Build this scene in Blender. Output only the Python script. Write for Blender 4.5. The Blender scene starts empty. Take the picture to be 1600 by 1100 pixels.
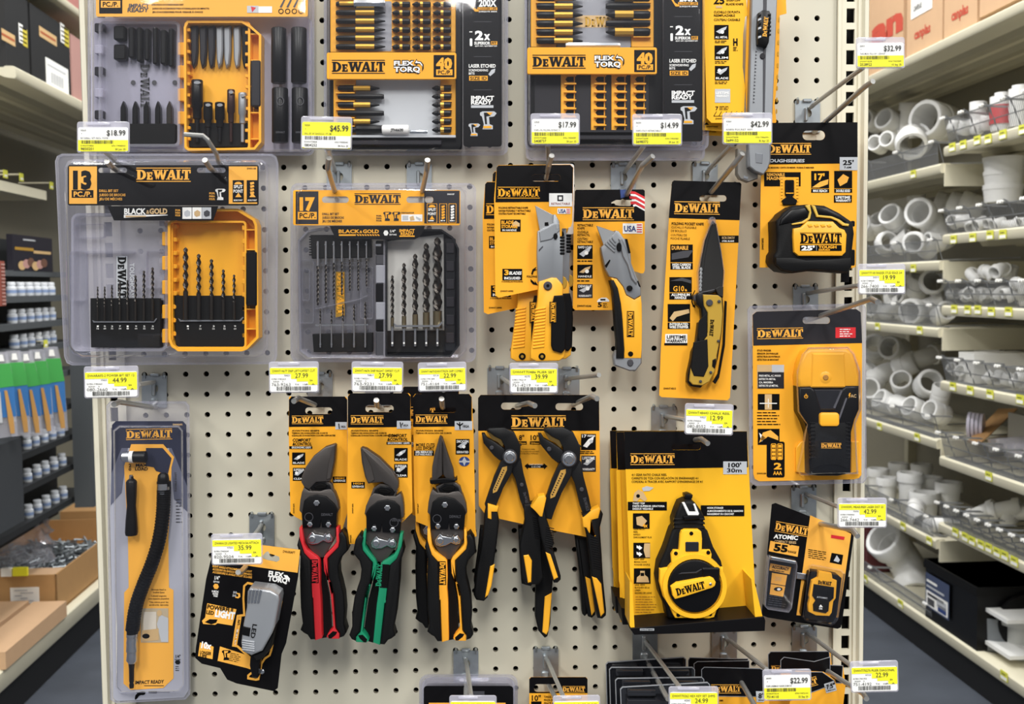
import bpy, bmesh, math, random
from mathutils import Vector, Matrix, Euler
random.seed(7)
S = bpy.context.scene
COL = S.collection
PI = math.pi

# ------------------------------------------------------------------ camera
FPX = 1700.0
CAM = Vector((0.37245433, -1.35754647, 0.10627399))
def _rot(rx, ry, rz):
    return (Matrix.Rotation(rz, 3, 'Z') @ Matrix.Rotation(rx, 3, 'X') @ Matrix.Rotation(ry, 3, 'Y'))
RC = _rot(-0.06134906, 0.010319, -0.02463505)
cd = bpy.data.cameras.new('camera'); cam = bpy.data.objects.new('camera', cd); COL.objects.link(cam)
cd.sensor_width = 36.0; cd.sensor_fit = 'HORIZONTAL'; cd.lens = FPX / 1600 * 36.0
m3 = Matrix((RC.col[0], RC.col[2], -RC.col[1])).transposed()
cam.matrix_world = Matrix.Translation(CAM) @ m3.to_4x4()
cd.clip_start = 0.02; cd.clip_end = 60
cd.dof.use_dof = True; cd.dof.focus_distance = 1.28; cd.dof.aperture_fstop = 11.0
S.camera = cam

# ------------------------------------------------------------------ light
S.view_settings.view_transform = 'Standard'; S.view_settings.look = 'None'
S.view_settings.gamma = 1.0; S.view_settings.use_curve_mapping = False
S.view_settings.exposure = 0.17
wd = bpy.data.worlds.new('store_air'); S.world = wd; wd.use_nodes = True
nt_ = wd.node_tree; bg_ = nt_.nodes['Background']; tc_ = nt_.nodes.new('ShaderNodeTexCoord'); sp_ = nt_.nodes.new('ShaderNodeSeparateXYZ'); mr_ = nt_.nodes.new('ShaderNodeMapRange'); cr_ = nt_.nodes.new('ShaderNodeValToRGB')
nt_.links.new(tc_.outputs['Generated'], sp_.inputs[0]); nt_.links.new(sp_.outputs['Z'], mr_.inputs[0]); mr_.inputs[1].default_value = -1; mr_.inputs[2].default_value = 1; nt_.links.new(mr_.outputs[0], cr_.inputs[0]); nt_.links.new(cr_.outputs[0], bg_.inputs[0])
cr_.color_ramp.elements[0].position = 0.35; cr_.color_ramp.elements[0].color = (0.10, 0.10, 0.11, 1); cr_.color_ramp.elements[1].position = 0.85; cr_.color_ramp.elements[1].color = (0.95, 0.97, 1.0, 1)
e_ = cr_.color_ramp.elements.new(0.5); e_.color = (0.22, 0.22, 0.23, 1)
bg_.inputs[1].default_value = 0.85
def area(name, loc, sx, sy, power, col=(1, 0.985, 0.95), rot=(0, 0, 0)):
    l = bpy.data.lights.new(name, 'AREA'); l.shape = 'RECTANGLE'; l.size = sx; l.size_y = sy; l.energy = power; l.color = col
    o = bpy.data.objects.new(name, l); COL.objects.link(o); o.location = loc; o.rotation_euler = rot
    return o
CEIL = 2.15
for x in (-1.1, 0.35, 1.8):
    area('ceiling_light', (x, -1.55, CEIL), 0.4, 1.6, 17)
for x in (-2.4, 0.4, 3.2):
    area('ceiling_light', (x, -4.4, CEIL + 0.9), 0.6, 2.4, 150)
for x in (-0.45, 1.2):
    area('ceiling_light', (x, 1.7, CEIL + 0.25), 0.35, 3.0, 66)

# ------------------------------------------------------------------ pixel -> place
def ray(px, py):
    return RC @ Vector(((px - 800) / FPX, 1.0, -(py - 550) / FPX))
def W(px, py, d=0.0):                 # point on the plane d metres in front of the peg board
    r = ray(px, py); t = (-d - CAM.y) / r.y
    return CAM + r * t
AD = Vector((-0.03922, 0.99923, 0.0)).normalized(); AN = Vector((AD.y, -AD.x, 0.0))   # aisle direction and normal
def AW(px, py, n):                    # point on the vertical aisle plane with offset n
    r = ray(px, py); t = (n - CAM.dot(AN)) / r.dot(AN)
    return CAM + r * t
def AP(a, n, z):                      # aisle coordinates -> world
    return AD * a + AN * n + Vector((0, 0, z))
FLOOR_Z = -1.2437

# ------------------------------------------------------------------ materials
def lin(h):
    h = h.lstrip('#'); v = [int(h[i:i + 2], 16) / 255 for i in (0, 2, 4)]
    return tuple((c / 12.92 if c <= 0.04045 else ((c + 0.055) / 1.055) ** 2.4) for c in v) + (1,)
MATS = {}
def mat(name, col, rough=0.5, metal=0.0, spec=0.5, noise=0.0, nscale=60.0, bump=0.0, bscale=200.0, coat=0.0, aniso=None):
    if name in MATS: return MATS[name]
    m = bpy.data.materials.new(name); m.use_nodes = True; nt = m.node_tree; b = nt.nodes['Principled BSDF']
    c = lin(col) if isinstance(col, str) else col
    b.inputs['Base Color'].default_value = c; b.inputs['Roughness'].default_value = rough
    b.inputs['Metallic'].default_value = metal; b.inputs['Specular IOR Level'].default_value = spec
    b.inputs['Coat Weight'].default_value = coat
    if noise or bump:
        tc = nt.nodes.new('ShaderNodeTexCoord')
        if noise:
            n = nt.nodes.new('ShaderNodeTexNoise'); n.inputs['Scale'].default_value = nscale; n.inputs['Detail'].default_value = 5
            nt.links.new(tc.outputs['Object'], n.inputs['Vector'])
            mx = nt.nodes.new('ShaderNodeMix'); mx.data_type = 'RGBA'
            mx.inputs[6].default_value = tuple(max(0, k * (1 - noise)) for k in c[:3]) + (1,)
            mx.inputs[7].default_value = tuple(min(1, k * (1 + noise)) for k in c[:3]) + (1,)
            nt.links.new(n.outputs['Fac'], mx.inputs[0]); nt.links.new(mx.outputs[2], b.inputs['Base Color'])
        if bump:
            n2 = nt.nodes.new('ShaderNodeTexNoise'); n2.inputs['Scale'].default_value = bscale
            nt.links.new(tc.outputs['Object'], n2.inputs['Vector'])
            bp = nt.nodes.new('ShaderNodeBump'); bp.inputs['Strength'].default_value = bump; bp.inputs['Distance'].default_value = 0.002
            nt.links.new(n2.outputs['Fac'], bp.inputs['Height']); nt.links.new(bp.outputs['Normal'], b.inputs['Normal'])
    MATS[name] = m; return m
def clear(name, tint=(0.985, 0.985, 0.99), refl=1.0, rough=0.06, milk=0.0, fres=1.45):
    if name in MATS: return MATS[name]
    m = bpy.data.materials.new(name); m.use_nodes = True; nt = m.node_tree; nt.nodes.clear()
    out = nt.nodes.new('ShaderNodeOutputMaterial'); tr = nt.nodes.new('ShaderNodeBsdfTransparent'); gl = nt.nodes.new('ShaderNodeBsdfGlossy')
    fr = nt.nodes.new('ShaderNodeLayerWeight'); fr.inputs['Blend'].default_value = 0.5
    pw = nt.nodes.new('ShaderNodeMath'); pw.operation = 'POWER'; pw.inputs[1].default_value = 3.5
    mu = nt.nodes.new('ShaderNodeMath'); mu.operation = 'MULTIPLY_ADD'; mu.inputs[1].default_value = 0.75; mu.inputs[2].default_value = 0.045 * refl; mu.use_clamp = True
    tr.inputs[0].default_value = tint + (1,); gl.inputs[0].default_value = (0.95, 0.95, 1, 1); gl.inputs['Roughness'].default_value = rough
    tc = nt.nodes.new('ShaderNodeTexCoord'); nz = nt.nodes.new('ShaderNodeTexNoise'); nz.inputs['Scale'].default_value = 25
    bp = nt.nodes.new('ShaderNodeBump'); bp.inputs['Strength'].default_value = 0.10; bp.inputs['Distance'].default_value = 0.003
    nt.links.new(tc.outputs['Object'], nz.inputs['Vector']); nt.links.new(nz.outputs['Fac'], bp.inputs['Height'])
    nt.links.new(bp.outputs['Normal'], gl.inputs['Normal'])
    mx = nt.nodes.new('ShaderNodeMixShader'); nt.links.new(fr.outputs[1], pw.inputs[0]); nt.links.new(pw.outputs[0], mu.inputs[0]); nt.links.new(mu.outputs[0], mx.inputs[0])
    nt.links.new(tr.outputs[0], mx.inputs[1]); nt.links.new(gl.outputs[0], mx.inputs[2]); last = mx
    if milk:
        df = nt.nodes.new('ShaderNodeBsdfDiffuse'); df.inputs[0].default_value = (0.76, 0.75, 0.84, 1)
        m2 = nt.nodes.new('ShaderNodeMixShader'); m2.inputs[0].default_value = milk
        nt.links.new(mx.outputs[0], m2.inputs[1]); nt.links.new(df.outputs[0], m2.inputs[2]); last = m2
    nt.links.new(last.outputs[0], out.inputs[0]); MATS[name] = m; return m

YEL = mat('card_yellow', '#f2aa2e', 0.45, spec=0.2)
CHY = mat('carton_yellow', '#f1b527', 0.42, spec=0.25)
SIL = mat('tray_grey', '#8f9097', 0.5)
YEL2 = mat('plastic_yellow', '#f0ab26', 0.38)
GOLD = mat('bit_gold', '#c79a3c', 0.32, 0.6)
ORG = mat('print_orange', '#f0ae48', 0.45, spec=0.2)
BLK = mat('card_black', '#0b0a0c', 0.45, spec=0.14)
INK = mat('ink_black', '#090808', 0.6, spec=0.1)
WHT = mat('print_white', '#efeeea', 0.5)
GRY = mat('print_grey', '#b9bcc0', 0.5)
DGR = mat('print_dark_grey', '#3a3a3f', 0.5)
RED = mat('print_red', '#d0252c', 0.45)
BLU = mat('print_blue', '#2a3f78', 0.45)
TAN = mat('print_tan', '#c9a877', 0.5)
RUB = mat('black_rubber', '#09090a', 0.55, spec=0.22, bump=0.1, bscale=900)
BPL = mat('black_plastic', '#08080a', 0.34, spec=0.25)
STL = mat('bright_steel', '#c9ccd0', 0.25, 1.0)
ZNC = mat('zinc_plate', '#a9b0b4', 0.38, 0.85, noise=0.12, nscale=90)
WIR = mat('hook_wire', '#b4b3ae', 0.3, 0.6)
DST = mat('dark_blade_steel', '#3f3b37', 0.3, 0.8)
CAST = mat('grey_casting', '#93969a', 0.45, 0.55, noise=0.06)
BLD = mat('knife_blade', '#d8dadb', 0.28, 0.9)
CREAM = mat('cream_enamel', '#dcd6c0', 0.42, noise=0.02, nscale=30)
BEIGE = mat('pegboard_beige', '#c8c3b0', 0.5, noise=0.02, nscale=14)
CLR = clear('clear_blister', refl=1.0)
CLM = clear('clear_case_plastic', tint=(0.95, 0.95, 0.97), refl=1.5, milk=0.16)
CLB = clear('blister_rim_plastic', tint=(0.95, 0.95, 0.975), refl=2.0, milk=0.09)
TAGP = clear('tag_holder_plastic', tint=(0.95, 0.95, 0.96), refl=1.3, milk=0.3)
TYL = mat('tag_yellow', '#f4ee2b', 0.5)
TWH = mat('tag_white', '#f3f2ee', 0.5)
TIK = mat('tag_ink', '#33332e', 0.6)
LAV = mat('lavender_backing', '#a9a6b6', 0.5)
PVC = mat('white_pvc', '#e6e6e4', 0.35)
PVG = mat('grey_plastic', '#6f7376', 0.45)
CARD = mat('cardboard', '#b48a58', 0.75, noise=0.08, nscale=25)
CARD2 = mat('cardboard_pale', '#c6a27e', 0.75, noise=0.05, nscale=25)
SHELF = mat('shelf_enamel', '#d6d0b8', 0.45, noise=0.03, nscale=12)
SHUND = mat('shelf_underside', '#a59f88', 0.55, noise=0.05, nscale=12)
CHAR = mat('charcoal_metal', '#3a3d42', 0.5)
FLR = mat('floor_slate', '#3f444d', 0.7, noise=0.45, nscale=5.0, bump=0.15, bscale=40)

# ------------------------------------------------------------------ 2-D helpers (pixel outlines)
def rrect(x0, y0, x1, y1, r=4, n=4):
    r = min(r, abs(x1 - x0) / 2.01, abs(y1 - y0) / 2.01); P = []
    for cx, cy, a0 in ((x1 - r, y0 + r, -90), (x1 - r, y1 - r, 0), (x0 + r, y1 - r, 90), (x0 + r, y0 + r, 180)):
        for k in range(n + 1):
            a = math.radians(a0 + 90 * k / n); P.append((cx + r * math.cos(a), cy + r * math.sin(a)))
    return P
def ell(cx, cy, rx, ry=None, n=20, a0=0, a1=360):
    ry = ry or rx
    full = abs(a1 - a0) >= 360
    return [(cx + rx * math.cos(math.radians(a0 + (a1 - a0) * k / (n if full else n - 1))), cy + ry * math.sin(math.radians(a0 + (a1 - a0) * k / (n if full else n - 1)))) for k in range(n)]
def rotp(P, cx, cy, ang):
    c, s = math.cos(math.radians(ang)), math.sin(math.radians(ang))
    return [(cx + (x - cx) * c - (y - cy) * s, cy + (x - cx) * s + (y - cy) * c) for x, y in P]
def shift(P, dx, dy): return [(x + dx, y + dy) for x, y in P]
def smooth(P, it=2, closed=True):                                     # Chaikin corner cutting
    for _ in range(it):
        Q = []; n = len(P)
        rng = range(n) if closed else range(n - 1)
        if not closed: Q.append(P[0])
        for i in rng:
            a, b = P[i], P[(i + 1) % n]
            Q.append(tuple(a[k] * .75 + b[k] * .25 for k in range(len(a)))); Q.append(tuple(a[k] * .25 + b[k] * .75 for k in range(len(a))))
        if not closed: Q.append(P[-1])
        P = Q
    return P
def rarea(P): return sum(P[i][0] * P[(i + 1) % len(P)][1] - P[(i + 1) % len(P)][0] * P[i][1] for i in range(len(P))) / 2
def inset(P, d):
    sgn = 1 if rarea(P) > 0 else -1; n = len(P); Q = []
    for i in range(n):
        a, b, c = P[i - 1], P[i], P[(i + 1) % n]
        e1 = (b[0] - a[0], b[1] - a[1]); e2 = (c[0] - b[0], c[1] - b[1])
        l1 = math.hypot(*e1) or 1e-6; l2 = math.hypot(*e2) or 1e-6
        n1 = (-e1[1] / l1 * sgn, e1[0] / l1 * sgn); n2 = (-e2[1] / l2 * sgn, e2[0] / l2 * sgn)
        mx, my = n1[0] + n2[0], n1[1] + n2[1]; k = mx * mx + my * my
        if k < 0.3: k = 0.3
        Q.append((b[0] + 2 * mx / k * d, b[1] + 2 * my / k * d))
    return Q

# ------------------------------------------------------------------ mesh builder (world coordinates, several materials)
_tc = {}
def text_geo(s, bold):
    key = (s, bold)
    if key in _tc: return _tc[key]
    cu = bpy.data.curves.new('t', 'FONT'); cu.body = s; cu.size = 1.0; cu.offset = bold; cu.resolution_u = 2; cu.fill_mode = 'FRONT'
    o = bpy.data.objects.new('t', cu); COL.objects.link(o)
    dg = bpy.context.evaluated_depsgraph_get(); me = o.evaluated_get(dg).to_mesh()
    V = [(v.co.x, v.co.y) for v in me.vertices]; F = [tuple(p.vertices) for p in me.polygons]
    o.evaluated_get(dg).to_mesh_clear(); bpy.data.objects.remove(o); bpy.data.curves.remove(cu)
    _tc[key] = (V, F); return V, F
class MB:
    def __init__(s, name='', parent=None, label=None, kind=None):
        s.bm = bmesh.new(); s.mats = []; s.name = name; s.parent = parent; s.label = label; s.kind = kind
    def mi(s, m):
        if m not in s.mats: s.mats.append(m)
        return s.mats.index(m)
    def face(s, pts, m):
        try:
            f = s.bm.faces.new([s.bm.verts.new(p) for p in pts]); f.material_index = s.mi(m); return f
        except ValueError: return None
    def mesh(s, V, F, m):
        vs = [s.bm.verts.new(v) for v in V]; k = s.mi(m)
        for f in F:
            try: g = s.bm.faces.new([vs[i] for i in f]); g.material_index = k
            except ValueError: pass
    def rings(s, R, m, cap0=True, cap1=True, closed=True, mcap=None):   # loft between rings of world points
        k = s.mi(m); L = [[s.bm.verts.new(p) for p in r] for r in R]; n = len(L[0])
        for a, b in zip(L, L[1:]):
            for i in range(n if closed else n - 1):
                j = (i + 1) % n
                try: s.bm.faces.new((a[i], a[j], b[j], b[i])).material_index = k
                except ValueError: pass
        kc = s.mi(mcap) if mcap else k
        if cap0: s.bm.faces.new(list(reversed(L[0]))).material_index = k
        if cap1: s.bm.faces.new(L[-1]).material_index = kc
    # --- pieces given by pixel outlines on planes parallel to the board
    def flat(s, P, d, m): return s.face([W(x, y, d) for x, y in P], m)
    def flath(s, P, holes, d, m):            # flat piece with holes
        loops = [[Vector((x, y, 0)) for x, y in Q] for Q in [P] + holes]
        from mathutils.geometry import tessellate_polygon
        pts = [q for L in loops for q in L]
        s.mesh([W(q.x, q.y, d) for q in pts], tessellate_polygon(loops), m)
    def sheet(s, P, holes, d, t, m, me=None):     # card of thickness t with punched holes
        s.flath(P, holes, d, m); s.flath(P, holes, d - t, me or m)
        for Q in [P] + holes:
            a = [W(x, y, d) for x, y in Q]; s.rings([a, [p + Vector((0, t, 0)) for p in a]], me or m, False, False)
    def R(s, x0, y0, x1, y1, d, m, r=0): s.flat(rrect(x0, y0, x1, y1, r) if r else [(x0, y0), (x1, y0), (x1, y1), (x0, y1)], d, m)
    def lines(s, x, y, w, n, d, m, pitch=4.0, h=1.5, seed=0, ang=0):     # rows of fine print too small to read
        rn = random.Random(seed + int(x * 7 + y * 13)); c, sn = math.cos(math.radians(ang)), math.sin(math.radians(ang))
        for k in range(n):
            u = 0; e = w * rn.uniform(.72, 1)
            while u < e:
                q = min(rn.uniform(3, 9), e - u); v = k * pitch
                s.flat([(x + a * c - b * sn, y + a * sn + b * c) for a, b in ((u, v), (u + q, v), (u + q, v + h), (u, v + h))], d, m); u += q + 1.2
    def prism(s, P, d0, d1, m, ch=0.0, mf=None, lv=1, dome=0.0):
        """outline P at depth d1 pushed back to d0; ch = rounded edge in pixels, mf = material of the front"""
        if rarea(P) < 0: P = P[::-1]
        F = [W(x, y, d1) for x, y in P]; R = [[p + Vector((0, d1 - d0, 0)) for p in F]]
        if ch:
            h = ch * 0.00075 * (1 if not dome else 1); h = dome or min(h, (d1 - d0) * 0.9)
            R.append([p + Vector((0, h, 0)) for p in F])
            for k in range(1, lv + 1):
                a = PI / 2 * k / lv; Q = inset(P, ch * (1 - math.cos(a)))
                R.append([W(x, y, d1) + Vector((0, h * (1 - math.sin(a)), 0)) for x, y in Q])
        else: R.append(F)
        s.rings(R, m, mcap=mf)
    def ringp(s, P, Q, d0, d1, m):       # frame between outline P and inner outline Q (same vertex count)
        a = [W(x, y, d1) for x, y in P]; b = [W(x, y, d1) for x, y in Q]; o = Vector((0, d1 - d0, 0))
        s.rings([[p + o for p in a], a, b, [p + o for p in b]], m, False, False)
        n = len(a)
    def text(s, t, x, y, w, h, d, m, ang=0, bold=0.03, al='l', slant=0.0):
        """t from pixel (x, y = baseline), fitted to width w (0 = natural) and cap height h"""
        V, F = text_geo(t, bold)
        if not V: return
        x0 = min(v[0] for v in V); x1 = max(v[0] for v in V); y1 = 0.73
        sy = h / y1; sx = (w / (x1 - x0)) if w else sy * 0.92
        wd_ = (x1 - x0) * sx; off = {'l': 0, 'c': -wd_ / 2, 'r': -wd_}[al]
        c, sn = math.cos(math.radians(ang)), math.sin(math.radians(ang)); Q = []
        for vx, vy in V:
            u = (vx - x0) * sx + off + slant * vy * sy; v = vy * sy
            Q.append(W(x + u * c + v * sn, y + u * sn - v * c, d))
        s.mesh(Q, F, m)
    def logo(s, x, y, w, h, d, m, ang=0, bars=True, slant=0):
        """heavy slab-serif word mark with a rule above and below; x, y = lower left, h = overall height"""
        c, sn = math.cos(math.radians(ang)), math.sin(math.radians(ang))
        def put(P):
            s.face([W(x + u * w * c + v * h * sn, y + u * w * sn - v * h * c, d) for u, v in P], m)
        if bars: put([(0, 0), (1, 0), (1, .055), (0, .055)]); put([(0, .945), (1, .945), (1, 1), (0, 1)])
        lo, hi = (.14, .86) if bars else (0, 1)
        for L in LETTERS:
            for P in L: put([(u, lo + v * (hi - lo)) for u, v in P])
    def tube(s, pts, r, m, n=8, cap=True):
        R = []; pts = [Vector(p) for p in pts]
        for i, p in enumerate(pts):
            t = (pts[min(i + 1, len(pts) - 1)] - pts[max(i - 1, 0)]).normalized()
            up = Vector((0, 0, 1)) if abs(t.z) < 0.9 else Vector((1, 0, 0))
            if i == 0: a = t.cross(up).normalized()
            else: a = (a - t * a.dot(t)).normalized()
            b = t.cross(a); rr = r[i] if isinstance(r, (list, tuple)) else r
            R.append([p + (a * math.cos(2 * PI * k / n) + b * math.sin(2 * PI * k / n)) * rr for k in range(n)])
        s.rings(R, m, cap, cap)
    def ptube(s, P, r, m, n=8):          # tube through (px, py, d) points
        s.tube([W(*q) for q in P], r, m, n)
    def box(s, c, sx, sy, sz, m, M=None):
        V = [Vector((x * sx / 2, y * sy / 2, z * sz / 2)) for x in (-1, 1) for y in (-1, 1) for z in (-1, 1)]
        if M: V = [M @ v for v in V]
        V = [v + Vector(c) for v in V]
        s.mesh(V, [(0, 1, 3, 2), (4, 6, 7, 5), (0, 4, 5, 1), (2, 3, 7, 6), (0, 2, 6, 4), (1, 5, 7, 3)], m)
    def abox(s, a0, a1, n0, n1, z0, z1, m):   # box in aisle coordinates
        V = [AP(a, n, z) for a in (a0, a1) for n in (n0, n1) for z in (z0, z1)]
        s.mesh(V, [(0, 1, 3, 2), (4, 6, 7, 5), (0, 4, 5, 1), (2, 3, 7, 6), (0, 2, 6, 4), (1, 5, 7, 3)], m)
    def aq(s, a0, a1, z0, z1, n, m): return s.face([AP(a0, n, z0), AP(a1, n, z0), AP(a1, n, z1), AP(a0, n, z1)], m)
    def atext(s, t, a, z, w, h, n, m, sd=-1, bold=.03):      # writing on an aisle face, sd = reading direction along the aisle
        V, F = text_geo(t, bold); x0 = min(v[0] for v in V); x1 = max(v[0] for v in V); sx = w / (x1 - x0); sy = h / .73
        s.mesh([AP(a + sd * (vx - x0) * sx, n, z + vy * sy) for vx, vy in V], F, m)
    def build(s, origin=Vector((0, 0, 0)), parent=None, sharp=38):
        bm = s.bm
        bmesh.ops.recalc_face_normals(bm, faces=bm.faces[:])
        me = bpy.data.meshes.new(s.name)
        for v in bm.verts: v.co -= origin
        bm.to_mesh(me); bm.free()
        for m in s.mats: me.materials.append(m)
        me.polygons.foreach_set('use_smooth', [True] * len(me.polygons))
        me.set_sharp_from_angle(angle=math.radians(sharp))
        o = bpy.data.objects.new(s.name, me); COL.objects.link(o)
        if parent: o.parent = parent
        if s.label: o['label'] = s.label
        if s.kind: o['kind'] = s.kind
        s.obj = o
        return o
class Thing:
    def __init__(s, name, label, cat, group=None):
        s.name, s.label, s.cat, s.group, s.parts = name, label, cat, group, []
    def part(s, name, parent=None, label=None, kind=None):
        p = MB(name, parent, label, kind); s.parts.append(p); return p
    def done(s):
        V = [v.co for p in s.parts for v in p.bm.verts]
        lo = Vector([min(v[i] for v in V) for i in range(3)]); hi = Vector([max(v[i] for v in V) for i in range(3)])
        org = Vector(((lo.x + hi.x) / 2, (lo.y + hi.y) / 2, lo.z))
        if len(s.parts) == 1 and s.parts[0].name == s.name:
            r = s.parts[0].build(org); r.location = org
        else:
            r = bpy.data.objects.new(s.name, None); COL.objects.link(r); r.location = org; r.empty_display_size = 0.03
            for p in s.parts:
                p.build(org, p.parent.obj if p.parent else r)
        r['label'] = s.label; r['category'] = s.cat
        if s.group: r['group'] = s.group
        s.root = r
        return r
def one(name, label, cat, group=None):
    t = Thing(name, label, cat, group); return t, t.part(name)
def dup(root, loc, label=None, group=None, rot=None, scale=None):
    r = root.copy(); COL.objects.link(r); r.location = loc
    if rot is not None: r.rotation_euler = rot
    if scale is not None: r.scale = scale
    if label: r['label'] = label
    if group: r['group'] = group
    for ch in root.children:
        c = ch.copy(); COL.objects.link(c); c.parent = r
        for g in ch.children:
            q = g.copy(); COL.objects.link(q); q.parent = c
    return r
def struct(mb):
    o = mb.build(); o['kind'] = 'structure'; return o

# word-mark letters as simple polygons in 0..1 x 0..1
def _letters():
    L = []
    def rect(a, b, c, d): return [(a, b), (c, b), (c, d), (a, d)]
    # D 0 .. .185
    D = [rect(0, 0, .075, .10), rect(0, .90, .075, 1), rect(.018, 0, .075, 1)]
    for k in range(10):
        a0, a1 = -PI / 2 + PI * k / 10, -PI / 2 + PI * (k + 1) / 10
        def o(a): return (.075 + .105 * math.cos(a) ** (1 if math.cos(a) > 0 else 1), .5 + .5 * math.sin(a))
        def i(a): return (.075 + .048 * math.cos(a), .5 + .36 * math.sin(a))
        D.append([o(a0), o(a1), i(a1), i(a0)])
    L.append(D)
    # E (smaller) .195 .. .305
    x = .192; h = .76
    L.append([rect(x + .010, 0, x + .055, h), rect(x, 0, x + .108, .13), rect(x, h - .13, x + .104, h), rect(x + .055, h / 2 - .06, x + .090, h / 2 + .06), rect(x + .084, .1, x + .108, .25), rect(x + .082, h - .25, x + .104, h - .1)])
    # W .305 .. .575
    x = .302
    L.append([[(x + .015, 1), (x + .075, 1), (x + .105, 0), (x + .065, 0)], [(x + .065, 0), (x + .105, 0), (x + .155, .92), (x + .125, 1)],
              [(x + .115, 1), (x + .165, 1), (x + .205, 0), (x + .165, 0)], [(x + .165, 0), (x + .205, 0), (x + .262, 1), (x + .222, 1)],
              rect(x, .89, x + .10, 1), rect(x + .105, .89, x + .18, 1), rect(x + .205, .89, x + .285, 1)])
    # A .555 .. .735
    x = .545
    L.append([[(x + .012, 0), (x + .05, 0), (x + .115, .95), (x + .085, 1)], [(x + .085, 1), (x + .13, 1), (x + .185, 0), (x + .125, 0)],
              rect(x + .045, .24, x + .14, .37), rect(x, 0, x + .07, .10), rect(x + .105, 0, x + .195, .10)])
    # L .735 .. .85
    x = .735
    L.append([rect(x + .012, 0, x + .062, 1), rect(x, 0, x + .118, .13), rect(x, .9, x + .08, 1), rect(x + .094, .1, x + .118, .36)])
    # T .85 .. 1
    x = .842
    L.append([rect(x + .052, 0, x + .106, 1), rect(x, .86, x + .158, 1), rect(x + .03, 0, x + .128, .10), rect(x, .64, x + .026, .9), rect(x + .132, .64, x + .158, .9)])
    return L
LETTERS = _letters()
# ------------------------------------------------------------------ the setting
IN = 0.0254
def hole_cells(mb, c0, c1, r0, r1, m, mw):
    """peg board: square cells with a round hole through each"""
    n = 12; rh = 0.0034; t = 0.006
    for c in range(c0, c1 + 1):
        for r in range(r0, r1 + 1):
            x, z = c * IN, -r * IN
            out = []; inn = []; back = []
            for k in range(n):
                a = 2 * PI * k / n + PI / 12; cx, cz = math.cos(a), math.sin(a); q = max(abs(cx), abs(cz))
                out.append(mb.bm.verts.new((x + cx / q * IN / 2, 0, z + cz / q * IN / 2)))
                inn.append(mb.bm.verts.new((x + cx * rh, 0, z + cz * rh))); back.append(mb.bm.verts.new((x + cx * rh, t, z + cz * rh)))
            k0, k1 = mb.mi(m), mb.mi(mw)
            for k in range(n):
                j = (k + 1) % n
                mb.bm.faces.new((out[k], inn[k], inn[j], out[j])).material_index = k0
                mb.bm.faces.new((inn[k], back[k], back[j], inn[j])).material_index = k1
            # corners of the square
            for q in range(4):
                a = PI / 4 + q * PI / 2
                corner = mb.bm.verts.new((x + math.copysign(IN / 2, math.cos(a)), 0, z + math.copysign(IN / 2, math.sin(a))))
                ks = sorted(range(n), key=lambda k: abs(((2 * PI * k / n + PI / 12 - a + PI) % (2 * PI)) - PI))[:2]
                mb.bm.faces.new((out[ks[0]], corner, out[ks[1]])).material_index = k0
pb = MB('wall_pegboard')
R0, R1 = -23, 44
C0, C1 = -2, 31
hole_cells(pb, C0, C1, R0, R1, BEIGE, mat('hole_edge', '#8a8474', 0.7))
zt, zb = (-R0 + .5) * IN, (-R1 - .5) * IN
xl, xr = (C0 - .5) * IN, (C1 + .5) * IN
EL, ER = W(197, 640, 0).x, W(1303, 600, 0).x          # seams of the board sheet
for a, b in ((EL, xl), (xr, ER)):
    pb.face([(a, 0, zb), (b, 0, zb), (b, 0, zt), (a, 0, zt)], BEIGE)
struct(pb)
bk = MB('wall_board_backing'); bk.box(((xl + xr) / 2, 0.03, (zt + zb) / 2), ER - EL + .08, 0.012, zt - zb, mat('board_backing', '#151412', 0.9)); struct(bk)
# slotted upright posts on both sides of the board
def upright(name, x0, x1, sx0, sx1, rim0, rim1):
    u = MB(name); y = -0.004; pit = IN; dk = 0.02
    def q(a, b, z0, z1, yy=y): u.face([(a, yy, z0), (b, yy, z0), (b, yy, z1), (a, yy, z1)], CREAM)
    q(x0, sx0, zb, zt); q(sx1, x1, zb, zt)
    z = zb + .006
    while z < zt - pit:
        q(sx0, sx1, z - .006, z, y); q(sx0, sx1, z + .0175, z + pit - .006, y)
        for a, b, c, d in ((sx0, sx0, z, z + .0175), (sx1, sx1, z, z + .0175)):
            u.face([(a, y, c), (a, y + .004, c), (a, y + .004, d), (a, y, d)], CREAM)
        for zz in (z, z + .0175): u.face([(sx0, y, zz), (sx1, y, zz), (sx1, y + .004, zz), (sx0, y + .004, zz)], CREAM)
        z += pit
    u.box(((sx0 + sx1) / 2, dk, (zt + zb) / 2), sx1 - sx0 + .02, .002, zt - zb, mat('slot_dark', '#0c0b0a', 0.9))
    # seam lips and rounded outer rim
    for a, b in ((x0, x0 + .004), (x1 - .004, x1)):
        u.box(((a + b) / 2, -0.005, (zt + zb) / 2), b - a, .004, zt - zb, CREAM)
    P = [(rim0, .05), (rim0, -.008), (rim0 + (rim1 - rim0) * .25, -.013), (rim0 + (rim1 - rim0) * .75, -.013), (rim1, -.008), (rim1, .05)]
    u.rings([[Vector((a, b, zb)) for a, b in P], [Vector((a, b, zt)) for a, b in P]], CREAM)
    struct(u)
def bx(px, py=600): return W(px, py, 0.004).x
upright('trim_1', bx(1304), bx(1340), bx(1318), bx(1330.5), bx(1340), bx(1351))
upright('trim_2', bx(159), bx(197), bx(171), bx(183), bx(145), bx(159))
body = MB('wall_endcap_body'); body.box((0.372, 0.32, (zt + FLOOR_Z) / 2), 0.93, 0.52, zt - FLOOR_Z, CREAM); struct(body)
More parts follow.
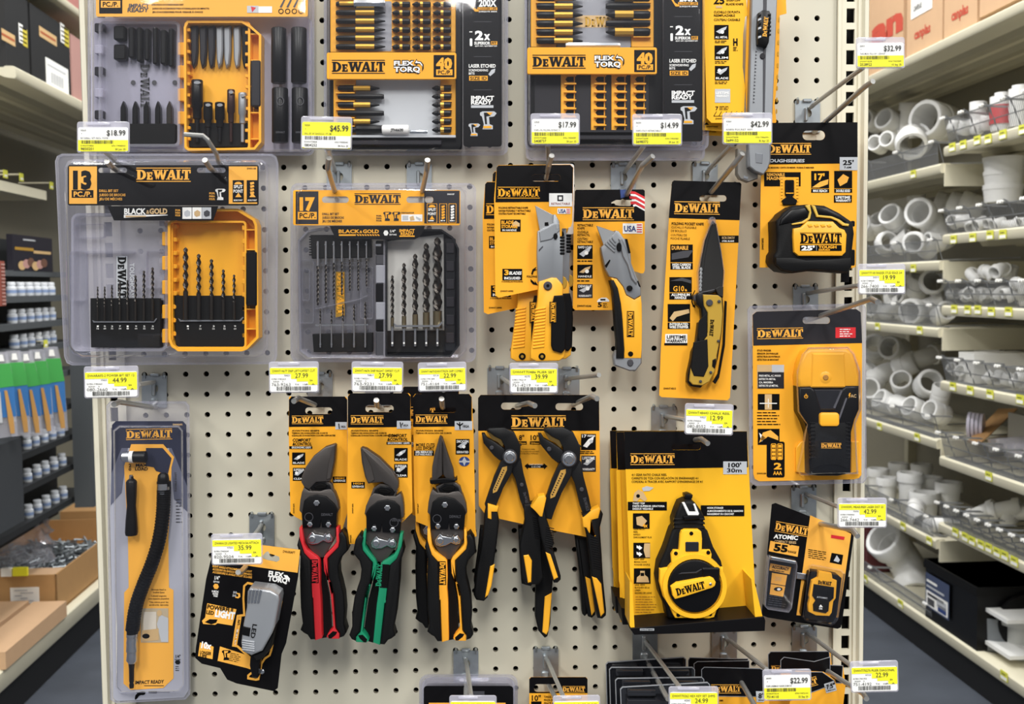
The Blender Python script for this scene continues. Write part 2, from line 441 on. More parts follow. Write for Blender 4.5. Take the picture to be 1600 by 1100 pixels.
fl = MB('floor'); fl.face([(-6, -4, FLOOR_Z), (7, -4, FLOOR_Z), (7, 9, FLOOR_Z), (-6, 9, FLOOR_Z)], FLR); struct(fl)
bw = MB('wall_back'); bw.box((0.5, 8.2, 0.4), 12, .1, 3.3, mat('far_wall', '#8d8a80', 0.8)); struct(bw)
def ob(name, label, cat): return Thing(name, label, cat)

# right gondola : shelves in aisle coordinates (a along the aisle, n across, z up)
NR = 2.034; BAY = 2.275
p = MB('gondola_back_right'); p.abox(.9, 5.2, NR + .46, NR + .5, FLOOR_Z, 1.6, mat('shelf_back_shaded', '#7d7868', 0.6, noise=.05)); struct(p)  # gondola back panel; its beige is darkened in the colour to carry shade
p = MB('gondola_kick_right'); p.abox(.9, 5.2, NR + .02, NR + .06, FLOOR_Z, -1.14, mat('kick_black', '#0d0d0f', 0.6)); struct(p)  # base kick of the right gondola
for k_, a in enumerate((BAY, 3.5)):
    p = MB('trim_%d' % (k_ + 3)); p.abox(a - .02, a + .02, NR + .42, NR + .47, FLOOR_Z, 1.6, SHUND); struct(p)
def shelf(a0, a1, nf, depth, z, label, s=1, lip=.034, bracket=False):
    """shelf board with a rolled price rail; nf = front offset, s = side (+1 runs away to larger n)"""
    t = Thing('metal_shelf', label, 'shelf', 'cream gondola shelves'); m = t.part('shelf_board')
    nb = nf + depth * s
    P = [(nf, z), (nf - .004 * s, z + .006), (nf - .004 * s, z + lip - .006), (nf + .004 * s, z + lip), (nf + .03 * s, z + lip), (nf + .034 * s, z + lip - .004), (nb, z + lip - .004), (nb, z + lip - .024), (nf + .06 * s, z + lip - .024), (nf + .03 * s, z + .004)]
    m.rings([[AP(a0, n, q) for n, q in P], [AP(a1, n, q) for n, q in P]], SHELF)
    for k in range(3):        # stiffening channels under the board
        n0 = nf + (.12 + .12 * k) * s
        Q = [(n0, z + lip - .024), (n0 + .012 * s, z + lip - .042), (n0 + .05 * s, z + lip - .042), (n0 + .062 * s, z + lip - .024)]
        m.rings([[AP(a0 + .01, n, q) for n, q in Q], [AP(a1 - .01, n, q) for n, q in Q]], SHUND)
    if bracket: k = t.part('end_bracket'); k.abox(BAY + .004, BAY + .012, nf + .01, nf + .44, z - .045, z + .03, SHELF)
    t.done()
NEARZ = [.528, .23, -.012, -.271, -.532, -.764]
def zat(px, py): return AW(px, py, NR).z
FARZ = [zat(1471, 270.5), zat(1471, 422.4), zat(1471, 528), zat(1465, 702), zat(1468, 861)]
OR_ = ('top', 'second', 'third', 'fourth', 'fifth', 'sixth')
shelf(.9, 5.0, NR, .455, .893, 'highest cream shelf right of the board, carrying cardboard boxes')
for i, z in enumerate(NEARZ): shelf(1.05, BAY - .012, NR, .415, z, 'near bay shelf right of the board, %s below the boxes' % OR_[i])
for i, z in enumerate(FARZ): shelf(BAY + .012, 3.4, NR, .415, z, 'far bay shelf right of the board, %s below the boxes' % OR_[i], bracket=True)
shelf(.9, 5.0, NR, .455, -1.137, 'lowest cream base shelf right of the board above the black kick', lip=.04)
# left gondola
NL = -1.043
p = MB('gondola_back_left'); p.abox(1.2, 4.6, NL - .62, NL - .58, FLOOR_Z, 1.6, mat('shelf_back_shaded', '#7d7868', 0.6)); struct(p)  # left gondola back panel, same beige with shade mixed into the colour
p = MB('gondola_kick_left'); p.abox(1.2, 4.6, NL - .06, NL - .02, FLOOR_Z, -1.12, mat('kick_black', '#0d0d0f', 0.6)); struct(p)  # base kick of the left gondola
ZL = AW(125, 172, NL).z; ZU = AW(118, 22, NL).z
shelf(2.275, 4.4, NL, .53, ZL, 'upper left cream shelf carrying the black cartons', -1, .04)
shelf(2.275, 4.4, NL, .53, ZU, 'topmost left cream shelf above the black cartons', -1, .03)
shelf(1.2, 4.4, NL, .53, -1.12, 'left base shelf with the cardboard cartons on it', -1, .066)
# ------------------------------------------------------------------ peg hooks and price tags
def Z(ox, oy, P, k=4.0): return [(ox + a / k, oy + b / k) for a, b in P]
def slot(cx, cy, w=38, h=10, bump=True):
    P = rrect(cx - w / 2, cy - h / 2, cx + w / 2, cy + h / 2, h / 2, 5)
    return P
def hook(px, py, tip, elbow, arm, label, root=None, aroot=None, plate=True, dt=.19, da=.195, h=50):
    """px, py = top centre of the zinc plate, tip/elbow = end of the product wire, arm = end of the label arm"""
    t = Thing('peg_hook', label, 'hook', None)
    p = t.part('back_plate'); s = 19.5
    p.sheet(rrect(px - s, py, px + s, py + h, 1.5), [ell(px + 2, py + 20, 4.5, 6, 10)], .0035, .002, ZNC)
    for k in (-1, 1):                      # prongs into the board
        p.ptube([(px + k * 15.5, py + 4, .004), (px + k * 15.5, py - 1, .006), (px + k * 15.5, py - 3, .002), (px + k * 15.5, py - 3, -.012)], .0017, ZNC, 6)
    p.prism(rrect(px - 7, py - 3, px + 7, py + 2, 1.5), .003, .007, ZNC, 1)
    p.prism(rrect(px - 4.5, py + 10, px + 1, py + 32, 2), .0034, .008, ZNC, 1.5)
    p.prism(rrect(px - 7, py + h - 14, px + 5, py + h - 4, 3), .0034, .006, ZNC, 1.5)
    r = root or (px, py + 30); a = aroot or (px, py + 12)
    if tip:
        w = t.part('product_wire'); E3 = W(elbow[0], elbow[1], dt - .014); T3 = W(tip[0], tip[1], dt)
        R3 = W(r[0], r[1], .004); m1 = R3.lerp(E3, .97); m2 = E3.lerp(T3, .14)
        w.tube([R3, R3.lerp(E3, .5), m1, E3, m2, T3], .0030, WIR, 10)
    if arm:
        w = t.part('label_arm'); A3 = W(a[0], a[1], .004); B3 = W(arm[0], arm[1], da)
        w.tube([A3, A3 + Vector((0, -.012, 0)), A3.lerp(B3, .12), A3.lerp(B3, .5), B3], .0026, WIR, 8)
    return t.done()
def bars(p, x0, y0, x1, y1, d, m, seed=0, mp=None):
    rn = random.Random(seed + int(x0)); x = x0
    while x < x1 - .5:
        w = rn.choice((.55, .55, .9, 1.3)); p.flat([mp(a, b) for a, b in ((x, y0), (x + w, y0), (x + w, y1), (x, y1))] if mp else [(x, y0), (x + w, y0), (x + w, y1), (x, y1)], d, m); x += w + rn.choice((.5, .6, .9, 1.2))
def tag(x0, y0, x1, y1, style, price, line, sku, extra, label, ang=0, d=.2, clip=True, num='55555'):
    t = Thing('price_tag', label, 'price tag', 'price tags on the peg hooks')
    cx, cy = (x0 + x1) / 2, (y0 + y1) / 2; c, sn = math.cos(math.radians(ang)), math.sin(math.radians(ang))
    def mp(x, y): return (cx + (x - cx) * c - (y - cy) * sn, cy + (x - cx) * sn + (y - cy) * c)
    hd = t.part('holder')
    hd.prism([mp(*q) for q in rrect(x0, y0, x1, y1, 4)], d - .0026, d - .0008, TAGP, .6)
    hd.prism([mp(*q) for q in rrect(x0 + 14, y0 + 2, x1 - 30, y0 + 5.5, 1)], d - .0012, d + .0004, TAGP, .5)
    hd.ptube([mp(cx - 8, y0 + 3) + (d - .004,), mp(cx, y0 + 2) + (d - .006,), mp(cx + 8, y0 + 3) + (d - .004,)], .0016, WIR, 6)
    p = t.part('paper_label'); a0, b0, a1, b1 = x0 + 2, y0 + (9 if style != 'A' or clip else 2), x1 - 2, y1 - 2
    w, h = a1 - a0, b1 - b0; X = lambda f: a0 + f * w; Y = lambda f: b0 + f * h
    def q(u0, v0, u1, v1, m, e=.0004): p.flat([mp(X(u0), Y(v0)), mp(X(u1), Y(v0)), mp(X(u1), Y(v1)), mp(X(u0), Y(v1))], d + e, m)
    def T(s_, u, v, uw, vh, al='l', b=.01, m=TIK):
        x, y = mp(X(u), Y(v)); p.text(s_, x, y, uw * w, vh * h, d + .0009, m, ang, b, al)
    base, alt = (TYL, TWH) if style == 'C' else (TWH, TYL)
    p.prism([mp(*q_) for q_ in rrect(a0, b0, a1, b1, 3)], d - .0008, d, base)
    if style == 'A' or style == 'C':
        q(0, .52, 1, .96, alt); q(.05, .96, .95, .985, alt)
        T(num, .05, .14, .11, .05, b=.03); T('4' if style == 'A' else '6', .06, .28, .02, .05)
        T(price, .95, .33, .38, .23, 'r', .015)
        T(line, .05, .47, .55, .07)
        bars(p, X(.06), Y(.53), X(.70), Y(.67), d + .0008, TIK, int(cx), mp)
        T('DWHT' + sku[:4], .05, .78, .26, .06); T('076174' + sku[:5], .95, .78, .28, .06, 'r')
        T(sku, .05, .93, .26, .11); T(extra, .95, .93, .21, .08, 'r')
    else:
        q(.0, .02, 1, .27, alt); q(.44, .27, 1, .47, alt); q(.56, .47, 1, .58, alt); q(.80, .58, 1, .72, alt)
        T(line, .05, .19, .90, .10, b=.0)
        T(extra, .30, .36, .12, .06); T('078174' + sku[-3:], .03, .50, .30, .06); T('3000   2', .06, .60, .22, .05)
        T(price, .53, .43, .27, .20, b=.0); T('EA', .84, .57, .06, .07)
        T(sku, .03, .76, .40, .13, b=-.005); T('TX   101', .52, .73, .25, .06); T('A   A', .74, .72, .2, .06)
        bars(p, X(.14), Y(.78), X(.86), Y(.95), d + .0008, TIK, int(cx), mp)
    return t.done()
TAGS = [
 (120, 190, 202, 239, 'A', '$18.99', 'BIT/DRILL SET RECL TOTE', '9850201', '30 Jun 25', 'price tag reading $18.99 over the socket and bit set', 0),
 (470, 182, 550, 234, 'C', '$45.99', 'DRILL BIT SET BLACK/GLD 17PC 8M', '0804252', '04 Nov 25', 'price tag reading $45.99 above the 17 piece drill set', 1),
 (829, 177, 906, 227, 'A', '$17.99', 'KNIFE UTIL FOLDING RETRACT 6', '5408737', '20 Jun 25', 'price tag reading $17.99 above the folding utility knives', 0),
 (988, 178, 1066, 228, 'A', '$14.99', 'KNIFE UTILITY RETRACTABLE 6"', '5698372', '20 Jun 25', 'price tag reading $14.99 above the single retractable utility knife', 0),
 (1129, 176, 1207, 226, 'A', '$42.99', 'KNIFE POCKET WH', '5699152', '30 Apr 25', 'price tag reading $42.99 beside the snap-off knife', 0),
 (1338, 58, 1414, 107, 'A', '$32.99', 'TAPE MEAS YELLOW 1.25INX25', '2528922', '15 Sep 25', 'price tag reading $32.99 at the upper right beyond the board edge', -.5),
 (1341, 412, 1415, 460, 'D', '19.99', 'DWHT77100 FINDER STUD EDGE 3/4', '266-7400', 'S01', 'price tag reading 19.99 above the stud finder', -.5),
 (131, 572, 216, 622, 'D', '44.99', 'DWARAFS-2 POWER BIT SET 12', '080-2660', '7901', 'price tag reading 44.99 above the flexible shaft', -1),
 (420, 565, 498, 614, 'D', '27.99', 'DWHT14677 SNIP LEFT/OFFSET CUT', '763-9263', '9401', 'price tag reading 27.99 above the red handled snips', -.5),
 (549, 565, 630, 613, 'D', '27.99', 'DWHT14676 SNIP RIGHT OFFSET CUT', '763-9231', '9401', 'price tag reading 27.99 above the green handled snips', .5),
 (653, 566, 729, 612, 'D', '22.99', 'DWHT14675/DWHT70276 SNIP COMBO', '751-4144', '4714', 'price tag reading 22.99 above the yellow handled snips', -1),
 (796, 567, 872, 615, 'D', '39.99', 'DWHT70486 PLIER SET', '751-4219', '4270', 'price tag reading 39.99 above the two pairs of pliers', 0),
 (1070, 631, 1146, 680, 'D', '12.99', 'DWHT48443 CHALK REEL', '080-8552', '9703', 'price tag reading 12.99 above the chalk reel box', 1.5),
 (1309, 778, 1386, 825, 'D', '42.99', 'DW055PL MEASURER LASER DIST 55', '266-7442', '7592', 'price tag reading 42.99 beside the laser distance measurer', 0),
 (330, 834, 410, 883, 'D', '35.99', 'DWARA120 LIGHTED MECH RA ATTACH', '820-9504', '9703', 'price tag reading 35.99 over the right angle light attachment', -1),
 (1045, 1073, 1123, 1122, 'D', '24.99', 'DWHT70262 HEX KEY SET 2HMS', '751-4197', '4290', 'price tag reading 24.99 at the bottom edge among the black clamshell packs', 0),
 (1192, 1046, 1268, 1095, 'A', '$22.99', 'PLIER LINEMAN 9.5HDR DOM OC', '7514110', '22 Sep 25', 'price tag reading $22.99 at the bottom in front of the pliers cards', -1),
 (1329, 1033, 1404, 1082, 'D', '22.99', 'DWHT70275 PLIER DIAGONAL', '751-4192', '9715', 'price tag reading 22.99 at the lower right over the dark floor', -1.5),
 (702, 1087, 776, 1136, 'D', '29.99', 'DWHT70801 CENTER PULLER', '751-4170', '9715', 'price tag cut by the bottom frame edge in front of the black clamshell', 0),
 (864, 1087, 938, 1136, 'D', '26.99', 'DWHT70276 PLIER PUMP', '751-4171', '9715', 'price tag cut by the bottom frame edge in front of the 10 inch card', -1),
]
for (x0, y0, x1, y1, st, pr, ln, sk, ex, lb, an) in TAGS: tag(x0, y0, x1, y1, st, pr, ln, sk, ex, lb, an)
HK = [
 # plate top centre, tip, elbow, arm end, label
 ((530, 256), (514, 247), (512, 262), (512, 232), 'left peg hook of the two above the 17 piece drill set', (527, 312), (524, 268)),
 ((655, 256), (668, 250), (667, 264), None, 'right peg hook of the two above the 17 piece drill set', (657, 312), (655, 268)),
 ((192, 248), (167, 252), (174, 260), (163, 236), 'left peg hook of the two carrying the 13 piece drill set', (189, 271), (188, 258)),
 ((340, 248), (320, 250), (327, 261), None, 'right peg hook of the two carrying the 13 piece drill set', (338, 271), (340, 258)),
 ((974, 257), (1020, 244), (1004, 258), (1006, 228), 'peg hook carrying the single retractable utility knife', (974, 313), (975, 270)),
 ((1102, 255), (1160, 240), (1146, 258), (1144, 226), 'peg hook carrying the folding pocket knife', (1103, 310), (1103, 270)),
 ((1262, 157), (1364, 127), (1352, 135), (1348, 106), 'peg hook carrying the tape measure', (1272, 206), (1264, 169)),
 ((1259, 448), (1371, 472), (1362, 467), (1342, 446), 'peg hook carrying the stud finder', (1262, 500), (1262, 458)),
 ((241, 587), (178, 632), (186, 628), (216, 601), 'peg hook carrying the flexible shaft pack', (244, 637), (241, 597)),
 ((500, 584), (459, 627), (466, 622), (470, 610), 'peg hook carrying the red handled snips', (503, 637), (500, 596)),
 ((590, 584), (588, 625), (589, 633), (592, 610), 'peg hook carrying the green handled snips', (597, 638), (590, 598)),
 ((692, 584), (690, 623), (691, 632), (693, 610), 'peg hook carrying the yellow handled snips', (692, 638), (692, 598)),
 ((781, 575), (836, 634), (826, 630), (800, 602), 'left peg hook of the two carrying the pliers card', (808, 634), (784, 590)),
 ((886, 576), (933, 623), (925, 619), (936, 586), 'right peg hook of the two carrying the pliers card', (896, 632), (884, 592)),
 ((1037, 636), (1106, 693), (1096, 686), (1070, 656), 'peg hook carrying the chalk reel boxes', (1070, 690), (1040, 650)),
 ((1256, 762), (1340, 838), (1332, 828), (1310, 792), 'peg hook carrying the laser distance measurer', (1266, 815), (1260, 772)),
 ((409, 804), (372, 894), (376, 894), (372, 872), 'peg hook carrying the right angle light attachment', (398, 870), (409, 820)),
 ((728, 1017), (725, 1128), (728, 1122), (736, 1087), 'peg hook above the black clamshell at the bottom edge', (728, 1062), (728, 1030)),
 ((853, 1014), (884, 1122), (882, 1118), (880, 1088), 'peg hook above the 10 inch pliers card at the bottom edge', (853, 1062), (853, 1026)),
 ((1008, 985), (1044, 1092), (1040, 1086), (1062, 1074), 'peg hook carrying the row of black clamshell packs', (1010, 1032), (1008, 1002)),
 ((1132, 985), (1186, 1110), (1180, 1104), (1198, 1046), 'peg hook carrying the black cards behind the $22.99 tag', (1140, 1034), (1134, 996)),
 ((1257, 980), (1354, 1092), (1349, 1084), (1330, 1040), 'peg hook reaching out to the lower right 22.99 tag', (1270, 1034), (1262, 990)),
 ((860, 262), (862, 243), (858, 256), (856, 226), 'peg hook carrying the folding utility knives', (852, 285), (858, 266)),
]
def lone_arm():
    t, w = one('bent_wire', 'bent wire label arm without a tag over the yellow bit case at upper left', 'wire arm')
    w.tube([W(345, 258, .004), W(341, 252, .10), W(338, 240, .17), W(324, 218, .19), W(317, 212, .192), W(288, 210, .192)], .0026, WIR, 8); t.done()
lone_arm()
for (pc, tip, elb, arm, lb, rt, ar) in HK: hook(pc[0], pc[1], tip, elb, arm, lb, rt, ar)

# ------------------------------------------------------------------ drill and bit sets in blisters
def twist(p, x, ytip, yend, r, d, m=DST, m2=None, flute=.6, ang=0, cut=0):
    """twist drill along the picture's vertical, tip at ytip, plain shank end at yend"""
    n = 10; L = abs(yend - ytip); sg = 1 if yend > ytip else -1; R = []; pitch = max(12, r * 6.5); st = max(1.2, pitch / 14)
    yf = L * flute; k = 0; us = [0.0]
    while us[-1] < yf: us.append(us[-1] + st)
    def ring(u, rr, a, lobe):
        c = W(x, ytip + sg * u, d); s = (CAM.y * -1 - d) / FPX
        out = []
        for q in range(n):
            b = 2 * PI * q / n; e = rr * (1 - lobe * (abs(math.sin(b)) ** 1.5)); t = b + a
            out.append(c + Vector((math.cos(t) * e * s, math.sin(t) * e * s, 0)))
        return out
    R.append(ring(0, r * .12, 0, 0))
    for u in us[1:]: R.append(ring(u, min(r, r * .2 + u * .9), 2 * PI * u / pitch, .52))
    p.rings(R, m)
    p.rings([ring(us[-1] - .5, r * .9, 0, 0), ring(L, r * .9, 0, 0)], m2 or m)
def hbit(p, x0, x1, y, r, d, m=BPL, gold=None, tip=True, hexr=1.0):
    """hexagonal driver bit lying along the picture's horizontal, tip at x1"""
    s = (-CAM.y - d) / FPX; L = x1 - x0
    def ring(x, rr): 
        c = W(x, y, d); return [c + Vector((0, math.sin(2 * PI * k / 8) * rr * s, math.cos(2 * PI * k / 8) * rr * s)) for k in range(8)]
    prof = [(0, .7), (.04, 1), (.55, 1), (.58, .72), (.66, .72), (.7, 1), (.8, .95), (.93, .5), (1, .22)] if tip else [(0, .8), (.05, 1), (.95, 1), (1, .8)]
    p.rings([ring(x0 + L * u, r * v) for u, v in prof], m)
    if gold: p.rings([ring(x0 + L * u, r * 1.04 * v) for u, v in ((gold[0], 1), (gold[1], 1))], GOLD, False, False)
def vtube(p, x, y0, y1, prof, d, m, n=12):
    """round body along the vertical, prof = [(fraction, radius px)]"""
    s = (-CAM.y - d) / FPX
    R = []
    for u, r in prof:
        c = W(x, y0 + (y1 - y0) * u, d); R.append([c + Vector((math.cos(2 * PI * k / n) * r * s, math.sin(2 * PI * k / n) * r * s, 0)) for k in range(n)])
    p.rings(R, m)
def shell(t, outer, inner, d0, d1, ch=6, rim=True, name='blister', cm=None):
    """clear blister: a rim sheet and a raised dome open at the back"""
    b = t.part(name, None, 'clear plastic blister')
    if rim:
        b.sheet(outer, [], d0 + .001, .0008, CLB)
        b.ringp(outer, inset(outer, 3.5), d0, d0 + .003, CLB)
    F0 = [W(x, y, d0 + .001) for x, y in inner]; q = inset(inner, 2); q2 = inset(inner, 2 + ch * .4); q3 = inset(inner, 2 + ch)
    b.rings([F0, [W(x, y, d0 + .001 + (d1 - d0) * .8) for x, y in q], [W(x, y, d1 - .0008) for x, y in q2]], CLB, False, False)
    b.rings([[W(x, y, d1 - .0008) for x, y in q2], [W(x, y, d1) for x, y in q3]], CLR, False, True)
    return b
def drillpic(p, x, y, s, d, m, m2):      # small printed picture of a cordless drill
    p.flat([(x, y), (x + 9 * s, y), (x + 11 * s, y + 1.5 * s), (x + 9 * s, y + 4 * s), (x + 5 * s, y + 4.5 * s), (x + 5.5 * s, y + 10 * s), (x + 8 * s, y + 11 * s), (x + 8 * s, y + 14 * s), (x, y + 14 * s), (x + 1 * s, y + 10 * s), (x - .5 * s, y + 4 * s), (x - 2 * s, y + 3 * s), (x - 2 * s, y + 1 * s)], d, m)
    p.flat([(x + 1 * s, y + 1 * s), (x + 7 * s, y + 1 * s), (x + 6 * s, y + 3.4 * s), (x + 3 * s, y + 4 * s), (x + 3.5 * s, y + 10 * s), (x + 2 * s, y + 10 * s)], d + .0002, m2)

def icon(p, x0, y0, x1, y1, d, bg=BLK, fg=YEL, cap=None, capc=None, seed=1, top=None):
    """small printed square with a simple picture and a caption bar"""
    p.R(x0, y0, x1, y1, d, bg); w, h = x1 - x0, y1 - y0; rn = random.Random(seed)
    hh = h * (.68 if cap else .95); a = rn.uniform(.1, .3)
    p.flat([(x0 + w * .12, y0 + hh * (.95 - a)), (x0 + w * .5, y0 + hh * (.35)), (x0 + w * .88, y0 + hh * .15), (x0 + w * .8, y0 + hh * .45), (x0 + w * .4, y0 + hh * .9)], d + .0002, fg)
    p.flat(ell(x0 + w * rn.uniform(.25, .7), y0 + hh * rn.uniform(.45, .8), w * .13, n=8), d + .0003, WHT if fg is not WHT else GRY)
    if cap:
        p.text(cap, x0 + w * .5, y1 - h * .08, w * .86, h * .15, d + .0004, capc or WHT, 0, .02, 'c')
    if top: p.text(top, x0 + w * .5, y0 + h * .24, w * .86, h * .18, d + .0004, capc or WHT, 0, .02, 'c')

# --- 13 piece drill set
t = Thing('drill_bit_set', '13 piece drill set in a deep clear blister with open yellow case', 'drill bit set')
D0 = .06
c = t.part('card'); d = D0 + .034
outer = smooth([(86, 240), (434, 240), (432, 568), (101, 571)], 0); outer = [(86, 252), (89, 244), (97, 240), (424, 240), (432, 245), (435, 256), (433, 558), (429, 566), (420, 569), (113, 571), (104, 567), (100, 557)]
bandh = [slot(176, 266, 45, 8), slot(330, 266, 45, 8)]
c.sheet(rrect(106, 258, 404, 321, 3), bandh, d, .0006, BLK)
c.R(108, 260, 151.5, 318.5, d + .0003, ORG); c.R(357.5, 260, 402, 318.5, d + .0003, ORG)
c.text('13', 114, 294, 29, 27, d + .0006, INK, 0, .06); c.R(112, 297, 146, 309, d + .0005, INK); c.text('PC./P.', 115, 307, 28, 8, d + .0008, ORG, 0, .03)
c.logo(213, 284, 85, 22, d + .0004, ORG)
for k, s_ in enumerate(('DRILL BIT SET', 'JUEGO DE BROCAS', 'JEU DE MÈCHES')): c.text(s_, 155, 300 + k * 6.4, (30, 41, 36)[k], 4, d + .0004, ORG, 0, .02)
for k, s_ in enumerate(('FOR:', 'PARA:', 'POUR:')): c.text(s_, 327, 303.5 + k * 4.5, 9, 3, d + .0004, ORG)
drillpic(c, 339, 295, 1.25, d + .0004, WHT, BLK)
for x0, nm in ((363.5, 'SPLIT'), (385.5, '')):
    c.R(x0, 281.5, x0 + 17.5, 316, d + .0005, BLK)
    if nm: c.text('SPLIT', x0 + 8.7, 294, 14, 5, d + .0007, WHT, 0, .03, 'c'); c.text('POINT', x0 + 8.7, 301, 15, 5, d + .0007, WHT, 0, .03, 'c'); c.flat(ell(x0 + 8.7, 288, 6, 4, 10, 180, 360), d + .0006, ORG)
    else:
        for q in range(4): c.flat([(x0 + 5, 285 + q * 5), (x0 + 11, 284 + q * 5), (x0 + 12, 287 + q * 5), (x0 + 6, 289 + q * 5)], d + .0007, ORG)
    c.flat([(x0 + 4, 308), (x0 + 9, 301), (x0 + 14, 308)], d + .0006, ORG); c.text('MORE POINT', x0 + 8.7, 314, 14, 2.4, d + .0007, WHT, 0, .02, 'c')
c.text('DWA1183', 386, 264.5, 14, 2.5, d + .0005, INK)
b2 = t.part('banner', None, 'black slanted strip'); d = D0 + .0345
b2.prism([(168, 322), (341, 322), (333, 344.5), (178, 344.5)], d - .0006, d, BLK)
b2.text('BLACK', 194, 334.5, 34, 9, d + .0004, WHT, 0, .04); b2.text('&', 228.5, 334, 5, 6, d + .0004, TAN); b2.text('GOLD', 233.5, 334, 28, 8.5, d + .0004, TAN, 0, .045)
b2.flat([(193.5, 335.6), (262, 335.6), (262, 336.4), (193.5, 340.5)], d + .0004, WHT); b2.flat([(196, 337), (228, 337), (228, 339), (196, 339.5)], d + .0006, TAN)
for k, s_ in enumerate(('FOR', 'PARA', 'POUR')): b2.text(s_, 274, 330 + k * 4, 8, 3, d + .0004, ORG)
for x0, m_ in ((285, GRY), (300.5, TAN), (315.5, WHT)): b2.R(x0, 324, x0 + 14.5, 342, d + .0004, WHT if m_ is not WHT else GRY); b2.flat([(x0 + 3, 331), (x0 + 8, 328), (x0 + 12.5, 331), (x0 + 12, 337), (x0 + 6, 339), (x0 + 3, 336)], d + .0006, m_ if m_ is not WHT else DGR)
# left clear half
k = t.part('case_lid', None, 'clear case half'); dl = D0 + .004
k.prism(rrect(111, 333, 262, 549, 12), D0 + .002, dl, CLM)
k.ringp(rrect(111, 333, 262, 549, 12), rrect(115, 337, 258, 545, 9), D0, D0 + .022, CLM)
for y0, y1, x0, x1 in ((392, 470, 109, 135), (392, 396, 135, 210), (392, 450, 228, 258), (350, 372, 118, 163)):
    k.ringp(rrect(x0, y0, x1, y1, 4), rrect(x0 + 1.2, y0 + 1.2, x1 - 1.2, y1 - 1.2, 3), dl, dl + .008, CLB)
for q in range(7): k.prism([(249, 345 + q * 29), (257, 345 + q * 29), (257, 353 + q * 29), (249, 353 + q * 29)], dl, dl + .010, CLM)
k.R(182, 400, 199, 466, dl + .0006, GRY); k.logo(184, 401, 64, 13, dl + .0010, INK, 90, False)
k.text('TOUGHCASE', 203, 411, 56, 7, dl + .0006, GRY, 90)
f = t.part('foam_block'); f.prism([(141, 466), (250, 466), (251, 500), (250, 543), (142, 543), (141, 500)], D0 + .006, D0 + .018, mat('foam_black', '#111111', .75, spec=.2), 1)
f.prism([(144, 500), (148, 502), (240, 502), (244, 497), (245.5, 498), (241, 504), (146, 504)], D0 + .018, D0 + .020, STL)
for q, x in enumerate((611, 655, 700, 750, 798, 850, 902, 954)): f.text(('1', '5', '3', '7', '1', '9', '5', '3')[q], x / 4, 511, 3, 2.6, D0 + .0185, WHT, 0, 0, 'c'); f.text(('16', '64', '32', '64', '8', '64', '32', '16')[q], x / 4, 514.6, 3.6, 2.6, D0 + .0185, WHT, 0, 0, 'c')
for q, (x, y) in enumerate(((611, 690), (655, 690), (700, 680), (750, 660), (798, 650), (848, 620), (900, 590), (954, 570))):
    b_ = t.part('drill_bit'); twist(b_, x / 4 - .2, 275 + y / 4, 501, 1.5 + q * .16, D0 + .021, DST)
# right yellow half
y_ = t.part('case_tray', None, 'yellow case half'); oy = [(262, 349), (268, 343), (300, 330), (342, 326), (372, 326), (398, 342), (402, 352), (404, 528), (386, 546), (378, 549), (278, 549), (267, 541), (263, 530)]
y_.prism(oy, D0 + .002, D0 + .006, YEL2)
y_.ringp(oy, inset(oy, 4), D0 + .004, D0 + .026, YEL2)
y_.ringp(rrect(267, 345, 385, 545, 6), rrect(270, 348, 382, 542, 4), D0 + .005, D0 + .021, YEL2)
for q in range(9): y_.prism(rrect(267, 350 + q * 21, 276, 357 + q * 21, 2), D0 + .006, D0 + .018, YEL2, .8)
for q in range(9): y_.prism(rrect(378, 352 + q * 21, 386, 360 + q * 21, 2), D0 + .006, D0 + .018, YEL2, .8); 
for q in range(6): y_.prism(rrect(385, 358 + q * 31, 401, 360 + q * 31, .5), D0 + .006, D0 + .020, YEL2)
for q in range(5): y_.prism(rrect(253, 362 + q * 38, 267, 384 + q * 38, 2), D0 + .006, D0 + .015, YEL2, 1)
k = t.part('latch', y_, 'black latch'); k.prism(rrect(384, 393, 401, 478, 3), D0 + .006, D0 + .028, BPL, 2)
f = t.part('foam_block'); f.prism([(273, 462), (382, 462), (385, 500), (385, 543), (275, 543), (273, 500)], D0 + .006, D0 + .018, MATS['foam_black'], 1)
f.prism([(278, 497), (283, 500), (374, 500), (379, 495), (381, 496), (376, 502), (281, 502.5)], D0 + .018, D0 + .020, STL)
for q, x in enumerate((1174, 1252, 1335, 1403, 1469)): f.text(('1', '7', '3', '5', '9')[q], x / 4, 511, 3, 2.8, D0 + .0185, WHT, 0, 0, 'c'); f.text(('4', '32', '16', '32', '64')[q], x / 4, 515, 3.6, 2.8, D0 + .0185, WHT, 0, 0, 'c')
for q, (x, y, r) in enumerate(((1160, 446, 4.4), (1242, 486, 3.9), (1322, 518, 3.5), (1396, 583, 3), (1463, 615, 2.6))):
    b_ = t.part('drill_bit'); twist(b_, x / 4, 275 + y / 4, 500, r, D0 + .022, DST)
shell(t, outer, [(100, 262), (106, 252), (116, 249), (408, 249), (417, 255), (419, 266), (419, 540), (412, 554), (400, 559), (128, 559), (114, 553), (106, 540)], D0, D0 + .042)
t.done()

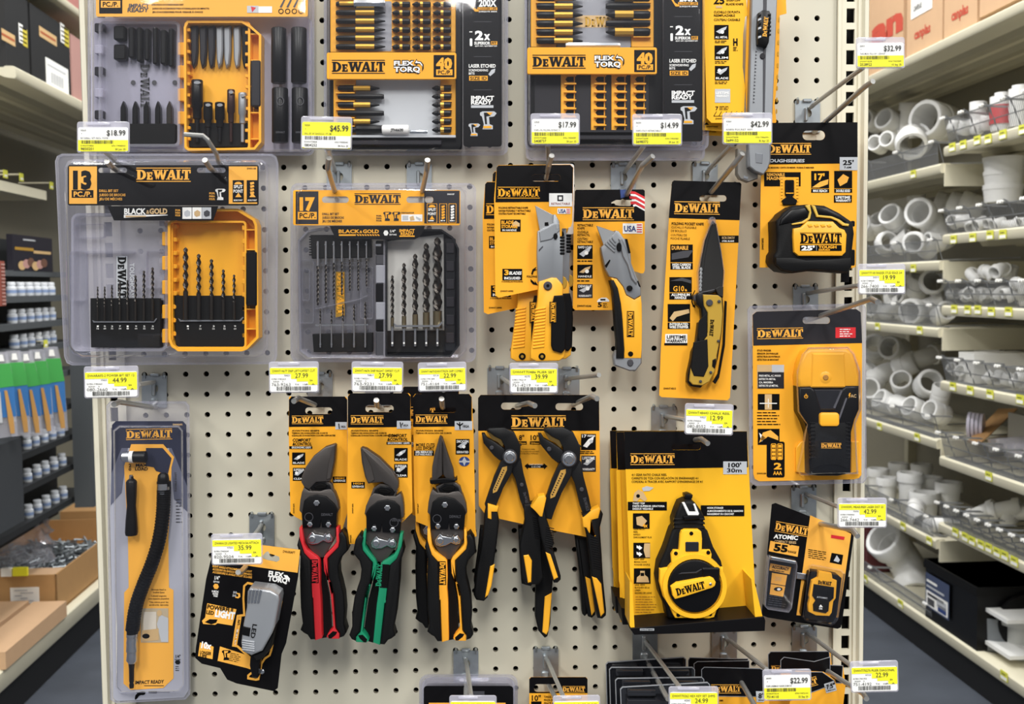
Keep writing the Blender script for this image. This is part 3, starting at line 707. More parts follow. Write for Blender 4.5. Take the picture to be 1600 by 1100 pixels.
# --- 17 piece drill set
t = Thing('drill_bit_set', '17 piece drill set in a clear blister with dark grey case', 'drill bit set')
D0 = .03; d = D0 + .026
c = t.part('card'); c.sheet(rrect(458, 297, 719, 352, 3), [slot(524, 312, 42, 10), slot(656, 312, 42, 10)], d, .0006, YEL)
c.flath([(663, 298), (718, 298), (718, 349), (663, 349)], [rrect(664, 307, 677, 317, 4)], d + .0003, mat('print_charcoal', '#222126', .45, spec=.3)); CHC = MATS['print_charcoal']
c.R(462, 299, 497.5, 350, d + .0003, CHC); c.text('17', 468, 328, 24, 19.5, d + .0006, YEL, 0, .06); c.R(465, 331, 495, 343, d + .0005, YEL); c.text('PC./P.', 468, 340.5, 25, 8, d + .0008, INK, 0, .02)
c.logo(554, 319.5, 72, 17.5, d + .0004, CHC)
for k, s_ in enumerate(('DRILL BIT SET', 'JUEGO DE BROCAS', 'JEU DE MÈCHES')): c.text(s_, 503.5, 336 + k * 5.6, (26, 34, 31)[k], 3.6, d + .0004, CHC, 0, .02)
for k, s_ in enumerate(('FOR:', 'PARA:', 'POUR:')): c.text(s_, 588, 338.5 + k * 3.7, 8.5, 2.6, d + .0004, CHC)
drillpic(c, 601, 331, 1.0, d + .0004, CHC, YEL); drillpic(c, 615, 331, 1.0, d + .0004, CHC, YEL)
c.R(627, 335, 660, 346, d + .0004, WHT); c.R(629, 337, 638, 344, d + .0006, GRY); c.flat([(640, 339), (646, 337), (648, 344), (641, 345)], d + .0006, TAN); c.flat([(650, 338), (658, 342), (656, 345), (650, 341)], d + .0006, GRY); c.text('FOR/PARA/POUR', 627, 333.5, 20, 2.2, d + .0004, CHC)
for x0, nm in ((667, 1), (686.5, 0), (701, 2)):
    w_ = 16 if nm == 1 else 12
    c.ringp([(x0, 318), (x0 + w_, 318), (x0 + w_, 348.5), (x0, 348.5)], [(x0 + .7, 318.7), (x0 + w_ - .7, 318.7), (x0 + w_ - .7, 347.8), (x0 + .7, 347.8)], d, d + .0006, YEL)
    if nm == 1: c.text('SPLIT', x0 + 8, 329.5, 12.5, 4.2, d + .0006, WHT, 0, .03, 'c'); c.text('POINT', x0 + 8, 336, 13, 4.2, d + .0006, WHT, 0, .03, 'c'); c.flat(ell(x0 + 8, 324, 5.5, 4, 10, 180, 360), d + .0006, YEL); c.flat([(x0 + 4, 343), (x0 + 8, 337), (x0 + 12, 343)], d + .0006, YEL)
    else:
        for q in range(5): c.flat([(x0 + 3, 322 + q * 4.4), (x0 + 8, 320.5 + q * 4.4), (x0 + 9, 323 + q * 4.4), (x0 + 4, 325.5 + q * 4.4)], d + .0006, YEL if nm == 0 else WHT)
    c.lines(x0 + 2, 344, w_ - 4, 1, d + .0006, WHT, h=1.6)
c.text('DWA1187', 699, 304.5, 11, 2.2, d + .0006, WHT)
b2 = t.part('banner', None, 'black curved strip'); d += .0006
b2.prism([(515, 353), (664, 353), (661, 362), (656, 370), (648, 374), (532, 374), (524, 371), (519, 362)], d - .0006, d, BLK)
b2.text('BLACK', 529, 364, 33, 5.5, d + .0004, YEL, 0, .035); b2.text('&', 562, 364, 4, 4, d + .0004, YEL); b2.text('GOLD', 567, 364, 25, 5.5, d + .0004, YEL, 0, .035)
b2.R(529.5, 366, 556, 368.5, d + .0004, YEL)
for q in range(9): b2.flat([(557 + q * 4, 366), (559.5 + q * 4, 366), (561.5 + q * 4, 368.5), (559 + q * 4, 368.5)], d + .0004, YEL)
b2.flat([(599, 364), (601, 360), (605, 360), (607, 364), (605, 368), (601, 368)], d + .0004, WHT); b2.text('1/4"', 609.5, 363, 8.5, 4, d + .0004, WHT, 0, .02); b2.text('(6,4 mm)', 608.5, 367.5, 11, 2.6, d + .0004, WHT)
b2.text('IMPACT', 624, 362.5, 24, 4.6, d + .0004, YEL, 0, .04); b2.text('READY', 626, 367.2, 21, 4.2, d + .0004, YEL, 0, .04); b2.R(624, 368, 648, 370, d + .0004, YEL)
k = t.part('case_lid', None, 'clear case half'); ol = [(465, 376), (480, 360), (500, 356), (602, 356), (602, 558), (482, 558), (468, 548)]
k.prism(ol, D0 + .002, D0 + .004, CLR); k.ringp(ol, inset(ol, 3), D0, D0 + .018, CLM)
for x0, y0, x1, y1 in ((465, 406, 490, 505), (490, 410, 578, 415), (563, 417, 583, 498), (472, 420, 484, 470)): k.ringp(rrect(x0, y0, x1, y1, 3), rrect(x0 + 1.1, y0 + 1.1, x1 - 1.1, y1 - 1.1, 2), D0 + .004, D0 + .010, CLB)
k.flat([(524.5, 424.5), (538.5, 424.5), (538.5, 493), (524.5, 496)], D0 + .0046, GOLD); k.logo(526.5, 426, 66, 11, D0 + .005, YEL, 90, False)
k.prism([(493, 481.5), (560, 467), (574, 461), (575, 462), (561, 468.5), (494, 483)], D0 + .004, D0 + .007, CLB)
FO = MATS['foam_black']
f = t.part('holder_block', None, 'black drill holder'); f.prism([(485, 367), (580, 367), (580, 402), (487, 404)], D0 + .004, D0 + .013, FO, 1)
for q in range(8): f.prism([(483, 369 + q * 4), (487, 369 + q * 4), (487, 371 + q * 4), (483, 371 + q * 4)], D0 + .004, D0 + .010, FO)
f = t.part('holder_block', None, 'black drill holder'); f.prism([(488, 522), (582, 520), (582, 550), (490, 550)], D0 + .004, D0 + .013, FO, 1)
f.prism([(493, 507), (575, 506), (575, 508.5), (493, 509.5)], D0 + .012, D0 + .0145, STL)
for q, (x, y) in enumerate(((388, 810), (438, 797), (488, 772), (538, 745), (588, 718), (640, 718), (692, 690))):
    b_ = t.part('drill_bit'); twist(b_, 400 + x / 4 - .4, 275 + y / 4, 377, 2.3 - q * .12, D0 + .0145, DST, STL, .62); b_.flat(ell(400 + x / 4 - 1.5, 382, 1.3, n=8), D0 + .0172, STL)
for q, (x, y) in enumerate(((402, 828), (472, 835), (543, 805), (613, 800), (683, 785))):
    b_ = t.part('drill_bit'); twist(b_, 400 + x / 4, 275 + y / 4, 543, 1.5 + q * .1, D0 + .0145, DST, STL, .38); b_.flat(ell(400 + x / 4, 538, 1.6, n=8), D0 + .0172, STL)
h = t.part('case_hinge'); 
for y0, y1, m_ in ((376, 398, BPL), (398, 414, DGR), (414, 443, SIL), (443, 472, BPL), (472, 500, SIL), (500, 518, BPL), (518, 556, DGR)): h.prism(rrect(587, y0, 602, y1, 2), D0 + .004, D0 + .017, m_, 1.5)
h.prism(rrect(586, 381, 596, 385, 1.5), D0 + .017, D0 + .0185, STL, .7)
y_ = t.part('case_tray', None, 'charcoal case half'); oy = [(602, 358), (690, 358), (708, 370), (717, 388), (718, 540), (704, 558), (602, 558)]
y_.prism(oy, D0 + .002, D0 + .005, CHC); y_.ringp(oy, inset(oy, 3), D0 + .003, D0 + .018, mat('smoke_plastic', '#17181b', .25))
y_.prism([(605, 378), (612, 376), (693, 366), (694, 516), (605, 517)], D0 + .005, D0 + .0062, mat('drill_backing', '#bdbbb6', .5))
y_.prism(rrect(695, 372, 712, 549, 3), D0 + .005, D0 + .016, MATS['smoke_plastic'], 1.5)
for q in range(6): y_.prism(rrect(697, 380 + q * 28, 710, 396 + q * 28, 1.5), D0 + .016, D0 + .018, CHC, 1)
f = t.part('holder_block', None, 'black drill holder'); f.prism([(603, 517), (696, 517), (696, 551), (603, 551)], D0 + .005, D0 + .013, FO, 1)
f.prism([(615, 505), (620, 508), (684, 508), (691, 502), (692.5, 503), (686, 511), (617, 511)], D0 + .013, D0 + .022, STL)
for q, (x, y, r) in enumerate(((852, 620, 3), (925, 543, 4), (995, 486, 5), (1064, 419, 6), (1134, 382, 7.8))):
    b_ = t.part('drill_bit'); twist(b_, 400 + x / 4, 275 + y / 4, 513, r, D0 + .0145, DST, mat('drill_shank', '#766c55', .35, .8), .80)
    vtube(b_, 400 + x / 4, 510, 541, [(0, 2.2), (1, 2.2)], D0 + .0150, STL, 8); b_.flat(ell(400 + x / 4, 536, 1.6, n=8), D0 + .0176, WHT)
shell(t, rrect(454, 286, 744, 566, 12), [(461, 300), (470, 292), (720, 291), (729, 300), (729, 548), (716, 562), (478, 563), (463, 550)], D0, D0 + .030)
t.done()

# --- socket and bit set, upper left
t = Thing('socket_bit_set', 'clear pack at upper left with black sockets beside an open yellow bit case', 'bit set')
D0 = .02; d = D0 + .030
c = t.part('card'); c.prism(rrect(150, -60, 481, 26, 3), d - .0006, d, ORG); c.R(155, -60, 191, 21, d + .0003, BLK); c.R(157.5, 1, 188, 12, d + .0005, ORG); c.text('PC./P.', 160.5, 10, 24, 7.5, d + .0008, INK, 0, .02);
c.text('IMPACT', 201, 12, 32, 6.5, d + .0004, DGR, 0, .035, slant=.1); c.text('READY', 199, 18.5, 33, 6.5, d + .0004, DGR, 0, .035, slant=.1)
c.text('DRIVING ACCESSORIES SET', 237, 8.5, 50, 2.6, d + .0004, INK); c.text('JUEGO DE ACCESORIOS PARA ATORNILLADO DE IMPACTO', 238, 14.5, 89, 2.6, d + .0004, INK); c.text('JEU D’ACCESSOIRES POUR VISSAGE À CHOCS', 238, 20, 79, 2.6, d + .0004, INK)
c.R(386, 9, 404, 20, d + .0004, GRY); c.R(404, 10, 425, 20, d + .0004, WHT); c.flat([(392, 10), (400, 12), (394, 19)], d + .0006, RED)
for q in range(4): c.ringp(ell(439 + q * 10.4, 17.5, 4.2, n=12), ell(439 + q * 10.4, 17.5, 3, n=12), d, d + .0005, INK); c.flat([(437 + q * 10.4, 11), (446 + q * 10.4, -6), (448 + q * 10.4, -5), (440 + q * 10.4, 12)], d + .0004, DGR)
k = t.part('backing_tray', None, 'lavender grey tray'); k.prism(rrect(142, 28, 487, 238, 8), D0 + .001, D0 + .004, LAV)
k = t.part('case_lid', None, 'clear case half'); k.prism(rrect(154, 33, 281, 229, 8), D0 + .004, D0 + .006, CLM); k.ringp(rrect(154, 33, 281, 229, 8), rrect(158, 37, 277, 225, 6), D0 + .004, D0 + .020, CLM)
for q in range(5): k.prism(rrect(147.5, 36 + q * 34, 161, 50 + q * 34, 2), D0 + .004, D0 + .014, LAV if q % 2 else CHC, 1)
k.logo(219.5, 100, 70, 14, D0 + .0066, DGR, 90, False)
for x, y in ((208, 129), (241, 129), (273, 129)): k.flat(ell(x, y, 3.8, n=14), D0 + .0066, DGR)
f = t.part('bit_holder', None, 'black bit holder'); f.prism(rrect(190, 193, 274, 226, 3), D0 + .006, D0 + .016, FO, 1)
for q, x in enumerate((192, 210.5, 228, 246, 264)):
    b_ = t.part('spade_bit'); s_ = 4.2
    b_.prism([(x - s_, 194), (x - s_, 168 + (q % 2) * 2), (x - s_ * .5, 162), (x, 157.5), (x + s_ * .5, 162), (x + s_, 168), (x + s_, 194)], D0 + .0075, D0 + .0155, DST if q == 4 else BPL, 1.2)
for q, (x, y, w, h_) in enumerate(((177, 40, 22, 22), (177, 69, 24, 24), (200, 42, 12, 48), (213, 42, 10, 54), (225, 44, 10, 50), (238, 42, 10, 58), (250, 46, 12, 54), (263, 44, 10, 60))):
    b_ = t.part('bit'); b_.prism(rrect(x, y, x + w * .8, y + h_, 3), D0 + .007, D0 + .017, BPL if q % 3 else RUB, 2.2)
y_ = t.part('case_tray', None, 'yellow case half'); oy = [(287, 42), (292, 32), (300, 32), (378, 32), (392, 40), (408, 54), (408, 222), (398, 234), (294, 236), (288, 230)]
y_.prism(oy, D0 + .003, D0 + .006, YEL2); y_.ringp(oy, inset(oy, 3.6), D0 + .004, D0 + .024, YEL2)
y_.ringp(rrect(288, 33, 391, 235, 6), rrect(291.5, 36.5, 387.5, 231.5, 4), D0 + .005, D0 + .022, YEL2)
for q in range(11): y_.prism(rrect(291, 44 + q * 17, 297, 49 + q * 17, 1), D0 + .006, D0 + .019, YEL2, .6); y_.prism(rrect(383, 48 + q * 17, 390, 53 + q * 17, 1), D0 + .006, D0 + .019, YEL2, .6)
for q in range(5): y_.prism(rrect(391, 52 + q * 41, 406, 54 + q * 41, .6), D0 + .006, D0 + .020, YEL2)
for q in range(4): y_.prism(rrect(278, 66 + q * 36, 290, 86 + q * 36, 2), D0 + .006, D0 + .016, YEL2, 1)
k = t.part('latch', y_, 'black latch'); k.prism(rrect(392, 94, 407, 166, 3), D0 + .006, D0 + .026, CHC, 2)
f = t.part('bit_holder', None, 'black bit holder'); f.prism(rrect(295, 192, 390, 230, 3), D0 + .006, D0 + .014, FO, 1)
for (x, y0, w_, m_) in ((308, 125, 18, BPL), (325, 160, 14, RUB), (343.5, 160, 15, BPL), (361, 140, 12, mat('bronze_bit', '#3a2624', .35, .6)), (379, 145, 13, CAST)):
    b_ = t.part('nut_driver'); vtube(b_, x, y0, 222, [(0, w_ * .42), (.02, w_ * .5), (.42, w_ * .5), (.46, w_ * .38), (.62, w_ * .36), (.64, w_ * .22), (1, w_ * .2)], D0 + .017, m_); b_.prism(ell(x, y0 + 4, w_ * .3, 2.5, 10), D0 + .017, D0 + .0245, STL)
for q, (x, m_) in enumerate(((303, CHC), (317, CHC), (330, CHC), (343, CAST), (355, CAST), (370, CAST), (383, BPL))):
    b_ = t.part('bit'); b_.prism([(x - 6, 42), (x + 5, 40), (x + 5, 78), (x + 3, 98 + (q % 3) * 2), (x - 2, 106), (x - 5, 92)], D0 + .007, D0 + .015, m_, 2)
for (x0, y0, x1, y1) in ((424, 44, 447, 130), (455, 44, 479, 130), (425, 138, 450, 223), (456, 138, 481, 223)):
    b_ = t.part('socket', None, 'black impact socket'); w_ = (x1 - x0) / 2; vtube(b_, (x0 + x1) / 2, y0, y1, [(0, w_ * .9), (.02, w_), (.98, w_), (1, w_ * .9)], D0 + .017, BPL, 18)
    if y0 > 100: b_.ringp(ell(x0 + 13, y0 + 20, 6, 7, 14), ell(x0 + 13, y0 + 20, 4.6, 5.6, 14), D0 + .012, D0 + .0275, DGR); b_.text('DEWALT', x0 + 6, y1 - 15, 14, 3, D0 + .0268, DGR)
shell(t, rrect(137, -70, 491, 243, 10), rrect(143, -66, 486, 238, 10), D0, D0 + .036)
t.done()

# --- two 40 piece driver bit sets
def bitset(dx, dy, full, label):
    t = Thing('screwdriver_bit_set', label, 'bit set'); D0 = .02 if full else .035
    def sx(P): return [(x + dx, y + dy) for x, y in P]
    def rr(*a): return sx(rrect(*a))
    c = t.part('side_card', None, 'black printed side card'); d = D0 + .028
    c.prism(rr(724, -60, 784, 229, 4), d - .0006, d, BLK)
    X = lambda v: v + dx; Y = lambda v: v + dy
    c.text('200X', X(748), Y(10), 28, 11, d + .0003, WHT, 0, .04); c.flat(sx([(735, 0), (741, 12), (750, 18), (742, 18), (733, 4)]), d + .0004, YEL); c.R(X(746), Y(11.5), X(777), Y(16), d + .0003, YEL); c.text('LONGER LIFE', X(747.5), Y(15.4), 28, 3.3, d + .0005, INK, 0, .02); c.text('JUSQU’À 200X', X(748), Y(19), 29, 2, d + .0003, WHT)
    for y in (33.5, 88, 140): c.R(X(740), Y(y), X(768), Y(y + .8), d + .0003, DGR)
    c.text('2', X(742), Y(62), 13, 14, d + .0003, WHT, 0, .05); c.text('x', X(756), Y(62), 10, 13, d + .0003, WHT, 0, .05)
    c.text('SUPERIOR', X(741), Y(69.5), 25, 4.5, d + .0003, WHT, 0, .04); c.R(X(767), Y(64.5), X(777), Y(70), d + .0003, YEL); c.text('FIT', X(768), Y(69.2), 8, 4, d + .0005, INK, 0, .03); c.text('AJUST. SUP. / AJUSTEMENT SUP.', X(742), Y(72.8), 35, 2, d + .0003, WHT)
    c.R(X(733.5), Y(49), X(738), Y(50.5), d + .0003, WHT); c.prism(rr(734, 60, 738, 72, 1.5), d, d + .0004, WHT)
    c.text('LASER ETCHED', X(732.5), Y(105.5), 42, 5.5, d + .0003, WHT, 0, .03); c.text('SCREWDRIVING', X(732.5), Y(111.5), 30, 3.6, d + .0003, WHT, 0, .02); c.text('BITS', X(732.5), Y(116.5), 9, 3.6, d + .0003, WHT, 0, .02)
    c.R(X(733), Y(118.5), X(762), Y(126), d + .0003, YEL); c.text('SIZE ID', X(734.5), Y(124.8), 26, 5.4, d + .0005, INK, 0, .02); c.flat(sx([(763, 116), (768, 109), (774, 107), (773, 113), (766, 119)]), d + .0004, GRY)
    c.text('IMPACT', X(736), Y(156.5), 36, 6.8, d + .0003, WHT, 0, .045); c.text('READY', X(736), Y(163), 33, 6.4, d + .0003, WHT, 0, .045); c.R(X(736), Y(164.5), X(771), Y(168.5), d + .0003, GRY)
    for (ox, oy, s_) in ((754, 174, 2.0), (735, 193, 1.4)): drillpic(c, X(ox), Y(oy), s_, d + .0003, GRY, BLK); c.flat(sx([(ox + 3 * s_, oy + .8 * s_), (ox + 8 * s_, oy + .8 * s_), (ox + 6 * s_, oy + 3 * s_)]), d + .0007, YEL); c.flat(sx([(ox + .6 * s_, oy + 11.4 * s_), (ox + 7 * s_, oy + 11.4 * s_), (ox + 7 * s_, oy + 13 * s_), (ox + .6 * s_, oy + 13.2 * s_)]), d + .0007, YEL)
    k = t.part('bit_case', None, 'black bit case'); k.prism(rr(511, -60, 722, 236, 9), D0, D0 + .010, BPL, 2); k.prism(rr(522, 118, 700, 214, 3), D0 + .010, D0 + .0106, GRY if full else CHC)
    k.prism(rr(516, 211, 712, 214.5, .6), D0 + .010, D0 + .018, GRY if full else CHC); k.prism(rr(540, 219, 690, 226, 1), D0 + .010, D0 + .016, CHC, 1)
    if full:
        k.prism(rr(516, -60, 712, 82, 2), D0 + .010, D0 + .0125, YEL2, 1); k.prism(rr(556, 2, 612, 80, 3), D0 + .0125, D0 + .0128, SIL)
        k.prism(rr(521, 122, 556, 212, 2), D0 + .010, D0 + .0125, YEL2, 1); k.prism(rr(688, 122, 712, 212, 2), D0 + .010, D0 + .0125, YEL2, 1)
        for y in [-6 + 13.3 * q for q in range(7)] + [132 + 13 * q for q in range(6)]:
            for x0, x1 in ((524, 554),) + (((612, 640), (645, 672), (676, 704)) if y < 80 else ((690, 706),)): k.prism(rr(x0, y - .8, x1, y + .8, .4), D0 + .0125, D0 + .0185, YEL2)
        for q in range(6):
            y = 73 - 13.3 * q
            b_ = t.part('screwdriver_bit'); hbit(b_, X(525), X(602), Y(y), 4.2, D0 + .0175, BPL, (.4, .78) if q < 5 else (.38, .6))
            for x0 in (612, 644, 676):
                b_ = t.part('screwdriver_bit'); hbit(b_, X(x0 + 29), X(x0), Y(y + .5), 4.4, D0 + .0175, BPL, (.42, .56))
            y = 138 + 13 * q
            if q < 6:
                b_ = t.part('screwdriver_bit'); hbit(b_, X(528), X(600 if q % 2 else 593), Y(y), 4.2, D0 + .0175, BPL, (.38, .78) if q % 2 == 0 else None, q % 2 == 0)
                b_ = t.part('screwdriver_bit'); hbit(b_, X(705), X(675), Y(y), 4.4, D0 + .0175, BPL, (.38, .56))
        b_ = t.part('bit_holder', None, 'bright steel bit holder'); hbit(b_, X(553), X(602), Y(6), 7, D0 + .019, STL, None, False); hbit(b_, X(530), X(556), Y(6), 4, D0 + .018, GOLD, None, False)
        b_ = t.part('bit_holder', None, 'white and steel magnetic bit holder'); hbit(b_, X(556), X(600), Y(202), 6, D0 + .019, BPL, None, False); hbit(b_, X(597), X(639), Y(202.5), 7.5, D0 + .020, WHT, None, False); hbit(b_, X(640), X(668), Y(206), 3.4, D0 + .019, STL, None, False); b_.text('JTH6630', X(610), Y(205), 20, 4.4, D0 + .0262, INK)
    else:
        k.prism(rr(516, -60, 556, 82, 2), D0 + .010, D0 + .0125, YEL2, 1); k.prism(rr(673, -60, 708, 82, 2), D0 + .010, D0 + .0125, YEL2, 1); k.prism(rr(557, -60, 672, 82, 2), D0 + .010, D0 + .0112, SIL)
        k.R(X(585), Y(32), X(660), Y(51), D0 + .0114, TAN); k.logo(X(600), Y(49.5), 56, 15, D0 + .0118, GOLD, 0, False)
        for x0, x1 in ((563, 585), (610, 632), (642, 664), (672, 694)):
            k.prism(rr(x0, 118, x1, 214, 1.5), D0 + .010, D0 + .0130, YEL2, 1)
            for q in range(7 if x0 < 600 else 8):
                y = 132 + 13 * q - 6.5
                if y < 205: k.prism(rr(x0 + 5, y - 1, x1 + 2, y + 1, .6), D0 + .013, D0 + .018, YEL2); k.prism(sx([(x0 + 7, y + 6.5), (x0 + 10, y + 2.5), (x0 + 20, y + 2.5), (x0 + 20, y + 10.5), (x0 + 10, y + 10.5)]), D0 + .013, D0 + .0134, BLK)
        for q in range(6):
            y = 72 - 13.5 * q
            b_ = t.part('screwdriver_bit'); hbit(b_, X(525), X(597), Y(y), 4.6, D0 + .0175, BPL, (.38, .78))
            b_ = t.part('screwdriver_bit'); hbit(b_, X(702), X(633), Y(y - 14), 4.6 if q % 2 else 6.5, D0 + .0175, BPL, (.38, .8) if q % 2 == 0 else None, q % 2 == 0)
            for y_ in (y - 6.6,): k.prism(rr(524, y_ - .8, 554, y_ + .8, .4), D0 + .0125, D0 + .0185, YEL2); k.prism(rr(676, y_ - .8, 704, y_ + .8, .4), D0 + .0125, D0 + .0185, YEL2)
        b_ = t.part('bit_holder', None, 'bright steel bit holder'); hbit(b_, X(570), X(655), Y(80), 6, D0 + .019, STL, None, False)
    n = t.part('name_band', None, 'yellow name band'); d = D0 + .029
    n.prism(rr(510.5, 82, 713, 124, 3), d - .004, d, YEL, .8)
    n.logo(X(518.5), Y(115), 83, 21.5, d + .0004, INK)
    n.prism(rr(677.5, 86, 710, 120.5, .6), d, d + .0003, INK); n.text('40', X(681.5), Y(107), 25, 16.5, d + .0006, YEL, 0, .06); n.R(X(681.5), Y(108.5), X(707), Y(117.5), d + .0005, YEL); n.text('PC./P.', X(684.5), Y(115.7), 20, 6, d + .0008, INK, 0, .02)
    n.text('FLEX', X(615), Y(102.5), 33, 8, d + .0004, INK, 0, .13); n.text('TORQ', X(615), Y(112.5), 42, 9, d + .0004, INK, 0, .13); n.text('FLEX', X(615.5), Y(102), 31, 7, d + .0008, WHT, 0, .04); n.text('TORQ', X(615.5), Y(112), 41, 8, d + .0008, WHT, 0, .04)
    n.flat(sx([(647, 99), (651, 91.5), (652, 95), (658, 96), (662, 101), (662, 107), (659, 112), (660, 104), (656, 100), (652, 99.5), (652, 102)]), d + .0006, INK); n.flat(sx([(648.5, 98.7), (651, 94), (652, 96.3), (657, 97), (660, 101), (660, 104), (656, 99), (652, 98.4)]), d + .0009, WHT)
    for q in range(1): shell(t, rr(506, -66, 794, 243, 12), rr(511, -62, 789, 238, 10), D0 - .004, D0 + .033)
    if not full:
        b = t.part('blister', None, 'clear plastic blister of the pack behind'); o_ = rr(508, -60, 788, 259, 10); b.sheet(o_, [], D0 - .006, .0008, CLB); b.ringp(o_, inset(o_, 4), D0 - .014, D0 - .004, CLB)
    t.done()
bitset(0, 0, True, 'full 40 piece driver bit set at the top, left of the two twin sets')
bitset(313.5, -8, False, 'half empty 40 piece driver bit set at the top, right of the two twin sets')
# ------------------------------------------------------------------ carded knives
A = lambda P: Z(800, 275, P)
OUT = mat('print_outline', '#3a2f1c', .5)
# folding retractable knife: a run of cards one behind the other
def folding_knife(dx, dy, d, label, full=True, kx=0, ky=0):
    t = Thing('folding_utility_knife', label, 'utility knife', 'folding utility knives on one hook')
    sh = lambda P: [(x + dx, y + dy) for x, y in P]
    c = t.part('card')
    card = [(776, 262), (779, 258), (891, 257), (896, 262), (894, 348), (892, 354), (886, 357), (878, 357), (876, 450), (846, 450), (842, 452), (780, 465), (774, 462), (772, 310)]
    c.sheet(sh(card), [sh(slot(853, 278, 46, 11))], d, .0006, YEL)
    c.flath(sh([(776, 262), (779, 258.5), (891, 257.5), (895.5, 262), (894.5, 315), (774, 316)]), [sh(slot(853, 278, 46, 11))], d + .0003, BLK)
    c.logo(777.5 + dx, 310 + dy, 66, 18, d + .0006, YEL)
    X = lambda v: v + dx; Y = lambda v: v + dy
    if full:
        c.R(X(858), Y(302), X(894), Y(322.5), d + .0005, WHT); c.text('RETRACTABLE', X(861.5), Y(320), 29, 3.6, d + .0008, mat('print_maroon', '#8e3b32'), 0, .01); c.ringp(sh([(871, 305), (880, 305), (880, 314), (871, 314)]), sh([(873, 307), (878, 307), (878, 312), (873, 312)]), d, d + .0008, CHC)
        c.R(X(871), Y(325.5), X(891), Y(334), d + .0005, WHT); c.text('USA', X(872.5), Y(332.6), 12, 6, d + .0008, BLU, 0, .03)
        for q in range(3): c.R(X(885), Y(326.5 + q * 2.6), X(890.5), Y(327.7 + q * 2.6), d + .0008, RED)
    for q, s_ in enumerate(('FOLDING RETRACTABLE KNIFE', 'NAVAJA PLEGABLE Y RETRACTABLE', 'COUTEAU PLIANT ESCAMOTABLE')): c.text(s_, X(779), Y(326 + q * 4.6), (46, 50, 42)[q], 2.9, d + .0004, INK)
    c.R(X(782), Y(343), X(813.5), Y(362), d + .0004, INK); c.text('BLADE', X(783.5), Y(350), 19, 5.4, d + .0008, YEL, 0, .03); c.text('STORAGE', X(783.5), Y(356.3), 25, 5, d + .0008, YEL, 0, .03); c.text('IN HANDLE', X(785), Y(361), 22, 3, d + .0008, WHT, 0, .02); c.flat(sh([(800, 349), (806, 345), (812, 349), (812, 354), (801, 354)]), d + .0006, TAN)
    c.R(X(785), Y(420), X(816), Y(438), d + .0004, INK); c.text('3', X(788), Y(429.5), 7, 8, d + .0008, YEL, 0, .04); c.text('BLADES', X(795.5), Y(429), 19, 5, d + .0008, WHT, 0, .03, slant=.15); c.text('INCLUDED', X(788), Y(436.5), 25, 4, d + .0008, WHT, 0, .03)
    c.text('3 CUCHILLAS INCLUIDAS', X(784), Y(441), 33, 2.2, d + .0004, INK); c.text('DWHT10992', X(782), Y(456), 20, 2.4, d + .0004, INK)
    for (P) in ([(830, 428), (832, 421), (838, 417), (836.5, 421), (840, 421), (834, 424), (832, 430)], [(829, 436), (836, 442), (835, 438), (841, 446), (833, 444.5), (829, 440)]): c.flat(sh(P), d + .0004, INK)
    c.text('FOLDING', X(823), Y(433.5), 16, 3, d + .0004, INK)
    dx, dy = kx, ky
    b = t.part('blade', None, 'bare steel trapezoid blade')
    b.prism(sh([(836, 321), (864.5, 336), (866, 350), (843.5, 361)]), d + .008, d + .010, BLD, .6); b.prism(sh([(851, 347.5), (856.5, 347), (857.5, 353), (851, 353)]), d + .009, d + .0103, INK)
    g = t.part('knife_head', None, 'grey cast metal head')
    P = [(840, 361), (864, 349), (864.5, 335), (868, 335), (874, 346), (875.5, 371), (881, 374), (880.5, 404), (879.5, 444), (862, 439), (841, 441), (839, 400)]
    g.prism(sh(P), d + .002, d + .015, CAST, 2.2, lv=2); g.prism(sh([(842, 390), (848, 384), (848.5, 386), (842, 393)]), d + .014, d + .0154, DGR)
    g.prism(sh([(842, 362), (866, 350), (874, 350), (875, 360), (862, 374), (844, 378)]), d + .012, d + .0165, CAST, 1.2)
    g.prism(sh(ell(868, 369, 3.4, 5, 12)), d + .014, d + .0175, BPL, 1)
    g.prism(sh([(868.5, 350.5), (873, 349.5), (873.5, 357), (869.5, 358)]), d + .014, d + .0168, BLD); 
    k = t.part('slider'); 
    for q in range(6): k.prism(sh(rrect(875, 369 + q * 5, 882.5, 373 + q * 5, 1.5)), d + .006, d + .016, BPL, 1)
    h = t.part('handle', None, 'yellow metal handle')
    P = [(842, 440), (862, 433.5), (870, 434), (878, 443), (880, 449), (879, 470), (882, 505), (884, 540), (882, 558), (874, 564), (838, 565), (829, 560), (829, 548), (836, 500), (840, 470)]
    h.prism(sh(P), d + .002, d + .017, YEL2, 3, lv=2)
    for q in range(13): h.prism(sh([(836.5 - q * .35, 482 + q * 5), (853 - q * .2, 479.5 + q * 5), (853 - q * .2, 482.5 + q * 5), (836.5 - q * .35, 485 + q * 5)]), d + .016, d + .0182, YEL2, .8)
    h.prism(sh(ell(856, 446.5, 6.8, n=18)), d + .016, d + .0195, DGR, 1.2); h.prism(sh(ell(856, 446.5, 2.6, n=6)), d + .0192, d + .0198, INK)
    h.prism(sh(ell(847, 557, 5.5, n=14)), d + .015, d + .0185, INK, 1); h.flat(sh(ell(847, 557, 2.4, n=10)), d + .0188, GOLD)
    k = t.part('release_lever', h, 'black thumb lever'); P = [(866, 462), (881, 461), (884, 475), (885.5, 500), (884, 545), (878, 552), (864, 548), (861, 540), (861.5, 480)]
    k.prism(sh(P), d + .015, d + .0215, BPL, 2); k.R(X(858.5), Y(471.5), X(869.5), Y(505), d + .0219, INK); k.logo(X(860), Y(472.5), 31, 8.5, d + .0222, YEL, 90)
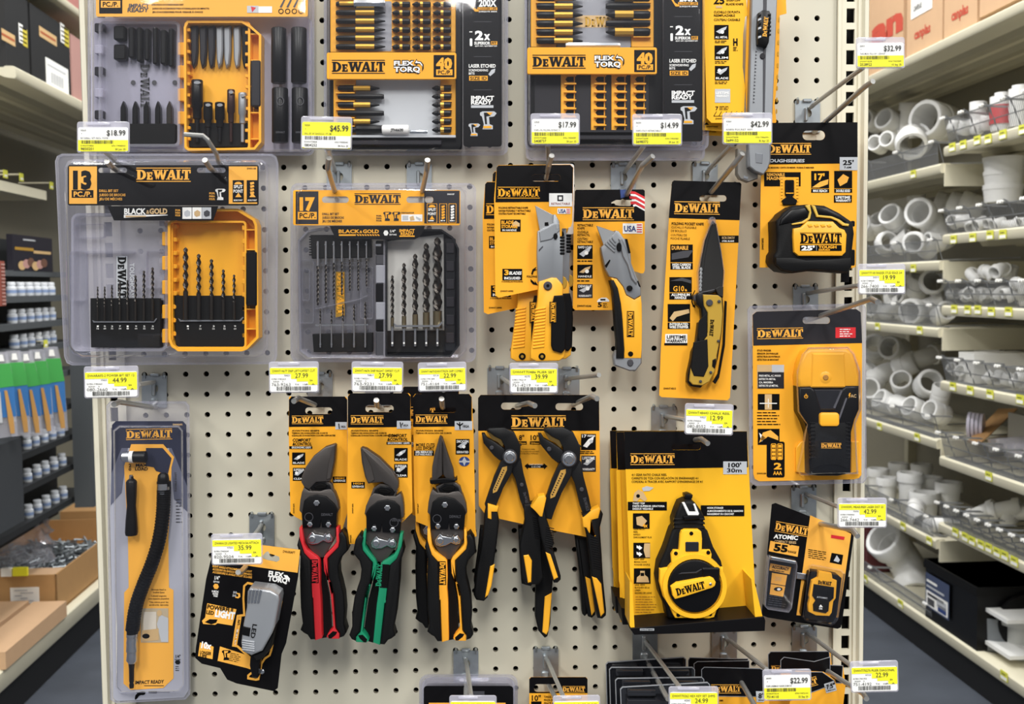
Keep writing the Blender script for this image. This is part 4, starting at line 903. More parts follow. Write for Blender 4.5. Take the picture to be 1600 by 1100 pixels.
    w = t.part('wheel', None, 'knurled steel wheel'); w.prism(sh(ell(881.5, 442, 4.5, 9.5, 14)), d + .004, d + .012, GOLD, 1)
    return t.done()
folding_knife(0, 0, .105, 'front folding utility knife with silver head and blade on a yellow card')
folding_knife(-18, 26, .075, 'folding utility knife on the lower card peeking out behind the front one', False, -31, 0)
folding_knife(-6, 10, .045, 'rearmost folding utility knife almost hidden behind the two others', False, 10, -3)
t, p = one('white_card', 'plain white card sticking out behind the folding utility knives', 'card'); p.prism(rrect(858, 256, 897, 366, 4), .030, .0306, WHT); t.done()

# retractable knife
D = .035
t = Thing('retractable_utility_knife', 'retractable utility knife with grey head and yellow handle, bottom reaching past its card', 'utility knife')
c = t.part('card'); sl = [A([(620, 165), (650, 150), (680, 150), (690, 142), (705, 150), (760, 150), (785, 165), (785, 185), (770, 187), (755, 180), (735, 188), (670, 186), (640, 180), (625, 187)])]
P = A([(393, 95), (402, 86), (820, 84), (830, 92), (830, 590), (822, 607), (808, 609), (765, 595), (640, 838), (395, 838), (380, 825), (385, 300)])
c.sheet(P, sl, D, .0006, YEL); c.flath(A([(393, 95), (402, 86), (820, 84), (830, 92), (830, 282), (386, 286)]), sl, D + .0003, BLK)
c.logo(910.5, 344, 80, 20, D + .0006, ORG)
for q in range(3): c.flat(A([(728 + q * 6, 92 + q * 34), (770, 98 + q * 30), (830, 130 + q * 30), (830, 146 + q * 31), (770, 114 + q * 31), (730 + q * 6, 108 + q * 34)]), D + .0005, (RED if q != 9 else WHT))
for q in range(3): c.flat(A([(740 + q * 8, 112 + q * 34), (770, 114 + q * 31), (830, 146 + q * 31), (830, 160 + q * 30), (775, 128 + q * 30), (742 + q * 8, 124 + q * 34)]), D + .0005, WHT)
c.flat(A([(676, 86), (722, 86), (716, 128), (680, 140)]), D + .0005, BLU)
c.R(973, 349, 1004, 365, D + .0004, WHT); c.text('USA', 975, 361.5, 19, 9, D + .0007, BLU, 0, .03)
for q in range(4): c.R(995, 350.5 + q * 3.6, 1003, 352.2 + q * 3.6, D + .0007, RED)
for q, s_ in enumerate(('RETRACTABLE', 'KNIFE', 'CUCHILLA', 'RETRÁCTIL', 'COUTEAU', 'RÉTRACTABLE')): c.text(s_, 902.5, 353.5 + q * 4.8 + (q // 2) * 1, (24, 11, 17, 19, 16, 24)[q], 3.6, D + .0004, INK, 0, .02)
for q, (cap, top) in enumerate((('', 'RAPID LOAD'), ('HANDLE', ''), ('WARRANTY', 'DEWALT'))): icon(c, 902, 383 + q * 30.5, 926, 404.5 + q * 30.5, D + .0004, INK if q < 2 else CHC, GRY if q != 1 else TAN, cap or None, WHT, q, top or None)
for q in range(2): c.lines(902, 407 + q * 31, 25, 1, D + .0004, INK, h=1.8)
c.text('5', 934, 479.5, 6.5, 7.5, D + .0004, INK, 0, .03); c.flat(A([(530, 788), (540, 770), (560, 760), (590, 760), (607, 775), (607, 785)]), D + .0004, WHT); c.R(938, 467, 946, 469.5, D + .0006, INK); c.lines(942, 474, 8, 3, D + .0004, INK, 2.6, 1); c.text('DWHT10246', 902, 479.5, 22, 3, D + .0004, INK)
b = t.part('blade', None, 'bare steel trapezoid blade'); b.prism(A([(527, 310), (640, 348), (622, 420), (572, 432)]), D + .010, D + .012, BLD, .6)
g = t.part('knife_head', None, 'grey cast metal head')
P = A([(556, 446), (600, 405), (642, 352), (645, 340), (668, 345), (698, 390), (722, 395), (742, 480), (746, 545), (775, 620), (803, 690), (806, 745), (765, 770), (715, 742), (695, 690), (655, 640), (610, 630), (585, 585), (563, 490)])
g.prism(P, D + .002, D + .018, CAST, 2, lv=2)
for q in range(4): g.prism(A([(585 + q * 14, 415 - q * 13), (645 + q * 2, 470 - q * 20), (640 + q * 2, 480 - q * 20), (580 + q * 14, 427 - q * 13)]), D + .017, D + .0198, CAST, .7)
g.prism(A([(665, 390), (690, 395), (720, 470), (745, 560), (785, 665), (778, 680), (745, 640), (720, 555), (690, 500)]), D + .017, D + .0205, CAST, 1.6)
g.prism(A([(580, 560), (610, 522), (616, 528), (590, 575)]), D + .017, D + .0185, INK); g.prism(ell(967.5, 386, 4, 7, 14), D + .017, D + .0215, BPL, 1); g.prism(ell(984, 450.5, 4.6, n=14), D + .017, D + .0215, BPL, 1.2)
h = t.part('handle', None, 'yellow handle panel')
P = A([(612, 630), (655, 642), (695, 692), (715, 744), (765, 772), (806, 748), (812, 800), (814, 950), (812, 1085), (808, 1140), (700, 1140), (695, 1000), (685, 850), (660, 720)])
h.prism(P, D + .002, D + .017, YEL2, 2, lv=2); h.R(979.5, 486, 991, 526.5, D + .0175, INK); h.logo(980.5, 487, 38, 9.5, D + .0178, YEL2, 90)
k = t.part('grip', h, 'black rubber grip'); k.prism(A([(612, 652), (636, 650), (662, 700), (682, 800), (692, 900), (698, 1000), (704, 1085), (700, 1140), (652, 1140), (655, 1040), (645, 940), (636, 800), (630, 720)]), D + .001, D + .019, RUB, 2, lv=2)
g = t.part('end_cap', None, 'grey metal end cap'); B8 = lambda P: Z(800, 550, P); g.prism(B8([(632, 28), (650, -10), (812, -10), (812, 70), (775, 118), (735, 120), (640, 85)]), D + .002, D + .016, CAST, 2); g.prism(ell(985.5, 553, 4, n=12), D + .015, D + .0185, INK, 1); g.prism(ell(985, 567, 5, 6, 8), D + .015, D + .0175, DGR, 1)
k = t.part('slider'); k.prism(A([(708, 392), (722, 394), (742, 480), (728, 480)]), D + .008, D + .020, BPL, 1); k.prism(A([(775, 650), (790, 655), (805, 690), (800, 700), (788, 690)]), D + .006, D + .018, BPL, 1)
t.done()

# folding pocket knife
D = .04
t = Thing('folding_pocket_knife', 'tall yellow card with an opened black bladed folding pocket knife', 'pocket knife')
c = t.part('card'); P = A([(1000, 38), (1012, 28), (1425, 40), (1434, 50), (1400, 700), (1362, 1385), (1348, 1402), (935, 1382), (920, 1370), (930, 1100), (960, 600), (985, 200)]); sl = [slot(1114, 310, 42, 10)]
c.sheet(P, sl, D, .0006, YEL); c.flath(A([(1000, 38), (1012, 28), (1425, 40), (1434, 50), (1422, 276), (980, 262), (985, 200)]), sl, D + .0003, BLK)
c.logo(1053.5, 334.5, 71, 20, D + .0006, ORG, 0.8)
for q, (s_, w_) in enumerate((('FOLDING POCKET KNIFE', 50), ('CUCHILLO PLEGABLE', 39), ('DE BOLSILLO', 24), ('COUTEAU DE', 25), ('POCHE PLIABLE', 30))): c.text(s_, 1049.5 - q * .4, 351.3 + q * 5.5 + (q > 2) * 1, w_, 4.2 if q == 0 else 3.6, D + .0004, INK, 1, .03 if q == 0 else 0)
c.R(1121, 368, 1154, 379, D + .0004, INK); c.text('8CR13MOV', 1128, 373.5, 20, 4, D + .0008, TAN, 0, .02); c.text('STEEL BLADE', 1128, 377.8, 19, 2.4, D + .0008, WHT)
for q, (tp, cp, y, h_) in enumerate((('DURABLE', 'HIGH CARBON', 382, 39), ('', 'ALUMINUM', 433, 35), ('', 'INTEGRATED', 475, 39))):
    x0 = 1047.5 - q * 1.6 - (q == 2) * 1; c.R(x0, y, x0 + 35, y + h_, D + .0004, INK)
    c.R(x0, y + h_ - 11, x0 + 35, y + h_ - 10.2, D + .0006, YEL)
    c.text(cp, x0 + 17.5, y + h_ - 5.6, 29, 4, D + .0008, WHT, 0, .03, 'c'); c.text(('STEEL BLADE', 'HANDLE', 'WIRE STRIPPER')[q], x0 + 17.5, y + h_ - 1, (28, 18, 30)[q], 4, D + .0008, WHT, 0, .03, 'c')
    if tp: c.text(tp, x0 + 2, y + 8, 26, 6, D + .0008, ORG, 0, .03); c.flat([(x0 + 2, y + 14), (x0 + 20, y + 10), (x0 + 36, y + 9), (x0 + 28, y + 20), (x0 + 2, y + 24)], D + .0006, DGR)
    elif q == 1: c.text('G10', x0 + 6, y + 22, 17, 8.5, D + .0008, YEL, 0, .02); c.text('&', x0 + 24, y + 22, 4, 3.6, D + .0008, YEL); c.flat([(x0 + 1, y + 6), (x0 + 20, y + 1), (x0 + 34, y + 5), (x0 + 34, y + 10), (x0 + 20, y + 6)], D + .0006, DGR)
    else: c.flat([(x0 + 3, y + 22), (x0 + 10, y + 12), (x0 + 33, y + 8), (x0 + 34, y + 14), (x0 + 14, y + 20), (x0 + 8, y + 27)], D + .0006, TAN)
c.R(1039.5, 522, 1074, 538, D + .0004, WHT); c.text('LIFETIME', 1042, 529, 30, 5.2, D + .0008, INK, 0, .03); c.text('WARRANTY', 1041, 535, 32, 5, D + .0008, INK, 0, .03); c.R(1038, 536, 1074, 539.5, D + .0006, INK); c.text('DWHT10313', 1037, 608.5, 19, 3, D + .0004, INK)
c.flat(smooth(A([(1142, 712), (1125, 745), (1120, 785), (1130, 815), (1118, 808), (1145, 826), (1143, 803), (1135, 806), (1127, 785), (1130, 748), (1145, 718)]), 0), D + .0004, INK)
b = t.part('blade', None, 'black drop point blade with serrations')
P = A([(1255, 278), (1275, 300), (1292, 380), (1310, 470), (1322, 590), (1318, 700), (1288, 720), (1240, 735), (1172, 730), (1170, 600), (1180, 520), (1205, 410), (1235, 320)])
b.prism(P, D + .004, D + .0085, mat('black_coated_steel', '#2f2e2d', .42, .5), 1.2); b.prism(A([(1210, 410), (1238, 325), (1256, 300), (1228, 400), (1205, 520), (1198, 600), (1180, 600), (1188, 520)]), D + .0085, D + .0092, mat('black_coated_steel', '#2f2e2d', .42, .5), .6)
for q in range(6): b.prism(ell(1095.6 - q * .2, 421 + q * 6.2, 2.3, 3.2, 10), D + .008, D + .0095, BLD, .5)
k = t.part('blister', None, 'clear tip cover'); k.prism(ell(1113.5, 345, 5.5, 6.5, 14), D + .001, D + .010, CLB, 1.5); k.ringp(A([(1255, 268), (1280, 300), (1330, 600), (1320, 700), (1165, 735), (1163, 600), (1200, 400)]), inset(A([(1255, 268), (1280, 300), (1330, 600), (1320, 700), (1165, 735), (1163, 600), (1200, 400)]), 1.3), D, D + .010, CLB)
C2 = lambda P: Z(800, 550, P)
h = t.part('handle', None, 'dark handle with gold side'); P = A([(1150, 745), (1170, 728), (1200, 735), (1290, 742), (1318, 760), (1322, 850)]) + [(1128, 520), (1122, 560), (1114, 585)] + C2([(1180, 225), (1115, 215), (1095, 190), (1098, 140), (1120, 40), (1125, 0)]) + A([(1150, 1050), (1165, 920), (1188, 910), (1180, 830), (1150, 800)])
h.prism(P, D + .002, D + .014, BPL, 2, lv=2)
P = A([(1194, 742), (1285, 745), (1310, 762), (1318, 860)]) + [(1127, 520), (1120, 556)] + C2([(1280, 40), (1268, 120), (1235, 185), (1190, 210), (1130, 205), (1108, 180), (1118, 100), (1130, 40)]) + [(1085, 552), (1098, 540), (1104, 520)] + A([(1222, 980), (1222, 850), (1200, 810)])
h.prism(P, D + .012, D + .0165, mat('gold_handle', '#c9a23f', .35, .35), 1.2)
h.prism(C2([(1135, -60), (1222, -80), (1228, 90), (1200, 155), (1138, 150), (1118, 100)]), D + .0160, D + .0178, RUB, 1)
h.prism(A([(1170, 905), (1222, 850), (1222, 1000), (1175, 1050), (1160, 1000)]), D + .0150, D + .0172, RUB, 1)
for cx, cy, r_ in ((1109, 473, 5.2), (1124, 471, 2.4), (1123, 533, 2.2), (1111, 582, 2.2), (1095, 596, 2.2)): h.prism(ell(cx, cy, r_, n=14), D + .016, D + .0190, DGR, .8)
h.logo(1110, 499, 26, 6, D + .0169, INK, 94, False); h.prism(ell(1091, 466, 7, n=16), D + .003, D + .012, DGR, 1.2)
h.prism(A([(1270, 705), (1300, 690), (1322, 692), (1320, 760), (1290, 745)]), D + .004, D + .013, mat('black_coated_steel', '#2f2e2d', .42, .5), 1)
k = t.part('pocket_clip', h, 'black clip'); k.prism([(1133, 470), (1136, 471), (1133, 540), (1124, 590), (1118, 600), (1114, 597), (1122, 584), (1130, 538)], D + .008, D + .0125, BPL, .8); k.prism(C2([(1255, 50), (1275, 40), (1278, 70), (1268, 105), (1252, 90)]), D + .013, D + .018, BPL, 1)
t.done()

# tape measure
D = .05
t = Thing('tape_measure', 'black and yellow 25 foot tape measure on a hanging card', 'tape measure')
c = t.part('card'); E4 = lambda P: Z(1200, 0, P); G4 = lambda P: Z(1200, 275, P)
P = [(1206, 192), (1340, 191), (1340, 255), (1337, 417), (1332, 419), (1187, 418), (1189, 270)]; sl = [rrect(1254, 204, 1289, 219, 7)]
c.sheet(P, sl, D, .0006, YEL); c.flath([(1206, 192), (1340, 191), (1340, 255), (1190, 257), (1196, 230)], sl, D + .0003, BLK)
c.logo(1199, 241.5, 68.5, 18, D + .0006, ORG); c.text('TOUGHSERIES', 1196, 253.5, 61, 5, D + .0006, GRY, 0, .03, slant=.1)
c.R(1312, 245.5, 1340, 266, D + .0005, GRY); c.text("25'", 1317, 257.5, 17, 7.5, D + .0008, INK, 0, .03); c.text('7.6M', 1319, 263, 11, 3.2, D + .0008, INK, 0, .02)
c.text('TAPE MEASURE / CINTA DE MEDIR / RUBAN À MESURER', 1196, 263, 76, 2.4, D + .0004, INK)
c.R(1194, 269, 1251, 291, D + .0004, INK); c.text('REMOVABLE', 1198, 275, 28, 4.6, D + .0008, ORG, 0, .03); c.text('MAGNET', 1198, 281, 29, 5, D + .0008, ORG, 0, .03)
c.R(1219, 277, 1248, 320, D + .0005, YEL); c.prism(rrect(1227, 281, 1241, 306, 2), D, D + .003, BLK, .8); c.prism([(1224, 320), (1222, 313), (1229, 308), (1229, 304), (1239, 304), (1239, 308), (1246, 313), (1244, 320)], D, D + .003, BLK, .8); c.flat(ell(1234, 290, 3.6, 7, 12), D + .0034, INK); c.flat([(1228, 301), (1240, 301), (1240, 302.5), (1228, 302.5)], D + .0034, YEL)
for q in range(8): c.R(1220, 280 + q * 5, 1223, 280.6 + q * 5, D + .0008, INK); c.R(1244, 280 + q * 5, 1247.5, 280.6 + q * 5, D + .0008, INK)
for x0, s_, tp in ((1267.5, 'MAX REACH', "17'"), (1303.5, 'DOUBLE SIDED', '')):
    c.R(x0, 267, x0 + 28, 301, D + .0004, INK)
    if tp: c.text(tp, x0 + 5, 281, 16, 10, D + .0008, YEL, 0, .04); c.flat([(x0 + 1, 293), (x0 + 14, 284), (x0 + 27, 280), (x0 + 26, 288), (x0 + 12, 293)], D + .0006, ORG)
    else: c.flat([(x0 + 5, 281), (x0 + 14, 272), (x0 + 23, 277), (x0 + 20, 285), (x0 + 9, 291)], D + .0006, ORG)
    c.text(s_, x0 + 14, 300, 22, 4, D + .0008, WHT, 0, .03, 'c'); c.R(x0, 294.4, x0 + 28, 295, D + .0008, YEL)
c.R(1303, 305, 1331, 316.5, D + .0004, INK); c.text('LIFETIME', 1305.5, 310.3, 23, 4, D + .0008, WHT, 0, .03); c.text('WARRANTY', 1305.5, 315.2, 24, 3.8, D + .0008, WHT, 0, .03); c.text('DWHT36925', 1193, 390, 18, 3, D + .0004, INK, -90)
b = t.part('case', None, 'black rubber armoured case')
P = [(1213, 345), (1220, 338), (1224, 332), (1240, 321), (1262, 319), (1290, 321), (1312, 332), (1328, 343), (1334, 348), (1336, 365), (1332, 400), (1332, 418), (1326, 427), (1300, 425), (1270, 423), (1240, 427), (1222, 424), (1212, 415), (1209, 408), (1210, 398), (1214, 392), (1214, 365)]
b.prism(P, D + .002, D + .040, RUB, 7, lv=4)
b.prism([(1212, 402), (1240, 402), (1260, 406), (1290, 405), (1330, 402), (1331, 417), (1325, 425), (1300, 423), (1270, 421), (1240, 425), (1223, 422), (1213, 413)], D + .034, D + .043, RUB, 3, lv=2)
b.prism([(1221, 342), (1236, 328), (1258, 324), (1264, 332), (1262, 340), (1240, 347), (1218, 352)], D + .036, D + .042, BPL, 3, lv=2); b.prism([(1273, 322), (1292, 325), (1312, 335), (1324, 346), (1310, 348), (1296, 340), (1276, 336)], D + .036, D + .042, BPL, 3, lv=2)
for Q in ([(1237, 349.5), (1254, 346), (1263, 340), (1265, 331), (1258, 321), (1266, 320), (1268, 332), (1266, 342), (1256, 349), (1238, 351.5)], [(1268, 320), (1274, 322), (1279, 336), (1300, 338), (1312, 343), (1320, 349), (1327, 350), (1326, 353.5), (1317, 352.5), (1308, 345.5), (1298, 341), (1276, 339), (1274, 334)]): b.prism(Q, D + .036, D + .0425, mat('pale_yellow_stripe', '#d8b34a', .4), .8)
b.prism(rrect(1330, 345, 1336, 354, 2), D + .01, D + .03, BPL, 1); b.prism(rrect(1329, 390, 1336, 415, 2), D + .008, D + .030, BPL, 1)
f = t.part('face_plate', None, 'yellow label plate')
P = [(1240, 357), (1252, 355), (1262, 345.5), (1302, 346), (1312, 356), (1320, 359), (1323.5, 366), (1322, 394), (1316, 400), (1248, 400), (1241, 394), (1239.5, 370)]
f.prism(P, D + .037, D + .045, YEL2, 2.5, lv=2)
d = D + .0454; f.R(1250, 363.5, 1315, 364.3, d, INK); f.logo(1250.5, 379.5, 64.5, 14.5, d, INK, 0, False); f.R(1250, 378.5 + 1.5, 1315, 380.9, d, INK)
f.R(1250, 383, 1315, 392, d, INK); f.text("25'", 1252, 391, 21, 7, d + .0003, WHT, 0, .05); f.R(1275.5, 383.5, 1276, 391.5, d + .0003, GRY); f.text('TOUGH', 1279, 388, 28, 4.2, d + .0003, YEL, 0, .04); f.text('SERIES', 1279, 391.5, 18, 2.6, d + .0003, YEL, 0, .03)
for q in range(4): f.prism([(1262 + q * 10, 351), (1268 + q * 10, 350), (1270 + q * 10, 354), (1264 + q * 10, 355)], d - .0006, d + .0006, YEL2, .6)
k = t.part('tape_hook', None, 'black end of the tape'); k.prism([(1316, 416), (1327, 416), (1327, 441), (1315, 441)], D + .012, D + .016, BLK)
k.prism([(1315, 452), (1327, 452), (1327, 470), (1315, 470)], .004, .005, BLK) if False else None
t.done()

# stud finder
D = .04
t = Thing('stud_finder', 'black and yellow stud finder in a clear blister on a yellow card', 'stud finder')
c = t.part('card'); d = D + .002; P = [(1176, 492), (1182, 487), (1338, 483), (1345, 488), (1347, 545), (1346, 742), (1342, 747), (1334, 749), (1186, 752), (1179, 748), (1177, 740)]; sl = [rrect(1254, 495, 1297, 506, 5)]
c.sheet(P, sl, d, .0006, YEL); c.flath([(1176, 492), (1182, 487), (1338, 483), (1345, 488), (1347, 536), (1177, 540)], sl, d + .0003, CHC)
c.logo(1183, 530, 72, 17, d + .0006, ORG, -1)
c.R(1305.5, 511.5, 1337, 528, d + .0005, RED)
for q in range(4): c.lines(1312, 514 + q * 3.5, 20, 1, d + .0008, WHT, h=1.4)
for q, s_ in enumerate(('STUD FINDER', 'SENSOR DE PARALES', 'DÉTECTEUR DE POTEAUX', 'DÉTECTEUR DE MONTANT')): c.text(s_, 1183, 549 + q * 4.8, (22, 33, 36, 34)[q], 2.8, d + .0004, INK)
c.R(1183, 570, 1225, 607, d + .0004, TAN); c.R(1206, 570, 1225, 582, d + .0006, GRY); c.R(1184, 581, 1225, 607, d + .0006, CHC)
for q in range(4): c.text(('FINDS METAL, AC, WOOD', 'DETECTA METAL', 'CA, MADERA', 'DÉTECTE LE MÉTAL')[q], 1186, 588.5 + q * 5.2, (34, 26, 22, 30)[q], 3, d + .0008, WHT, 0, .02)
c.R(1184, 615.5, 1218, 640.5, d + .0004, INK); c.R(1195, 616, 1206, 640, d + .0006, TAN); c.R(1187, 629.5, 1214, 631, d + .0008, WHT); c.R(1200, 623, 1201, 637, d + .0008, WHT)
c.lines(1183, 644, 38, 5, d + .0004, INK, 4.6, 1.6)
c.R(1184, 670, 1218, 695, d + .0004, INK); c.flat([(1186, 692), (1192, 676), (1204, 672), (1216, 682), (1216, 688), (1200, 682)], d + .0006, ORG); c.flat([(1186, 676), (1196, 684), (1190, 690)], d + .0006, WHT)
c.prism(rrect(1198, 690, 1226, 746, 3), d, d + .0005, BLK)
for q in range(2):
    for k in range(4): c.R(1206 + q * 10, 695 + k * 6, 1211.5 + q * 10, 699.5 + k * 6, d + .0008, YEL)
    c.ringp(rrect(1204.5 + q * 10, 693, 1213 + q * 10, 718.5, 2), rrect(1205.3 + q * 10, 693.8, 1212.2 + q * 10, 717.7, 2), d, d + .0007, YEL)
c.text('2', 1209, 733, 12.5, 10, d + .0008, YEL, 0, .04); c.text('AAA', 1208, 742, 14, 6, d + .0008, YEL, 0, .03); c.text('DW0100', 1183, 741, 14, 2.5, d + .0004, INK)
b = t.part('body', None, 'yellow upper body'); P = [(1248, 604), (1246, 590), (1250, 568), (1258, 550), (1266, 544), (1322, 544), (1331, 550), (1338, 568), (1343, 590), (1343, 604), (1341, 690), (1330, 740), (1262, 742), (1244, 736), (1246, 690)]
b.prism([(1248, 606), (1246, 590), (1250, 568), (1258, 550), (1266, 545), (1322, 545), (1331, 550), (1338, 568), (1343, 590), (1343, 606)], d, d + .022, YEL2, 5, lv=3)
b.prism([(1244, 700), (1252, 690), (1262, 690), (1262, 740), (1244, 738)], d, d + .004, YEL2, 1); b.prism([(1330, 690), (1342, 690), (1342, 737), (1330, 740)], d, d + .004, YEL2, 1)
b.prism([(1269, 552), (1320, 552), (1322, 606), (1267, 606)], d + .018, d + .0235, YEL2, 2); b.prism(ell(1290.5, 590, 13, n=22), d + .022, d + .0245, YEL2, 6); b.prism(ell(1290.5, 590, 4.5, n=14), d + .0235, d + .0255, mat('tan_dot', '#a8762a', .5), 1)
g = t.part('grip', None, 'black lower body with handle'); P = [(1248, 605), (1268, 604), (1272, 608), (1316, 608), (1321, 603), (1343, 603), (1343, 640), (1336, 656), (1331, 675), (1330, 740), (1310, 744), (1280, 744), (1265, 742), (1264, 680), (1258, 662), (1249, 645)]
g.prism(P, d, d + .024, BPL, 4, lv=3)
g.prism([(1272, 609), (1316, 609), (1306, 640), (1282, 640)], d + .022, d + .0250, mat('dark_lens', '#202126', .2), 1); g.prism([(1302, 637), (1314, 610), (1316.5, 611), (1305, 638)], d + .024, d + .0262, CLB); g.prism([(1310, 655), (1322, 622), (1324, 622), (1312, 656)], d + .024, d + .0262, CLB)
g.prism([(1266, 660), (1326, 660), (1328, 735), (1310, 728), (1284, 728), (1268, 736)], d + .022, d + .0255, RUB, 3, lv=2)
for q in range(10): g.prism([(1266, 660 + q * 6), (1274, 660 + q * 6), (1274, 662.5 + q * 6), (1266, 662.5 + q * 6)], d + .022, d + .0262, BPL, .5); g.prism([(1322, 660 + q * 6), (1329, 660 + q * 6), (1329, 662.5 + q * 6), (1322, 662.5 + q * 6)], d + .022, d + .0262, BPL, .5)
g.ringp(ell(1259.5, 619.5, 3, n=14, a0=-60, a1=240), ell(1259.5, 619.5, 2.2, n=14, a0=-60, a1=240), d + .02, d + .0246, YEL); g.R(1259, 615, 1260, 620, d + .0248, YEL)
g.text('AC', 1329, 621, 9, 5, d + .0247, TAN); g.flat([(1327, 614), (1329.5, 614), (1328, 617.5), (1329.5, 617.5), (1326, 622.5), (1327, 618.5), (1325.5, 618.5)], d + .0247, YEL)
g.R(1282, 691.5, 1315.5, 701, d + .0262, INK); g.logo(1283, 700.5, 31.5, 8.5, d + .0266, ORG)
k = t.part('button', g, 'yellow button'); k.prism(rrect(1281, 645, 1312, 666.5, 5), d + .022, d + .0285, YEL2, 2.5, lv=2)
shell(t, [(1168, 484), (1172, 478), (1348, 474), (1353, 480), (1354, 748), (1349, 755), (1180, 759), (1172, 753)], [(1243, 600), (1243, 580), (1252, 552), (1262, 542), (1326, 541), (1336, 552), (1345, 580), (1346, 640), (1338, 662), (1342, 742), (1250, 744), (1244, 735), (1252, 700), (1258, 664), (1245, 644)], D, D + .030, 5)
t.done()
# ------------------------------------------------------------------ aviation snips, pliers
H5 = lambda P: Z(400, 550, P); H6 = lambda P: Z(400, 825, P)
GUN = mat('gunmetal_blade', '#5b5653', .42, .75, noise=.05)
def vary(P, dx, dy): return [(x + dx, y + dy) for x, y in P]
def snips(label, hm, card, slotc, hdr_y, lg, jawL, jawR, cx, dx, dy, tilt, D, extra, mir=False):
    """card outline, header bottom, jaws, then the common body drawn for the red pair and shifted by (dx, dy)"""
    t = Thing('aviation_snips', label, 'snips', 'aviation snips on their cards'); c = t.part('card')
    c.sheet(card, [slotc], D, .0006, YEL)
    x0, x1, y0 = min(p[0] for p in card), max(p[0] for p in card), min(p[1] for p in card)
    top = [p for p in card if p[1] < hdr_y]; xl = min(p[0] for p in top); xr = max(p[0] for p in top)
    c.flath([(xl, hdr_y), (xl, y0 + 5), (xl + 4, y0), (xr - 4, y0), (xr, y0 + 5), (xr, hdr_y - 1)], [slotc], D + .0003, BLK)
    c.logo(lg[0], lg[1], lg[2], lg[3], D + .0006, ORG)
    extra(c, D)
    V0 = lambda P: rotp(vary(P, dx, dy), 498 + dx, 787 + dy, tilt); G = D + .001
    V = (lambda P: V0([(996 - x, y) for x, y in P])) if mir else V0
    j = t.part('blade', None, 'dark steel blade'); j.prism(jawL, G + .006, G + .018, GUN, 2.6, lv=2)
    if jawR: j = t.part('blade', None, 'dark steel blade'); j.prism(jawR, G + .004, G + .0145, GUN, 2.2, lv=2)
    b = t.part('body', None, 'black pivot body')
    P = V(H5([(300, 845), (330, 868), (400, 870), (460, 850), (490, 880), (512, 940), (518, 990), (505, 1010), (498, 1150), (480, 1190), (440, 1260), (420, 1285), (380, 1285), (350, 1250), (310, 1190), (290, 1120), (285, 1010), (270, 992), (275, 930), (285, 880)]))
    b.prism(P, G + .002, G + .017, GUN, 2, lv=2)
    b.prism(V(H5([(290, 985), (300, 930), (335, 900), (380, 892), (440, 905), (490, 950), (512, 990), (505, 1015), (500, 1098), (412, 1098), (405, 1050), (398, 1098), (290, 1098), (285, 1010)])), G + .015, G + .0205, BPL, 1.5, lv=2)
    b.prism(V(H5([(335, 840), (375, 812), (430, 810), (462, 835), (470, 862), (400, 868), (345, 865)])), G + .006, G + .017, BPL, 1.5)
    kn = V(H5([(335, 840), (375, 812), (430, 810), (462, 835), (470, 862), (400, 868), (345, 865)])); b.prism(inset(kn, -3.2), G + .006, G + .0155, GUN, 1.2); b.prism(V(H5([(360, 842), (400, 825), (440, 832), (440, 850), (400, 858), (370, 856)])), G + .016, G + .0185, INK, .8)
    b.text('DEWALT', *V([(486 if mir else 502, 806)])[0], 18, 4.2, G + .0212, DGR, tilt); b.ringp(V(ell(482.5, 808, 7, n=16)), V(ell(482.5, 808, 6, n=16)), G + .02, G + .0212, DGR)
    for (x, y, r) in ((494.5, 786.5, 5), (484, 820, 4.4), (513, 820, 4.4)):
        k = t.part('bolt', None, 'bright bolt'); k.prism(V(ell(x, y, r, n=6)), G + .019, G + .0235, STL, 1)
    V, V1 = V0, V; l = t.part('latch', None, 'steel locking latch'); Q = V(H6([(318, 68), (335, 40), (350, 25), (365, 40), (420, 50), (435, 30), (440, 45), (460, 35), (478, 60), (475, 85), (450, 92), (420, 80), (385, 100), (350, 104), (325, 95)]))
    l.prism(Q, G + .018, G + .021, STL, .8); l.prism(V(H6(ell(350, 72, 22, n=14))), G + .020, G + .024, STL, 1); l.prism(V(H6(ell(450, 66, 18, n=14))), G + .020, G + .024, STL, 1)
    V = V1
    for sd in (0, 1):
        if sd == 0:
            core = H6([(288, 0), (300, 100), (318, 135), (382, 180), (395, 195), (400, 300), (398, 360), (405, 450), (412, 690), (368, 704), (356, 440), (290, 436), (292, 420), (350, 422), (346, 350), (338, 200), (300, 160), (272, 120), (270, 0)])
            grip = H6([(268, 60), (300, 160), (338, 200), (346, 350), (350, 425), (352, 440), (368, 700), (340, 700), (320, 670), (300, 660), (276, 640), (290, 600), (285, 560), (278, 500), (276, 440), (272, 300), (275, 180), (255, 110)])
        else:
            core = H6([(498, 0), (500, 90), (480, 115), (430, 168), (418, 190), (425, 260), (450, 330), (468, 420), (482, 560), (494, 628), (520, 660), (520, 694), (460, 696), (440, 672), (480, 632), (466, 560), (452, 420), (440, 330)])
            core = H6([(500, 0), (502, 90), (480, 120), (432, 170), (420, 195), (425, 270), (450, 330), (466, 420), (478, 560), (482, 625), (455, 655), (440, 680), (455, 694), (520, 694), (522, 660), (496, 625), (482, 420), (464, 342), (512, 325), (512, 310), (450, 318), (446, 190), (515, 120), (522, 80), (516, 0)])
            grip = H6([(516, 40), (522, 80), (515, 120), (450, 192), (452, 318), (468, 345), (484, 420), (498, 625), (522, 658), (522, 690), (548, 680), (565, 655), (550, 600), (556, 520), (548, 420), (530, 345), (518, 300), (515, 240), (530, 190), (575, 140), (565, 60), (540, 20)])
